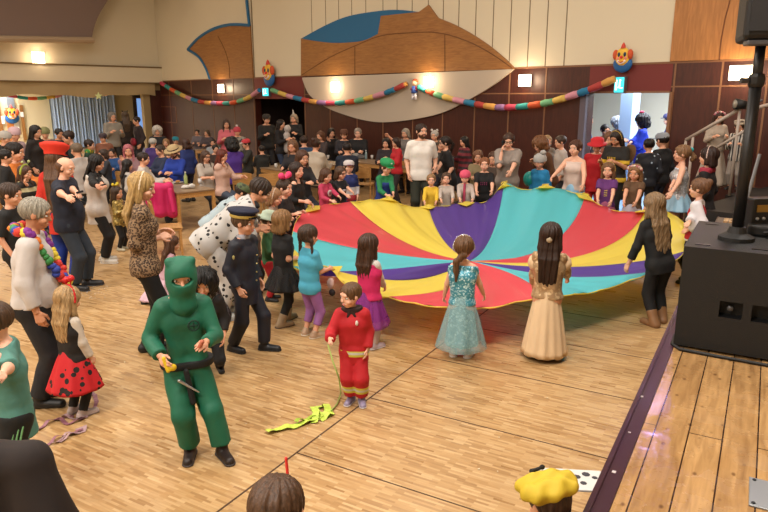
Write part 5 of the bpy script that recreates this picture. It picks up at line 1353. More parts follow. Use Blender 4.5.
for x in (-1, 1): p.sdf('hair_bow', [('c', b.hpnt(-.1, 0, 1.05), b.hpnt(-.1+x*.42, 0, 1.25), .06*b.hh, .2*b.hh)], '#d83a6e')
p = NP(297, 240, 163, 335, 'girl in long black dress with long dark hair at the far left of the parachute', lod=1, Y=10.3, child=.6, fem=1, hy=-15, hands=(W(306, 205, 10.1), W(312, 207, 10.2)), skin='p'); p.top('#0e0d0f', 1.6, neck=-.03, hem=0); p.skirt('#0e0d0f', .12, .078, .15, folds=8, amp=.07, name='dress_skirt'); p.hair('#2a1a14', 'long', .24); p.shoes('#151515')
p = NP(254, 280, 214, 340, 'child with brown hair hidden between the dalmatian suit and the police boy', lod=1, Y=8.1, child=1, hp=15, skin='f'); p.top('#6a5648', 1.8); p.pants('#3a3430', .95); p.hair('#4a3828', 'bob'); p.shoes('#222222')

# ---- back row holding the parachute
def row(u, vh, Y, face, label, top, bot, hr, style='short', child=1., fem=0, hands=None, skin='p', sl=1.8, **k):
    p = NP(u, 0, vh, face, label, lod=1, Y=Y, child=child, fem=fem, hands=hands, skin=skin, **k); p.top(top, sl); p.pants(bot, .95); p.hair(hr, style); p.shoes('#2a2a2c'); return p
p = row(325, 169, 11.4, 322, 'child in pink long sleeved shirt with white print holding the parachute', '#b8385a', '#2a2226', '#4a3020', 'bob', hands=(W(333, 203, 11.1), W(344, 202, 11.1)), hp=12)
b = p.b; p.sdf('white_print', [('e', b.ch+b.F*.085*b.h-b.U*.02, b.M, (.06, .012, .06))], '#cfc6c4', vox=.008); p.sdf('print_figure', [('e', b.ch+b.F*.085*b.h-b.U*.02+V3(.01, .012, 0), b.M, (.028, .01, .035))], '#8a5a66', vox=.007)
p = row(340, 167, 11.7, 318, 'child with glasses in black T-shirt with grey print', '#15151c', '#1c1c22', '#4a3424', 'bob', sl=.8, child=.8, hands=(W(352, 201, 11.2), W(360, 201, 11.2)), hp=8); p.glasses()
b = p.b; p.sdf('grey_print', [('c', b.ch+b.F*.08*b.h-b.X*.04-b.U*.03, b.ch+b.F*.08*b.h+b.X*.04-b.U*.03, .022, .022)], '#a8a4ac', vox=.008)
p = row(349, 161, 12.3, 280, 'child in navy, white and red striped hero suit and white cap', bands([(0, '#23306a'), (.5, '#a02a34'), (.64, '#c8c4c8'), (.78, '#1d2a66')]), '#1f2a60', '#3a281c', child=.8, hands=(None, None)); p.lathe_head('baseball_cap', [(.45, -.02), (.46, .2), (.3, .36), (.02, .4)], '#c4bec0', c=(0, 0, .68)); b = p.b; p.sdf('cap_visor', [b.hel((0, .55, .68), (.33, .22, .04))], '#5a2434')
p = row(383, 160, 11.7, 305, 'child in green cap, green shirt and blue dungarees at the parachute rim', '#1d7a4c', '#203a86', '#5a4030', child=.7, hands=(W(388, 198, 11.3), W(394, 198, 11.3)), hp=12, lean=8)
b = p.b; p.top('#203a86', 0, hem=-.02, infl=.022, name='dungaree_bib', neck=-.07); p.lathe_head('green_cap', [(.46, 0), (.56, .2), (.5, .38), (.3, .5), (.02, .54)], '#1c8a52', c=(0, 0, .68)); p.sdf('cap_visor', [b.hel((0, .5, .68), (.36, .28, .05))], '#1c8a52'); p.sdf('cap_disc', [b.hel((0, .52, .92), (.15, .08, .15))], '#d0d8d0', vox=.007)
for x in (-1, 1): p.sdf('shoulder_strap', [('c', b.nb-b.U*.04*b.h+b.X*x*.05*b.h+b.F*.02, b.ch+b.F*.07*b.h+b.X*x*.045*b.h, .018, .018)], '#203a86')
row(431, 174.5, 11.75, 272, 'toddler in yellow hooded jacket and yellow trousers behind the parachute', '#d9b432', '#c9a42a', '#8a6a48', hands=(W(424, 206, 11.4), W(436, 206, 11.4)))
row(446, 173, 11.8, 268, 'toddler in pale grey pyjama top next to the yellow one', '#b8ada4', '#a89c94', '#4a3424', hands=(W(441, 205, 11.4), W(453, 204, 11.4)))
p = row(465, 170.5, 11.75, 262, 'child in pink knitted hat and white top with long pink tie', '#b5a9a2', '#7a6a6a', '#c05070', hands=(W(460, 203, 11.4), W(473, 202, 11.4)), hp=14); b = p.b
p.lathe_head('knitted_hat', [(.46, -.05), (.47, .1), (.4, .3), (.2, .43), (.02, .45)], '#d0506e', c=(0, -.02, .62)); p.sdf('long_tie', [('c', b.nb+b.F*.05*b.h, b.P+b.F*.1*b.h, .022, .03)], '#a83a56')
p = row(484, 158, 11.9, 268, 'laughing child in black T-shirt with small pink lettering', '#0e0d11', '#16151a', '#7a4a2c', child=.7, sl=.85, hands=(W(476, 201, 11.4), W(492, 197, 11.4)))
b = p.b
for i in range(4):
    for j in (0, 1): p.sdf('pink_lettering', [('c', b.ch+b.F*.083*b.h+b.X*(-.05+.033*i)-b.U*(.01+.03*j), b.ch+b.F*.083*b.h+b.X*(-.05+.033*i)-b.U*(.022+.03*j), .007, .007)], '#9a3a6a', vox=.006)
p = NP(508, 0, 133, 268, 'woman in grey shirt and glasses speaking into a microphone', lod=1, Y=12.3, fem=1, child=0, lean=12, hp=8, bulk=1.12, hands=(W(503, 152, 12.0), W(507, 182, 11.5)), skin='p'); b = p.b
p.top('#8f857e', .95, hem=-.08, infl=.02, name='shirt', sleevein=.012); p.pants('#6f675e', .96, wide=.01); p.hair('#3a241a', 'bun'); p.glasses('#2a1a14'); p.shoes('#222222')
g = b.grip('R'); p.sdf('microphone', [('c', g+V3(0, 0, -.08), g+V3(0, -.01, .08), .013, .016), ('e', g+V3(0, -.01, .1), np.eye(3), (.027, .027, .03))], '#18181a', vox=.006)
p = NP(421, 0, 124.5, 278, 'tall man with short dark hair in plain white T-shirt', lod=1, Y=12.7, child=0, bulk=1.08, hy=22, hands=(None, W(436, 172, 12.6)), skin='p'); p.top('#e4e0da', .85, hem=-.05, infl=.012, name='t_shirt', sleevein=.008); p.pants('#262a20', .96, wide=.012); p.hair('#2c1d16', 'short'); p.beard('#4a3020'); p.shoes('#151515')
p = NP(450, 0, 139, 195, 'woman with glasses in black T-shirt reaching to the man in white', lod=1, Y=13.1, child=0, fem=1, lean=10, hk=1.03, hands=(W(436, 174, 12.7), None), skin='p'); p.top('#0e0e11', .9, hem=-.08, infl=.016); p.pants('#15151a', .96); p.hair('#1d1310', 'pony', .1); p.glasses(); p.shoes('#151515')
p = NP(574, 0, 141, 255, 'girl in white sleeveless top and light blue skirt pulling the parachute rim', lod=1, Y=11.7, child=.4, fem=1, hy=-12, hands=(W(547, 183, 11.3), W(583, 190, 11.2)), elbL=(-.7, -.3, -.5), skin='p'); b = p.b
p.top('#cdb9b0', .0, hem=-.0, infl=.014, name='sleeveless_top', neck=-.03); p.skirt(mat('#7fb0cf', .5, 'light blue satin'), .55, .08, .14, folds=10, amp=.07); p.hair('#4a2a1c', 'bun'); p.shoes('#c8c0b8')
p = NP(607, 0, 163, 262, 'small girl in purple princess bodice and pink skirt at the parachute', lod=1, Y=11.2, child=1, fem=1, hands=(W(597, 203, 10.95), W(610, 208, 10.8)), skin='p'); b = p.b
p.top('#5f2d72', .6, hem=0, infl=.014, name='bodice', sleevein=.014); p.skirt('#a8587a', .25, .08, .19, folds=9, amp=.08); p.hair('#6a4a30', 'long', .12); p.headband('#c8a850'); p.shoes('#c8b0b0')
for j in range(4): p.sdf('bodice_lacing', [('c', b.ch+b.F*.083*b.h-b.X*.025-b.U*(.02+.03*j), b.ch+b.F*.083*b.h+b.X*.025-b.U*(.03+.03*j), .006, .006)], '#d8c060', vox=.006)
p = NP(634, 0, 165, 255, 'small girl with flower crown in brown bodice and silver skirt', lod=1, Y=10.9, child=1, fem=1, hp=10, hands=(W(622, 210, 10.55), W(633, 212, 10.4)), skin='f'); b = p.b
p.top('#5f4630', .5, hem=0, infl=.014, name='bodice', sleevein=.014); p.skirt('#a8a4b0', .25, .08, .21, folds=9, amp=.1); p.hair('#7d5c3c', 'wavy', .12)
for i in range(9):
    a = PI*i/8; p.sdf('crown_flower', [b.hel((math.cos(a)*.42, .1+.05*math.sin(a), .75+.22*math.sin(a)), (.1, .1, .09))], ('#c8a0a0', '#d8c8b8', '#b06a70')[i % 3], vox=.007)
p.shoes('#c8b0b0')
p = NP(616, 0, 131, 240, 'woman in black and yellow striped bee costume looking down at a phone', lod=1, Y=12.4, child=0, fem=1, bulk=1.05, hp=22, hands=('hold', 'hold'), skin='t'); b = p.b
BEE = bands([(0, '#17130f'), (.72, '#c9a52a'), (.80, '#17130f'), (.88, '#c9a52a'), (.96, '#17130f'), (1.20, '#c9a52a'), (1.28, '#17130f')], name='bee stripes')
p.top(BEE, .9, hem=-.2, infl=.02, name='striped_dress', flare=.035, sleevein=.01); [p.sdf('yellow_lettering', [('c', b.ch+b.F*.098*b.h+b.X*(-.07+.035*i)+b.U*.02, b.ch+b.F*.098*b.h+b.X*(-.075+.035*i)-b.U*.02, .009, .009)], '#c9a52a', vox=.007) for i in range(5)]; p.pants('#15130f', .96, name='leggings'); p.hair('#241812', 'half', .12); p.headband('#b89a40'); p.shoes('#151515')
g = b.grip('R'); p.sdf('mobile_phone', [('c', g+V3(-.03, .03, .0), g+V3(-.06, .08, .03), .014, .014)], '#30303a', vox=.008)
for x in (-1, 1): p.sdf('wing', [('e', b.ch-b.F*.12+b.X*x*.16+V3(0, 0, .05), roty(x*.5), (.14, .015, .22))], mat('#6a4a2a', .7))
p = NP(596, 0, 139, 262, 'child in red hooded cloak and red hat in front of the bright doorway', lod=1, Y=12.9, child=.4, hp=10, skin='p'); p.top('#b81420', 1.9, hem=-.1, flare=.03, infl=.02, name='cloak'); p.pants('#a81420', .95); p.hair('#3a241a', 'short'); p.shoes('#222222'); p.lathe_head('red_hat', [(.72, -.12), (.74, -.06), (.5, .0), (.48, .3), (.3, .42), (.02, .46)], '#c01a26', c=(0, 0, .7))
p = NP(680, 0, 146, 190, 'girl in silvery white top and pale blue tulle skirt with high bun', lod=1, Y=10.7, child=.4, fem=1, hands=(W(664, 203, 10.2), W(667, 203, 10.15)), skin='p'); b = p.b
p.top(sparkle('#a9a8aa', '#e0e0e6', scale=50), 0, hem=0, infl=.014, name='silver_top', neck=-.03); p.skirt(mat('#8db4cc', .5, 'pale blue tulle', var=.1), .62, .08, .17, folds=10, amp=.1); p.hair('#7a5a3e', 'pony', .05); p.sdf('turquoise_bow', [b.hel((0, -.52, .75), (.16, .14, .16))], '#2aa0a8'); p.shoes('#c8c0b8')
p = NP(706, 0, 148, 165, 'dark haired girl in black dress with pink collar and white headband', lod=1, Y=9.7, child=.3, fem=1, skin='p'); b = p.b
p.top('#120f12', 1.9, hem=0, infl=.014, name='dress_top'); p.skirt('#120f12', .5, .08, .17, folds=9, amp=.08); p.hair('#2a1814', 'bob', vol=1.1); p.headband('#c8b0a8'); p.sdf('pink_collar', [('c', b.nb-b.X*.07*b.h-b.U*.02*b.h, b.nb+b.X*.07*b.h-b.U*.02*b.h, .05*b.h, .05*b.h)], '#9a2a40', cuts=[(b.nb-b.U*.04*b.h, -b.U), (b.nb+b.U*.008*b.h, b.U)]); p.pants('#141214', .95, name='tights'); p.shoes('#151515')
p = NP(697, 0, 179.5, 172, 'girl in white blouse and red vest with blue hair tie behind the bass speaker', lod=1, Y=8.5, child=.8, fem=1, hands=(W(684, 232, 8.15), W(687, 234, 8.4)), skin='p'); b = p.b
p.top('#d4cfd4', 1.9, infl=.012, hem=-.04, name='blouse', sleevein=.018); p.top('#a81424', 0, hem=-.02, infl=.017, name='vest', neck=-.05); p.pants('#1a1416', .95); p.hair('#6a4a34', 'bun'); p.sdf('blue_hair_tie', [b.hel((0, -.42, .7), (.16, .16, .16))], '#2a6a9a'); p.shoes('#222222')
# ================================================================ FURNITURE
M_TW = wood('#a67a44', '#c0925a', (2, 14, 14), .4, 'beech furniture')
M_TT = mat('#8a7258', .35, 'worn table top', var=.1, scale=4)
def make_table(L_=1.6, W_=.8, Hh=.74):
    r = empty('wooden_table', (0, 0, 0)); r['category'] = 'table'
    MB().box((0, 0, Hh-.015), (L_, W_, .03)).build('table_top', M_TT, r, bevel=.004)
    f = MB(); 
    for y in (-1, 1): f.box((0, y*(W_/2-.03), Hh-.075), (L_-.1, .025, .09))
    for x in (-1, 1): f.box((x*(L_/2-.03), 0, Hh-.075), (.025, W_-.1, .09))
    f.build('apron', M_TW, r)
    for x in (-1, 1):
        for y in (-1, 1): MB().box((x*(L_/2-.04), y*(W_/2-.04), (Hh-.03)/2), (.055, .055, Hh-.03)).build('leg', M_TW, r, bevel=.004)
    return r
def make_chair():
    r = empty('wooden_chair', (0, 0, 0)); r['category'] = 'chair'
    # faces +y; curved plywood back
    MB().box((0, 0, .445), (.42, .42, .02)).build('seat', M_TW, r, bevel=.008)
    mb = MB(); n = 10; vs = []; 
    for i in range(n+1):
        t = i/n*2-1; y = -.21-.05*(1-t*t)+.03; zt = .86-.03*t**4; zb = .60+.02*t**4
        vs += [(t*.21, y, zb), (t*.21, y-.035, zt), (t*.21, y-.016, zb), (t*.21, y-.051, zt)]
    fs = []
    for i in range(n):
        a = i*4; b = a+4; fs += [(a, b, b+1, a+1), (a+2, a+3, b+3, b+2), (a+1, b+1, b+3, a+3), (a, a+2, b+2, b)]
    fs += [(0, 1, 3, 2), (4*n, 4*n+2, 4*n+3, 4*n+1)]
    mb.add(vs, fs); mb.build('backrest', M_TW, r, smooth=False)
    for x in (-1, 1):
        MB().tube([(x*.19, .18, 0), (x*.18, .17, .435)], .017, 8).build('leg', M_TW, r)
        MB().tube([(x*.19, -.22, 0), (x*.185, -.19, .44), (x*.19, -.215, .70), (x*.19, -.235, .82)], .017, 8).build('leg', M_TW, r)
    for x in (-1, 1): MB().box((x*.18, -.01, .41), (.02, .36, .04)).build('seat_rail', M_TW, r)
    return r
RZ = WANG   # tables stand parallel to the walls
T0 = make_table(); first = True; TABLES = []
for u, v, dr, lab in (
    (176, 186.5, 0, 'wooden table with white cups in front of the two women in pale tops'),
    (287, 168, 0, 'wooden table right of the rounded chair backs behind the children'),
    (322, 162, 0, 'wooden table with the cream sweater person seated at its left'),
    (374, 161.5, 0, 'wooden table crowded with white things left of the tall man'),
    (522, 160, 0, 'table with red and white things right of the microphone woman'),
    (30, 186, 0, 'wooden table behind the bald man in navy'),
    (137, 164, 0, 'wooden table behind the woman in the white fur vest'),
    (218, 150, 0, 'wooden table far back between the woman in the pink jacket and the straw hat'),
    (100, 150, 0, 'wooden table in front of the side room at left'),
    (420, 167, 0, 'far wooden table behind the person in red')):
    p = at(u, v, .74); t = T0 if first else copy_tree(T0); first = False
    t.location = (p.x, p.y, 0); t.rotation_euler = (0, 0, RZ+dr); tag(t, lab, 'table', 'wooden tables'); TABLES.append((p.x, p.y))
C0_ = make_chair(); first = True
for u, v, z, face, lab in (
    (243, 171.5, .86, 95, 'wooden chair with rounded back beside the pale pink woman'), (270, 172, .86, 92, 'empty wooden chair left of the long haired girl in black'),
    (250, 156, .86, 100, 'wooden chair in second row behind the purple jacket'), (311, 160, .86, 175, 'tall wooden chair seen from the side behind the children'),
    (348, 161, .86, 92, 'wooden chair directly behind the white cap child'), (364, 166, .86, 80, 'wooden chair right of the white cap child'),
    (397, 160, .86, 100, 'wooden chair between green cap child and tall man'), (291, 156, .86, 120, 'wooden chair behind the orange glasses girl'),
    (130, 170, .86, 60, 'wooden chair behind the fur vest woman'), (46, 178, .86, 100, 'wooden chair behind the bald man'),
    (166, 200, .86, 20, 'wooden chair under the hot pink jacket'), (470, 160, .86, 90, 'wooden chair behind the laughing child'), (545, 158, .86, 80, 'wooden chair left of the bright doorway')):
    p = at(u, v, z); c = C0_ if first else copy_tree(C0_); first = False
    c.location = (p.x, p.y, 0); c.rotation_euler = (0, 0, R(face-90)); tag(c, lab, 'chair', 'wooden stacking chairs')
# things on the tables
def on_table(name, u, v, label, cat, build, group=None):
    p = at(u, v, .742); r = empty(name, (p.x, p.y, .742)); tag(r, label, cat, group); build(r); return r
def cup(c):
    def f(r):
        MB().lathe([(.028, 0), (.04, .1), (.036, .1), (.026, .01)], n=14).build('cup_wall', mat(c, .5), r, smooth=True)
        MB().lathe([(.041, .098), (.041, .106), (.036, .106), (.036, .098)], n=14).build('rim', mat('#e0e0dc', .4), r, smooth=True)
    return f
def bottle(c, cap='#d8d8d8'):
    def f(r):
        MB().lathe([(.034, 0), (.036, .02), (.036, .15), (.014, .2), (.014, .23)], n=14).build('bottle_body', mat(c, .15, alpha=.8), r, smooth=True)
        MB().lathe([(.016, .225), (.016, .245)], n=10).build('cap', mat(cap, .5), r)
    return f
def napkins(r):
    M_ = mat('#c9c6c0', .9); pr = [('e', V3(-.04, 0, .03), rotz(.4), (.09, .06, .035)), ('e', V3(.05, .02, .045), rotz(1.1), (.06, .05, .05))]
    v, q = surf(pr, .01, k=.02, disp=noise(.012, 50, 2), cuts=[(V3(0, 0, 0), V3(0, 0, -1))]); npmesh('crumpled_paper', [(v, q, 0)], [M_], r)
def plate(r):
    MB().lathe([(.06, 0), (.11, .018), (.112, .022), (.06, .006)], n=20).build('plate_rim', mat('#c8c4bc', .3), r, smooth=True)
    v, q = surf([('e', V3(0, 0, .03), np.eye(3), (.05, .04, .03))], .012, disp=noise(.006, 60, 2)); npmesh('food', [(v, q, 0)], [mat('#a8743c', .7)], r)
on_table('napkin_heap', 189, 188.5, 'crumpled white napkins at the near corner of the front table', 'napkins', napkins)
on_table('paper_cup', 172, 187, 'white paper cup nearest the straw hat man', 'cup', cup('#d0ccc4'), 'cups')
on_table('plastic_bottle', 186, 184, 'greenish bottle on the front table', 'bottle', bottle('#a9b878'), 'bottles')
on_table('plate', 165, 186, 'plate of food at the left end of the front table', 'plate', plate, 'plates')
on_table('paper_cup', 200, 184, 'white paper cup in front of the woman with sunglasses', 'cup', cup('#cfcfd2'), 'cups')
on_table('plate', 178, 183, 'plate of food before the man in straw hat', 'plate', plate, 'plates')
for u, v, lab in ((318, 160, 'white cup left on the table of the cream sweater person'), (328, 159, 'white cup right on the table of the cream sweater person'), (360, 158, 'white cup before the bald man in black'), (372, 159, 'white cup in the middle of the crowded far table'), (384, 161, 'white cup near the green cap'), (268, 171, 'white cup behind the empty chair')):
    on_table('paper_cup', u if u != 268 else 276, v if u != 268 else 168, lab, 'cup', cup('#c9c5c0'), 'cups')
for u, v, c, lab in ((366, 159, '#8fa8b0', 'clear bottle beside the bald man in black'), (379, 159, '#b05060', 'reddish bottle on the crowded far table'), (516, 158, '#3f7a4a', 'green bottle right of the microphone woman')):
    on_table('plastic_bottle', u, v, lab, 'bottle', bottle(c), 'bottles')
def heap(c1, c2, s=1.):
    def f(r):
        v, q = surf([('e', V3(-.1*s, 0, .07), rotz(.3), (.2*s, .14, .08)), ('e', V3(.14*s, .03, .06), rotz(.9), (.16*s, .12, .07))], .02, k=.03, disp=noise(.02, 26, 4), cuts=[(V3(0, 0, 0), V3(0, 0, -1))]); npmesh('cloth_heap', [(v, q, 0)], [mat(c1, .9)], r)
        v, q = surf([('e', V3(.02, -.06, .12), rotz(.3), (.1*s, .05, .05))], .015, disp=noise(.008, 40, 4)); npmesh('folded_cloth', [(v, q, 0)], [mat(c2, .9)], r)
    return f
on_table('clothes_heap', 524, 159, 'heap of red and white cloth on the table right of the microphone woman', 'clothes', heap('#a02438', '#c8c0bc'))
on_table('clothes_heap', 389, 160, 'heap of dark red cloth on the far table left of the person in red', 'clothes', heap('#7a1e30', '#c8b8b8'))
on_table('clothes_heap', 355, 159, 'heap of grey cloth on the far table before the bald man in black', 'clothes', heap('#6a6a6c', '#a8a8a8'))
# hot pink jacket hanging on a chair
p = at(160, 200, .62); r = empty('pink_jacket', (p.x, p.y, 0), R(15)); tag(r, 'hot pink jacket hung over a chair behind the leopard print woman', 'jacket')
v, q = surf([('c', V3(-.16, 0, .86), V3(.16, 0, .86), .07, .07), ('c', V3(-.15, .02, .84), V3(-.2, .06, .40), .09, .1), ('c', V3(.15, .02, .84), V3(.2, .1, .38), .09, .1), ('c', V3(0, 0, .84), V3(0, .05, .42), .1, .12)], .015, k=.06, disp=noise(.02, 18, 7))
npmesh('jacket_cloth', [(v, q, 0)], [mat('#c41f62', .7, var=.1, scale=5)], r)
v, q = surf([('c', V3(.18, -.05, .8), V3(.22, -.1, .42), .05, .045)], .015, disp=noise(.008, 30, 7)); npmesh('sleeve', [(v, q, 0)], [mat('#c41f62', .7, var=.1, scale=5)], r)

# ================================================================ THE CROWD AT THE TABLES
def wallY(u): return (P1+EW*wpt(u, 100)[0]).y
LOG = []
def CR(u, v, Y, pose, face, top, bot, hr, style, label, child=0., fem=0, skin='f', extra=None, hR=None, hL=None, lod=2, hk=1., sl=1.9, lean=0, hp=8, fo=False, **k):
    Y = min(Y, wallY(u)-.6) if u > 158 and not fo else Y
    p0 = atY(u, v, Y); z = p0.z; face += math.degrees(math.atan((384-u)/679))
    if pose == 'sit': h = (z-.46)/.535; kw = dict(pose='sit'); hR = hR or 'table'; hL = hL or 'table'
    else: h = z*hk; kw = {}
    LOG.append((round(z, 2), round(h, 2), label)) if not (1.0 < h < 1.95) else None
    h = max(1.0 if pose == 'sit' else .9, min(2.0, h)); kw.update(k)
    b = Body(h, child=child, fem=fem, handR=hR, handL=hL, lean=lean, hp=hp, **kw)
    z0 = z-(.46+.535*h) if pose == 'sit' else 0
    p = Person((p0.x, p0.y), face, label, b, skin=skin, lod=lod, z0=0)
    if top is not None: p.top(top, sl, infl=.016, name='sweater')
    p.pants(bot, .95); p.hair(hr, style, .16); p.shoes('#1c1a1a')
    if extra: extra(p)
    print('PN', p.root.name, round(p0.x,2), round(p0.y,2), label)
    return p
def cap(c, vis=None):
    def f(p):
        p.lathe_head('cap', [(.46, -.02), (.47, .2), (.33, .38), (.02, .43)], c, c=(0, -.02, .68), n=16); p.sdf('cap_visor', [p.b.hel((0, .52, .7), (.33, .24, .04))], vis or c, vox=.01)
    return f
def hat(c, band='#2a1a10', brim=.85):
    def f(p):
        p.lathe_head('hat', [(brim, -.03), (brim, .02), (.5, .04), (.46, .34), (.3, .42), (.02, .42)], c, c=(0, -.02, .78), n=20); p.lathe_head('hat_band', [(.515, .04), (.505, .13), (.48, .13), (.48, .04)], band, c=(0, -.02, .78), n=20)
    return f
def beanie(c, pom=None):
    def f(p):
        p.lathe_head('knitted_hat', [(.47, -.1), (.48, .1), (.4, .32), (.2, .45), (.02, .48)], c, c=(0, -.02, .62), n=16)
        if pom: p.sdf('pompom', [p.b.hel((0, -.02, 1.2), (.16, .16, .15))], pom, vox=.015)
    return f
def glass(c='#111111'): return lambda p: p.glasses(c)
def ears(c, k='round'): return lambda p: p.ears(c, k)
def both(*f): return lambda p: [g(p) for g in f]
def hoodp(c): return lambda p: p.sdf('hood', [p.b.hel((0, -.08, .58), (.5, .55, .5)), p.b.hel((0, -.15, .15), (.42, .38, .3))], c, k=.05, subs=[p.b.hel((0, .5, .45), (.33, .4, .38))])
def vest(c): return lambda p: p.top(c, 0, hem=-.02, infl=.032, name='vest', neck=-.03)
def horn(c):
    return lambda p: p.sdf('pointed_hat', [('c', p.b.hpnt(0, 0, .9), p.b.hpnt(.05, .0, 1.6), .18*p.b.hh, .02*p.b.hh)], c)
R_ = 0; A_ = 90; L_ = 180; F_C = 270
# left block
CR(3, 132, 13.5, 'st', 330, '#141316', '#141418', '#a8a49c', 'short', 'person in black with pale scarf hat at the left edge', extra=beanie('#a8a49e'))
CR(13, 128, 15.5, 'st', 300, '#b8a0a8', '#3a3438', '#2a1c16', 'short', 'child in pale pink hat and top before the pin boards', child=.6, extra=beanie('#c8a8b0'), hk=1.)
CR(13, 150, 11.8, 'sit', 340, '#c8702a', '#2a2a2e', '#1c1412', 'short', 'person with a bright orange scarf low at the left edge', child=.5)
CR(34, 126, 14.2, 'st', 320, '#1c1614', '#3a3436', '#17100e', 'long', 'woman in dark brown coat with long black hair under the small clown picture', fem=1)
CR(44, 128, 15.4, 'st', 280, '#4a4650', '#2a2a30', '#6a6a48', 'short', 'person with olive knitted hat in front of the cream side room wall', extra=beanie('#77764c'))
CR(56, 128.5, 16.4, 'st', 300, '#1f202c', '#20222c', '#1a1412', 'short', 'man in dark navy jacket left of the blue curtain', lean=8, skin='t')
CR(77, 130, 15.2, 'st', 190, '#123036', '#1a2428', '#2a1a14', 'short', 'child in dark teal jacket in front of the blue curtain', child=.5, lean=15)
CR(23, 166, 9.6, 'st', 320, stripes('#15130f', '#a9a07a', 7, 'Z', .6, name='black and cream stripes'), '#15130f', '#4a3022', 'long', 'woman in black top with green bobble headband behind the grey haired man', fem=1, lod=1, extra=both(lambda p: p.headband('#93a03a', r=.07), ears('#a9b27a', 'feeler')), hR='face')
CR(7, 184, 7.2, 'st', 335, '#101214', '#141418', '#3a2a20', 'short', 'child in black T-shirt peeking in behind the grey haired man', child=.5, lod=0, sl=.9)
CR(3, 150, 10.5, 'st', 0, '#0f0f11', '#15151a', '#1a1412', 'short', 'person all in black at the left edge behind the bobble headband woman')
CR(111, 112.5, 21, 'st', 290, '#8a857c', '#1c1a1c', '#b8b0a8', 'short', 'tall person in grey hooded jacket with white face mask before the curtain', extra=hoodp('#6d6862'), hR='hold', hL='hold', lean=4)
CR(125, 112, 22.5, 'st', 100, '#241a16', '#1a1416', '#4a3a2c', 'half', 'person in dark clothes with cat ears headband beside the side room door', fem=1, extra=ears('#2a211c', 'cat'))
CR(137, 117, 21.5, 'st', 200, '#2a2024', '#1c181c', '#241814', 'short', 'person in dark coat with a dark red bag by the side room door', extra=lambda p: p.sdf('red_bag', [('e', p.b.P+V3(-.05, .2, .12), np.eye(3), (.17, .08, .13))], '#8a1c30'))
CR(103, 134, 17, 'st', 250, '#7a4a34', '#3a2a24', '#3a2a22', 'short', 'person in rust brown jacket and dark cap under the hooded person', extra=cap('#3a2e34'), hk=1.)
CR(88, 140, 15.5, 'st', 340, '#2a4a3a', '#1c241c', '#2a1c16', 'short', 'child with dark hair in green and yellow jester collar', child=.6, extra=lambda p: p.sdf('jester_collar', [('c', p.b.nb-p.b.X*.1, p.b.nb+p.b.X*.1, .07, .07)], stripes('#3a8a3a', '#c8a82a', 9, 'X')))
CR(77, 147, 13.3, 'sit', 130, '#b4aeaa', '#3a3a40', '#6a5a4a', 'short', 'person in white sweater seen from behind right of the red cap', hk=1.)
CR(104, 152, 14.5, 'sit', 200, '#2c3038', '#20242c', '#3a2c24', 'bob', 'seated person in dark grey behind the fur vest woman', fem=1)
CR(128, 148, 14, 'sit', 270, '#8a6a70', '#3a3036', '#a05a62', 'wavy', 'seated woman with rosy red curls behind the raven haired pair', fem=1, hR='face')
CR(112, 151, 15.6, 'sit', 250, '#18447a', '#20242c', '#241814', 'short', 'seated person in bright blue sweater in front of the curtain')
CR(126, 160, 11.6, 'st', 10, '#a8a29c', '#151518', '#120c0b', 'half', 'black haired woman in white shoulder cape turned to the tables', fem=1, hk=1., lod=2, sl=1.8, extra=vest('#141216'))
CR(142, 156, 12.4, 'sit', 350, '#c0b8b2', '#2a2a30', '#2a1c16', 'short', 'dark haired man in white shirt left of the front table', lod=1, hR='table')
CR(157, 127, 18.5, 'st', 270, '#141318', '#141318', '#aaa49c', 'bushy', 'person with fluffy white animal hat on dark clothes by the brown wall corner', fem=0)
CR(152, 139, 16.3, 'st', 60, '#3f2a6a', '#2a2440', '#a8a29a', 'short', 'person in purple cloak with white fur hat', extra=beanie('#aaa6a0'), hk=1.)
CR(161, 148, 14.6, 'sit', 210, '#25304c', '#20242c', '#3a2c24', 'short', 'seated person in slate blue sweater left of the straw hat man')
CR(175, 139, 19.6, 'sit', 300, '#6a5a54', '#2a2a30', '#2a7a8a', 'short', 'far person with turquoise cap near the brown wall', extra=cap('#1f7a8c'))
CR(166, 141, 18.4, 'sit', 260, '#7a6654', '#2a2a30', '#8a6a4a', 'bob', 'blond person behind the straw hat man', fem=1)
CR(186, 139, 15.6, 'st', 130, '#1d2f6a', '#20243c', '#3a231a', 'bob', 'brown haired person in navy blue jacket with white stripe, back turned', fem=1, child=.3, hk=1.)
CR(175, 149.5, 14.2, 'sit', 235, '#1b3a9c', '#20243c', '#4a3424', 'short', 'man with straw hat and bright blue shirt at the front table', extra=both(hat('#b29a72'), lambda p: p.beard('#4a3424')), lod=1, hp=20)
CR(197, 131, 24, 'sit', 260, '#6a6268', '#2a2a30', '#3a2a22', 'bun', 'far seated woman in grey top against the brown wall', fem=1)
CR(207, 131.5, 22.8, 'sit', 240, '#4a4044', '#2a2a30', '#5a4a3c', 'bob', 'far seated person with light brown hair right of the grey top woman')
CR(213, 141, 19, 'sit', 260, '#8a8f96', '#2a2a30', '#241814', 'short', 'far seated person in light grey jacket below the wall')
CR(226, 120, 19.5, 'st', 275, '#c2606c', '#241c22', '#3a2620', 'long', 'standing woman in salmon pink jacket with long brown hair', fem=1, hR='hold', hL='hold')
CR(237, 127.5, 18.5, 'st', 265, spots('#8a8478', '#3a3438', 10, .3, name='patterned knit'), '#2a2a30', '#a03040', 'short', 'person in patterned knit and red and white headscarf', extra=beanie('#b03a48', '#c8c0c0'))
CR(205, 154, 13.5, 'sit', 300, '#b0a69c', '#2a2a30', '#4a3428', 'long', 'woman with sunglasses and off white vest at the front table', fem=1, extra=glass('#0a0a0a'), lod=1, sl=.9)
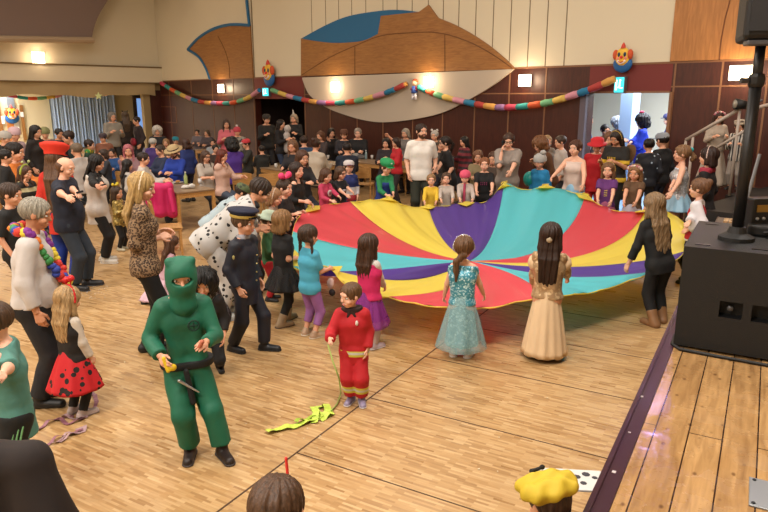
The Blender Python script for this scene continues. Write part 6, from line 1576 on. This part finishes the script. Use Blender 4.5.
CR(221, 153, 13.1, 'sit', 330, '#c4a294', '#3a4454', '#5a2418', 'long', 'woman in pale pink sweater with long auburn hair resting her head on her hand', fem=1, lod=1, hR='face')
CR(215, 147, 16.2, 'sit', 290, '#3a2c28', '#2a2a30', '#1c1310', 'short', 'dark haired man behind the two women in pale tops')
CR(232, 142, 14.8, 'sit', 120, '#4a2a86', '#2a2440', '#0d0b0c', 'bushy', 'person in purple jacket with big black wig, back turned')
CR(247, 142, 17.0, 'sit', 200, '#2a2a26', '#20201c', '#2a1c16', 'short', 'person with bright red and white cap left of the door group', extra=cap('#b8303a', '#c8c0c0'))
CR(262, 148, 16.4, 'sit', 110, '#1a1a18', '#1c1c20', '#1c1411', 'short', 'large seated man in dark jacket with his back to the camera', bulk=1.15)
CR(266, 115, 20.3, 'st', 290, '#101012', '#1c1c22', '#2a1c16', 'short', 'man in black sweater and cap in front of the dark doorway', extra=cap('#2a2420'), hR='hold')
CR(280, 120, 19.2, 'st', 330, '#120e12', '#26344e', '#1a100e', 'half', 'woman in black carrying a small white child before the dark doorway', fem=1, hR='hold', hL='hold', extra=lambda p: p.sdf('carried_child', [('c', p.b.ch+V3(.0, .2, .05), p.b.P+V3(.0, .2, .05), .1, .1), ('e', p.b.ch+V3(-.02, .22, .24), np.eye(3), (.1, .1, .11))], '#b0a8a4', k=.03, vox=.02))
CR(294, 112.5, 20.9, 'st', 250, '#0f0e11', '#101014', '#8a7a6a', 'bob', 'tall person in black with a pointed silver horn hat', fem=1, extra=horn('#a8a29a'), hR='hold', hL='hold', hk=.97)
CR(293, 145, 15.0, 'sit', 250, '#1c1a20', '#20202a', '#6a4a34', 'long', 'blond girl with big orange round glasses', fem=1, child=.4, extra=glass('#d8702a'))
CR(304, 139, 16.4, 'sit', 100, '#2c4360', '#20283a', '#2a1c16', 'short', 'seated person in denim blue shirt, back turned')
CR(315, 142, 14.6, 'sit', 60, '#b3a797', '#3a3a40', '#3a241a', 'bun', 'seated woman in cream sweater with brown bun, back turned', fem=1)
CR(321, 134, 18.7, 'sit', 230, '#3a3032', '#20202a', '#5a3a28', 'bob', 'brown haired woman resting her chin on her hand', fem=1, hR='face')
CR(302, 157, 12.6, 'sit', 300, '#1c1a1e', '#20202a', '#4a2e20', 'long', 'girl with brown hair behind the long haired girl in black', fem=1, child=.7)
CR(331, 131, 19.6, 'sit', 290, '#1c181a', '#20202a', '#17100e', 'half', 'dark haired woman against the wall left of the bald man', fem=1, hR='face')
CR(344, 132.5, 19, 'sit', 270, '#26242c', '#20202a', '#5a3a28', 'short', 'man in brown cap beside the bald man', extra=cap('#5a3626'))
CR(358, 131, 18.9, 'sit', 265, '#101014', '#20202a', '#8a8078', 'short', 'bald old man in black at the wall', skin='p', extra=None)
CR(347, 146, 14.5, 'sit', 95, '#141d30', '#20202a', '#171012', 'short', 'seated person in midnight blue, back turned, behind the white cap child')
CR(386, 141, 16.5, 'sit', 260, '#241c22', '#20202a', '#141012', 'bob', 'dark haired person left of the person in red', fem=1)
CR(397, 138, 15.2, 'st', 200, '#b01a26', '#241c20', '#2a1a16', 'bob', 'woman in bright red top raising one arm', fem=1, hR='up', hL='hold', hk=1.)
CR(406, 129, 17, 'st', 240, '#6a6460', '#2a2a30', '#8d8478', 'bob', 'grey blond woman behind the person in red', fem=1)
CR(435, 131, 16, 'st', 250, '#2a2628', '#20202a', '#a8a29e', 'short', 'person with black and white animal ears just right of the tall man', extra=ears('#c8c4c0'))
CR(465, 137, 15.2, 'st', 210, stripes('#6a1624', '#2a1218', 8, 'Z', .5, name='dark red plaid'), '#20202a', '#15100f', 'half', 'dark haired woman in dark red plaid shirt', fem=1, hk=1., hR='hold')
CR(441, 143, 15.5, 'sit', 270, '#3a3634', '#20202a', '#5a4a3c', 'short', 'seated person half hidden between tall man and black T-shirt woman')
CR(478, 156, 13.8, 'sit', 270, '#8a7a5a', '#2a2a30', '#6a4630', 'bob', 'red haired child seated behind the laughing child', child=.7)
CR(494, 158, 13, 'sit', 250, '#4a3a30', '#2a2a30', '#4a2e20', 'bob', 'brown haired child left of the microphone woman', child=.7)
FUR = mat('#5f3d24', .95, 'brown fur', bump=1, bscale=70, var=.15, scale=20)
CR(552, 142, 12.9, 'st', 215, FUR, FUR, '#6f482c', 'bushy', 'person in brown furry fox suit bending to a child', child=.2, lean=22, hk=1.08, lod=1, hR='hold', extra=ears('#6a4226', 'cat'))
CR(547, 136, 14.2, 'st', 300, '#7a6a5a', '#2a2a30', '#9a7c56', 'bob', 'blond woman behind the brown fox suit', fem=1)
CR(562, 136, 13.8, 'st', 200, '#b5aaa2', '#2a2a30', '#3a2a20', 'short', 'brown haired child in white shirt behind the girl in white top', child=.3)
CR(541, 154.5, 12.4, 'st', 240, '#1f7fb5', '#a8a8a8', '#8a8a8a', 'short', 'small child in bright blue top and pale grey floppy hat', child=1, lod=1, extra=both(beanie('#a8a6a4'), lambda p: p.sdf('hat_tip', [p.b.hel((-.25, -.05, 1.15), (.25, .2, .18))], '#a8a6a4')))
# doorway group, in the foyer and in front of it
CR(605, 125, 16.4, 'st', 300, '#6a6058', '#2a2a30', '#1c1412', 'short', 'boy with dark hair at the left of the bright doorway', fo=True, child=.3, skin='t')
CR(611, 132, 14.2, 'st', 270, '#8a5040', '#2a2a30', '#6a4630', 'bob', 'child with reddish face beside the bee costume', child=.7)
CR(618, 118, 17.5, 'st', 200, '#93a8c8', '#8a9cc0', '#b8bcc8', 'bushy', 'person in fluffy pale blue and white costume in the foyer', fo=True, extra=None)
p = CR(645, 104, 15.9, 'st', 185, '#1433b8', '#1433b8', '#141018', 'bushy', 'person in royal blue suit with black afro wig and red flower in the foyer', fo=True, hR=(-.32, .22, .62), hL='hold', lod=1, hk=1., extra=lambda p: p.sdf('red_flower', [p.b.hel((0, 0, 1.25), (.25, .22, .12))], '#b02a48'))
CR(587, 115, 16.6, 'st', 0, '#2b4d8c', '#20283a', '#2a1c16', 'short', 'person in blue cut off by the left jamb of the bright doorway', fo=True)
CR(671, 114, 17.0, 'st', 180, '#22376e', '#20283a', '#2a2430', 'short', 'person in dark blue with cap at the right jamb of the bright doorway', fo=True, extra=cap('#2a2a50'))
SK = spots('#171b26', '#9fb0c4', 9, .16, name='dark print')
CR(650, 139, 12.8, 'st', 110, SK, '#1c1f26', '#15100f', 'short', 'child in dark printed sweater walking into the foyer', child=.3, lod=1)
CR(664, 134, 13.4, 'st', 140, '#14161c', '#1c2438', '#1c1412', 'short', 'child in black with silver cap beside the right door jamb', child=.3, extra=cap('#8a8f98'), lod=1)
# on the steps
def ON(u, v, s, d, z0, face, label, h, **kw): pass
q = wpx(725, 112, OFFR-.5); 
b = Body(1.62, fem=1, pose='stand', hp=10, lean=3, handR=(.07, .14, .48), handL=(-.07, .14, .48))
zz = SH; pp = wpx(719, 112, .9); hgt = pp.z-zz
b = Body(min(1.75, max(1.2, hgt)), fem=1, hp=12, handR='hold', handL='hold', child=.2)
p = Person((pp.x, pp.y), 262, 'girl in long cream dress with pink flower crown on the steps behind the rail', b, lod=1, z0=zz)
p.top('#a8998a', 1.9, hem=0, infl=.016, name='dress_top'); p.skirt('#a8998a', .06, .08, .21, folds=10, amp=.07, name='dress_skirt'); p.hair('#3a241c', 'half', .1)
for i in range(7):
    a = PI*i/6; p.sdf('crown_flower', [b.hel((math.cos(a)*.42, .1, .8+.22*math.sin(a)), (.11, .1, .1))], ('#c06a78', '#c8a0a0')[i % 2], vox=.01)
p.shoes('#b0a090')
pp = wpx(741, 121, .9); hgt = pp.z-zz; print('steps', hgt)
b = Body(min(1.75, max(1.0, hgt)), child=.5, hp=15, handR='hold', handL='hold')
p = Person((pp.x, pp.y), 230, 'child in black and white striped shirt and paper crown on the steps', b, lod=1, z0=zz)
p.top(stripes('#1a1a1c', '#b8b4ae', 22, 'X', .5), 1.9, hem=-.05, infl=.014, name='striped_shirt'); p.pants('#8a8078', .9); p.hair('#3a2a20', 'short'); p.shoes('#222222')
p.lathe_head('paper_crown', [(.47, 0), (.49, .22), (.47, .22), (.45, 0)], '#b8a894', c=(0, 0, .8), n=20)
# long dress on the foyer table cloth: white standing table
r = empty('standing_table', room(wpt(637, 150, -2.6)[0], -2.8, .012)); tag(r, 'round standing table with long white cloth in the foyer', 'table')
MB().lathe([(.33, 0), (.26, .3), (.2, .7), (.3, 1.0), (.33, 1.06)], n=24).build('table_cloth', mat('#cfc8c4', .8), r, smooth=True); MB().lathe([(.34, 1.06), (.34, 1.09)], n=24).build('table_top', mat('#d8d4d0', .5), r)
for l in LOG: print('HEIGHT', l)

# ================================================================ SMALL THINGS NEAR THE CAMERA
# teal balloon
c = atY(530, 179, 12.6); o = MB().ball((0, 0, 0), (.13, .13, .15), 20).build('balloon', mat('#1f9a94', .25), smooth=True); o.location = c; tag(o, 'teal balloon held beside the child in the pale grey floppy hat', 'balloon')
MB().lathe([(.012, -.165), (.004, -.145)], n=8).build('knot', mat('#178078', .3), o)
# dotted ball under the rim
p = at(357, 197, .3); 
# head at the lower picture edge with a red stick
zt = 1.22; q = at(272, 487, zt)
b = Body(zt, child=.8, hp=14, handR=(.0, .16, .62), handL=(-.08, .1, .45)); 
p = Person((q.x, q.y), 80, 'child with short brown hair at the bottom edge, seen from behind, holding a red stick', b, lod=0)
p.top('#4a5a6a', 1.8); p.pants('#2a2a30', .95); p.hair('#4b3423', 'short', vol=1.1); p.shoes('#222222')
g0 = b.grip('R'); tip = loc_of((q.x, q.y), 80, W(286, 458, q.y+.32))
p.sdf('red_stick', [('c', g0, tip, .007, .006)], mat('#c82a20', .5, 'red plastic'), vox=.004)
# child with yellow beret
zt = .98; q = at(556, 486, zt)
b = Body(zt, child=1, hp=16, handR='hold', handL='hold'); p = Person((q.x, q.y), 120, 'child with yellow cloth hat at the bottom edge in front of the stage', b, lod=0)
p.top('#4a4a58', 1.8); p.pants('#2a2a30', .95); p.hair('#3a2418', 'short', vol=1.); p.shoes('#222222')
p.sdf('yellow_hat', [b.hel((0, -.05, .88), (.66, .62, .26)), b.hel((.3, .1, .85), (.3, .3, .18)), b.hel((-.4, -.1, .82), (.25, .3, .18))], mat('#bda325', .7, 'yellow cloth', var=.08), k=.03, vox=.006, disp=noise(.008, 55, 5))
p.sdf('black_bow', [('c', b.hpnt(.1, .3, 1.14), b.hpnt(.27, .36, 1.12), .03*b.hh, .06*b.hh), ('c', b.hpnt(.1, .3, 1.14), b.hpnt(-.06, .34, 1.12), .03*b.hh, .06*b.hh)], '#15120c', vox=.005)
# printed sheet leaning by the stage front
q0 = at(571, 480, .7); 
r = empty('printed_sheet', (q0.x, q0.y, .7), R(-6)); tag(r, 'white printed sheet with small dark pictures on a low stand by the stage edge', 'paper')
MB().box((0, 0, 0), (.30, .17, .012)).build('sheet', mat('#cfccc8', .7), r, bevel=.003)
for i, (x, y, s) in enumerate(((-.12, .045, .016), (-.06, .05, .014), (-.06, .03, .018), (0, .045, .012), (.03, .02, .018), (.075, .045, .02), (.11, .02, .014), (-.1, -.01, .014), (.05, -.03, .016), (.11, -.05, .014))): MB().lathe([(s, 0), (s*.6, .002)], (x, y, .007), 7).build('printed_picture', mat('#3c3a40', .8), r)
MB().tube([(0, 0, -.7), (0, 0, -.006)], .012, 8).build('stand_leg', M_BLACK, r); MB().lathe([(.12, -.7), (.12, -.68), (.02, -.67)], n=16).build('stand_base', M_BLACK, r)
# dark jacket over a chair back at lower left
q = at(22, 436, 1.03); Z_ = 1.03
r = empty('draped_coat', (q.x+.02, q.y-.10, 0)); tag(r, 'dark brown coat draped over a high chair back at the lower left corner', 'coat')
v, q_ = surf([('c', V3(-.30, 0, Z_-.06), V3(.06, .02, Z_-.05), .07, .065), ('c', V3(-.28, 0, Z_-.1), V3(-.32, .0, .3), .12, .2), ('c', V3(.05, 0, Z_-.08), V3(.22, -.06, .25), .09, .16), ('c', V3(-.1, 0, Z_-.1), V3(-.1, 0, .3), .11, .2)], .012, k=.06, disp=noise(.010, 14, 9))
npmesh('coat_cloth', [(v, q_, 0)], [mat('#1d1310', .85, 'dark brown felt', var=.2, scale=10)], r)
v, q_ = surf([('c', V3(-.34, .02, Z_+.0), V3(-.30, .05, Z_-.12), .05, .06)], .01, k=.03, disp=noise(.006, 30, 3)); npmesh('orange_lining', [(v, q_, 0)], [mat('#a84a20', .7)], r)
for x in (-.28, .12): MB().tube([(x, .1, 0), (x, .05, .5)], .02, 8).build('leg', M_TW, r)

# lime streamer trailed by the small boy
def ribbon(name, pts, w, m, label, cat, wob=.012, z=.004, parent=None, seed=1):
    rr = random.Random(seed); P = []
    pts = [Vector(p) for p in pts]
    for a, b in zip(pts[:-1], pts[1:]):
        k = max(2, int((b-a).length/.02))
        for j in range(k): P.append(a.lerp(b, j/k))
    P.append(pts[-1]); vs = []; n = len(P)
    for i, p in enumerate(P):
        t = (P[min(i+1, n-1)]-P[max(i-1, 0)]).normalized(); s = t.cross(Vector((0, 0, 1))).normalized(); zz = p.z+max(0, wob*(math.sin(i*.9+seed)+.5*math.sin(i*.37)))+z
        tw = math.sin(i*.25+seed)*.5; o = s*w/2*math.cos(tw); u_ = Vector((0, 0, abs(w/2*math.sin(tw))))
        vs += [p+o+Vector((0, 0, zz-p.z))+u_, p-o+Vector((0, 0, zz-p.z)), ]
    vs2 = [v+Vector((0, 0, .002)) for v in vs]; fs = []
    for i in range(n-1):
        a = 2*i; fs.append((a, a+1, a+3, a+2)); fs.append((a+2*n, a+2*n+2, a+2*n+3, a+2*n+1))
        fs += [(a, a+2, a+2+2*n, a+2*n), (a+1, a+1+2*n, a+3+2*n, a+3)]
    mb = MB(); mb.add(vs+vs2, fs); o = mb.build(name, m, parent, smooth=False)
    if label: tag(o, label, cat)
    return o
LIME = mat('#bdd452', .6, 'lime crepe')
sp = empty('lime_streamer', (0, 0, 0)); tag(sp, 'lime green crepe streamer lying on the parquet behind the firefighter boy', 'streamer')
ribbon('crepe_tail', [at(267, 434), at(280, 430), at(295, 427), at(312, 421), at(326, 414)], .075, LIME, None, None, wob=.014, parent=sp)
ribbon('crepe_loop', [at(314, 424), at(318, 414), at(313, 409), at(324, 407), at(331, 415), at(320, 421)], .06, LIME, None, None, wob=.03, parent=sp, seed=4)
ribbon('crepe_loop', [at(296, 425), at(310, 419), at(322, 419), at(330, 416)], .05, mat('#93ad30', .6), None, None, wob=.03, parent=sp, seed=7)
gz = atY(328, 345, 4.72); mb = MB(); mb.tube([gz, atY(333, 362, 4.6), atY(339, 378, 4.5), at(341, 393, .02), at(337, 404, .012), at(331, 411, .012)], .006, 6); mb.build('string', mat('#8a9a4a', .7), sp, smooth=True)
# mauve ribbons round the ladybird girl
MV = mat('#8a5a66', .5, 'mauve satin ribbon'); MV2 = mat('#a98a8c', .5, 'pale mauve ribbon')
rb = empty('ribbon_bundle', (0, 0, 0)); tag(rb, 'tangle of mauve satin ribbons on the floor round the ladybird girl', 'ribbon')
for i, (pts, w, m) in enumerate((([(36, 432), (48, 424), (58, 419), (74, 417)], .03, MV), ([(44, 448), (56, 440), (72, 434), (84, 430)], .03, MV), ([(60, 443), (70, 437), (84, 432), (86, 427), (76, 431)], .026, MV2),
    ([(56, 420), (68, 425), (80, 421), (92, 412), (97, 405)], .034, MV), ([(62, 416), (74, 420), (86, 419), (88, 410), (80, 408)], .03, MV2), ([(97, 405), (95, 396), (91, 393)], .034, MV), ([(52, 446), (60, 441), (66, 436), (80, 433)], .022, MV2))):
    ribbon('ribbon_strand', [at(*q) for q in pts], w, m, None, None, wob=.016, parent=rb, seed=i+2)
mb = MB(); hp_ = at(78, 368, .42); mb.tube([hp_, at(84, 380, .22), at(91, 393, .03)], .005, 6); mb.build('thin_stick', mat('#c8bcb8', .5), rb, smooth=True)
# confetti and crumbs under the tables: too small to count
rr = random.Random(11)
for nm, cnt, box, cols, lab in (('confetti', 260, (90, 200, 236, 262), ['#c8c0b8', '#d8d8d8', '#b8a0a0'], 'white paper confetti scattered on the floor by the front table'), ('confetti', 70, (78, 108, 286, 300), ['#c8c0b8', '#8a8a9a', '#d8d0c8'], 'small heap of paper confetti right of the bald man shoes'), ('confetti', 60, (110, 740, 300, 480), ['#c8b898', '#d8ccb0'], 'tiny paper crumbs strewn over the open parquet')):
    mb = MB()
    for i in range(cnt):
        u, v = rr.uniform(box[0], box[1]), rr.uniform(box[2], box[3])
        if nm == 'confetti' and box[1] > 700 and u > 560: u -= 400
        q = at(u, v); s = rr.uniform(.006, .014); a = rr.uniform(0, 3); mb.cur = i % len(cols); mb.box((q.x, q.y, .004), (s, s*.7, .003), Matrix.Rotation(a, 3, 'Z'))
    o = mb.build(nm, [mat(c, .8) for c in cols]); tag(o, lab, 'confetti', kind='stuff')
LAMPS = [(s, d, {5: 110, 12: 190, 19: 310, 26: 430}[s]*{4: .55 if s > 20 else .28, 10: .85, 16: 1.25, 22: 1.2}[d]) for s in (5, 12, 19, 26) for d in (4, 10, 16, 22)]
EXPO = 0.04
# ================================================================ LIGHT
w = bpy.data.worlds.new('world'); scene.world = w; w.use_nodes = True
w.node_tree.nodes['Background'].inputs[0].default_value = (.9, .75, .6, 1); w.node_tree.nodes['Background'].inputs[1].default_value = .05
def area(name, loc, size, energy, color=(1, .94, .86), rot=(0, 0, 0), sy=None):
    l = bpy.data.lights.new(name, 'AREA'); l.energy = energy; l.color = color; l.size = size
    if sy: l.shape = 'RECTANGLE'; l.size_y = sy
    o = bpy.data.objects.new(name, l); COL.objects.link(o); o.location = loc; o.rotation_euler = rot; return o
M_DIFF = mat('#fff0d8', .6, 'ceiling lamp diffuser', emit=3)
i = 0
for s, d, e in LAMPS:
    p = room(s, d, CEIL-.02)
    r = empty('ceiling_lamp', p); tag(r, 'round ceiling lamp over the hall', 'lamp', 'ceiling lamps out of view')
    MB().lathe([(.5, 0), (.5, -.1)], (0, 0, 0), 20).build('lamp_shade', M_DIFF, r)
    a = area('lamp_light', (p.x, p.y, CEIL-.16), 1.2, e); i += 1
p = room((sC+sD)/2, -2.9, 3.3); area('foyer_light', p, 3.0, 430, (.9, .95, 1)); 
p = room(-3, 7, 2.9); area('side_room_light', p, 3, 800, (.92, .95, 1), sy=5)
def mirrored(u, v, z0, z1):
    p = at(u, v, z0); d = ray(u, v); k = (z1-z0)/-d.z; return (p.x+d.x*k, p.y+d.y*k, z1)
# two lamps added over the stage for their glare, and a violet stage spot; their shine shows on the worn boards
for u, v in ((712, 486), (655, 470)):
    x, y, z = mirrored(u, v, SH, CEIL-.05)
    r = empty('ceiling_lamp', (x, y, z)); tag(r, 'added round ceiling lamp for glare on the stage', 'lamp', 'ceiling lamps added for stage glare, out of view')
    MB().lathe([(.3, 0), (.3, -.08)], (0, 0, 0), 20).build('lamp_shade', M_DIFF, r); area('lamp_light', (x, y, z-.12), .8, 80)
x, y, z = mirrored(652, 415, SH, 5.6)
r = empty('violet_spotlight', (x, y, z)); tag(r, 'violet stage spotlight hanging from the ceiling above the hall', 'lamp')
MB().tube([(0, 0, 0), (0, 0, CEIL-5.6)], .02, 8).build('hanger', M_BLACK, r); MB().lathe([(.12, -.02), (.12, .2)], n=16).build('lamp_housing', M_BLACK, r)
l = area('violet_light', (x, y, z-.03), .28, 1.6, (.45, .35, 1)); l.rotation_euler = (Vector((0, 0, 0))-Vector((x, y, z-SH))+Vector(at(652, 415, SH))-Vector((0, 0, SH))).to_track_quat('-Z', 'Y').to_euler(); l.data.spread = R(50)
scene.view_settings.view_transform = 'Standard'; scene.view_settings.look = 'None'; scene.view_settings.gamma = 1; scene.view_settings.use_curve_mapping = False
scene.view_settings.exposure = EXPO
scene.cycles.max_bounces = 6; scene.cycles.diffuse_bounces = 3; scene.cycles.glossy_bounces = 2; scene.cycles.transparent_max_bounces = 8
scene.cycles.use_denoising = True; scene.cycles.sample_clamp_indirect = 4; scene.cycles.caustics_reflective = False; scene.cycles.caustics_refractive = False
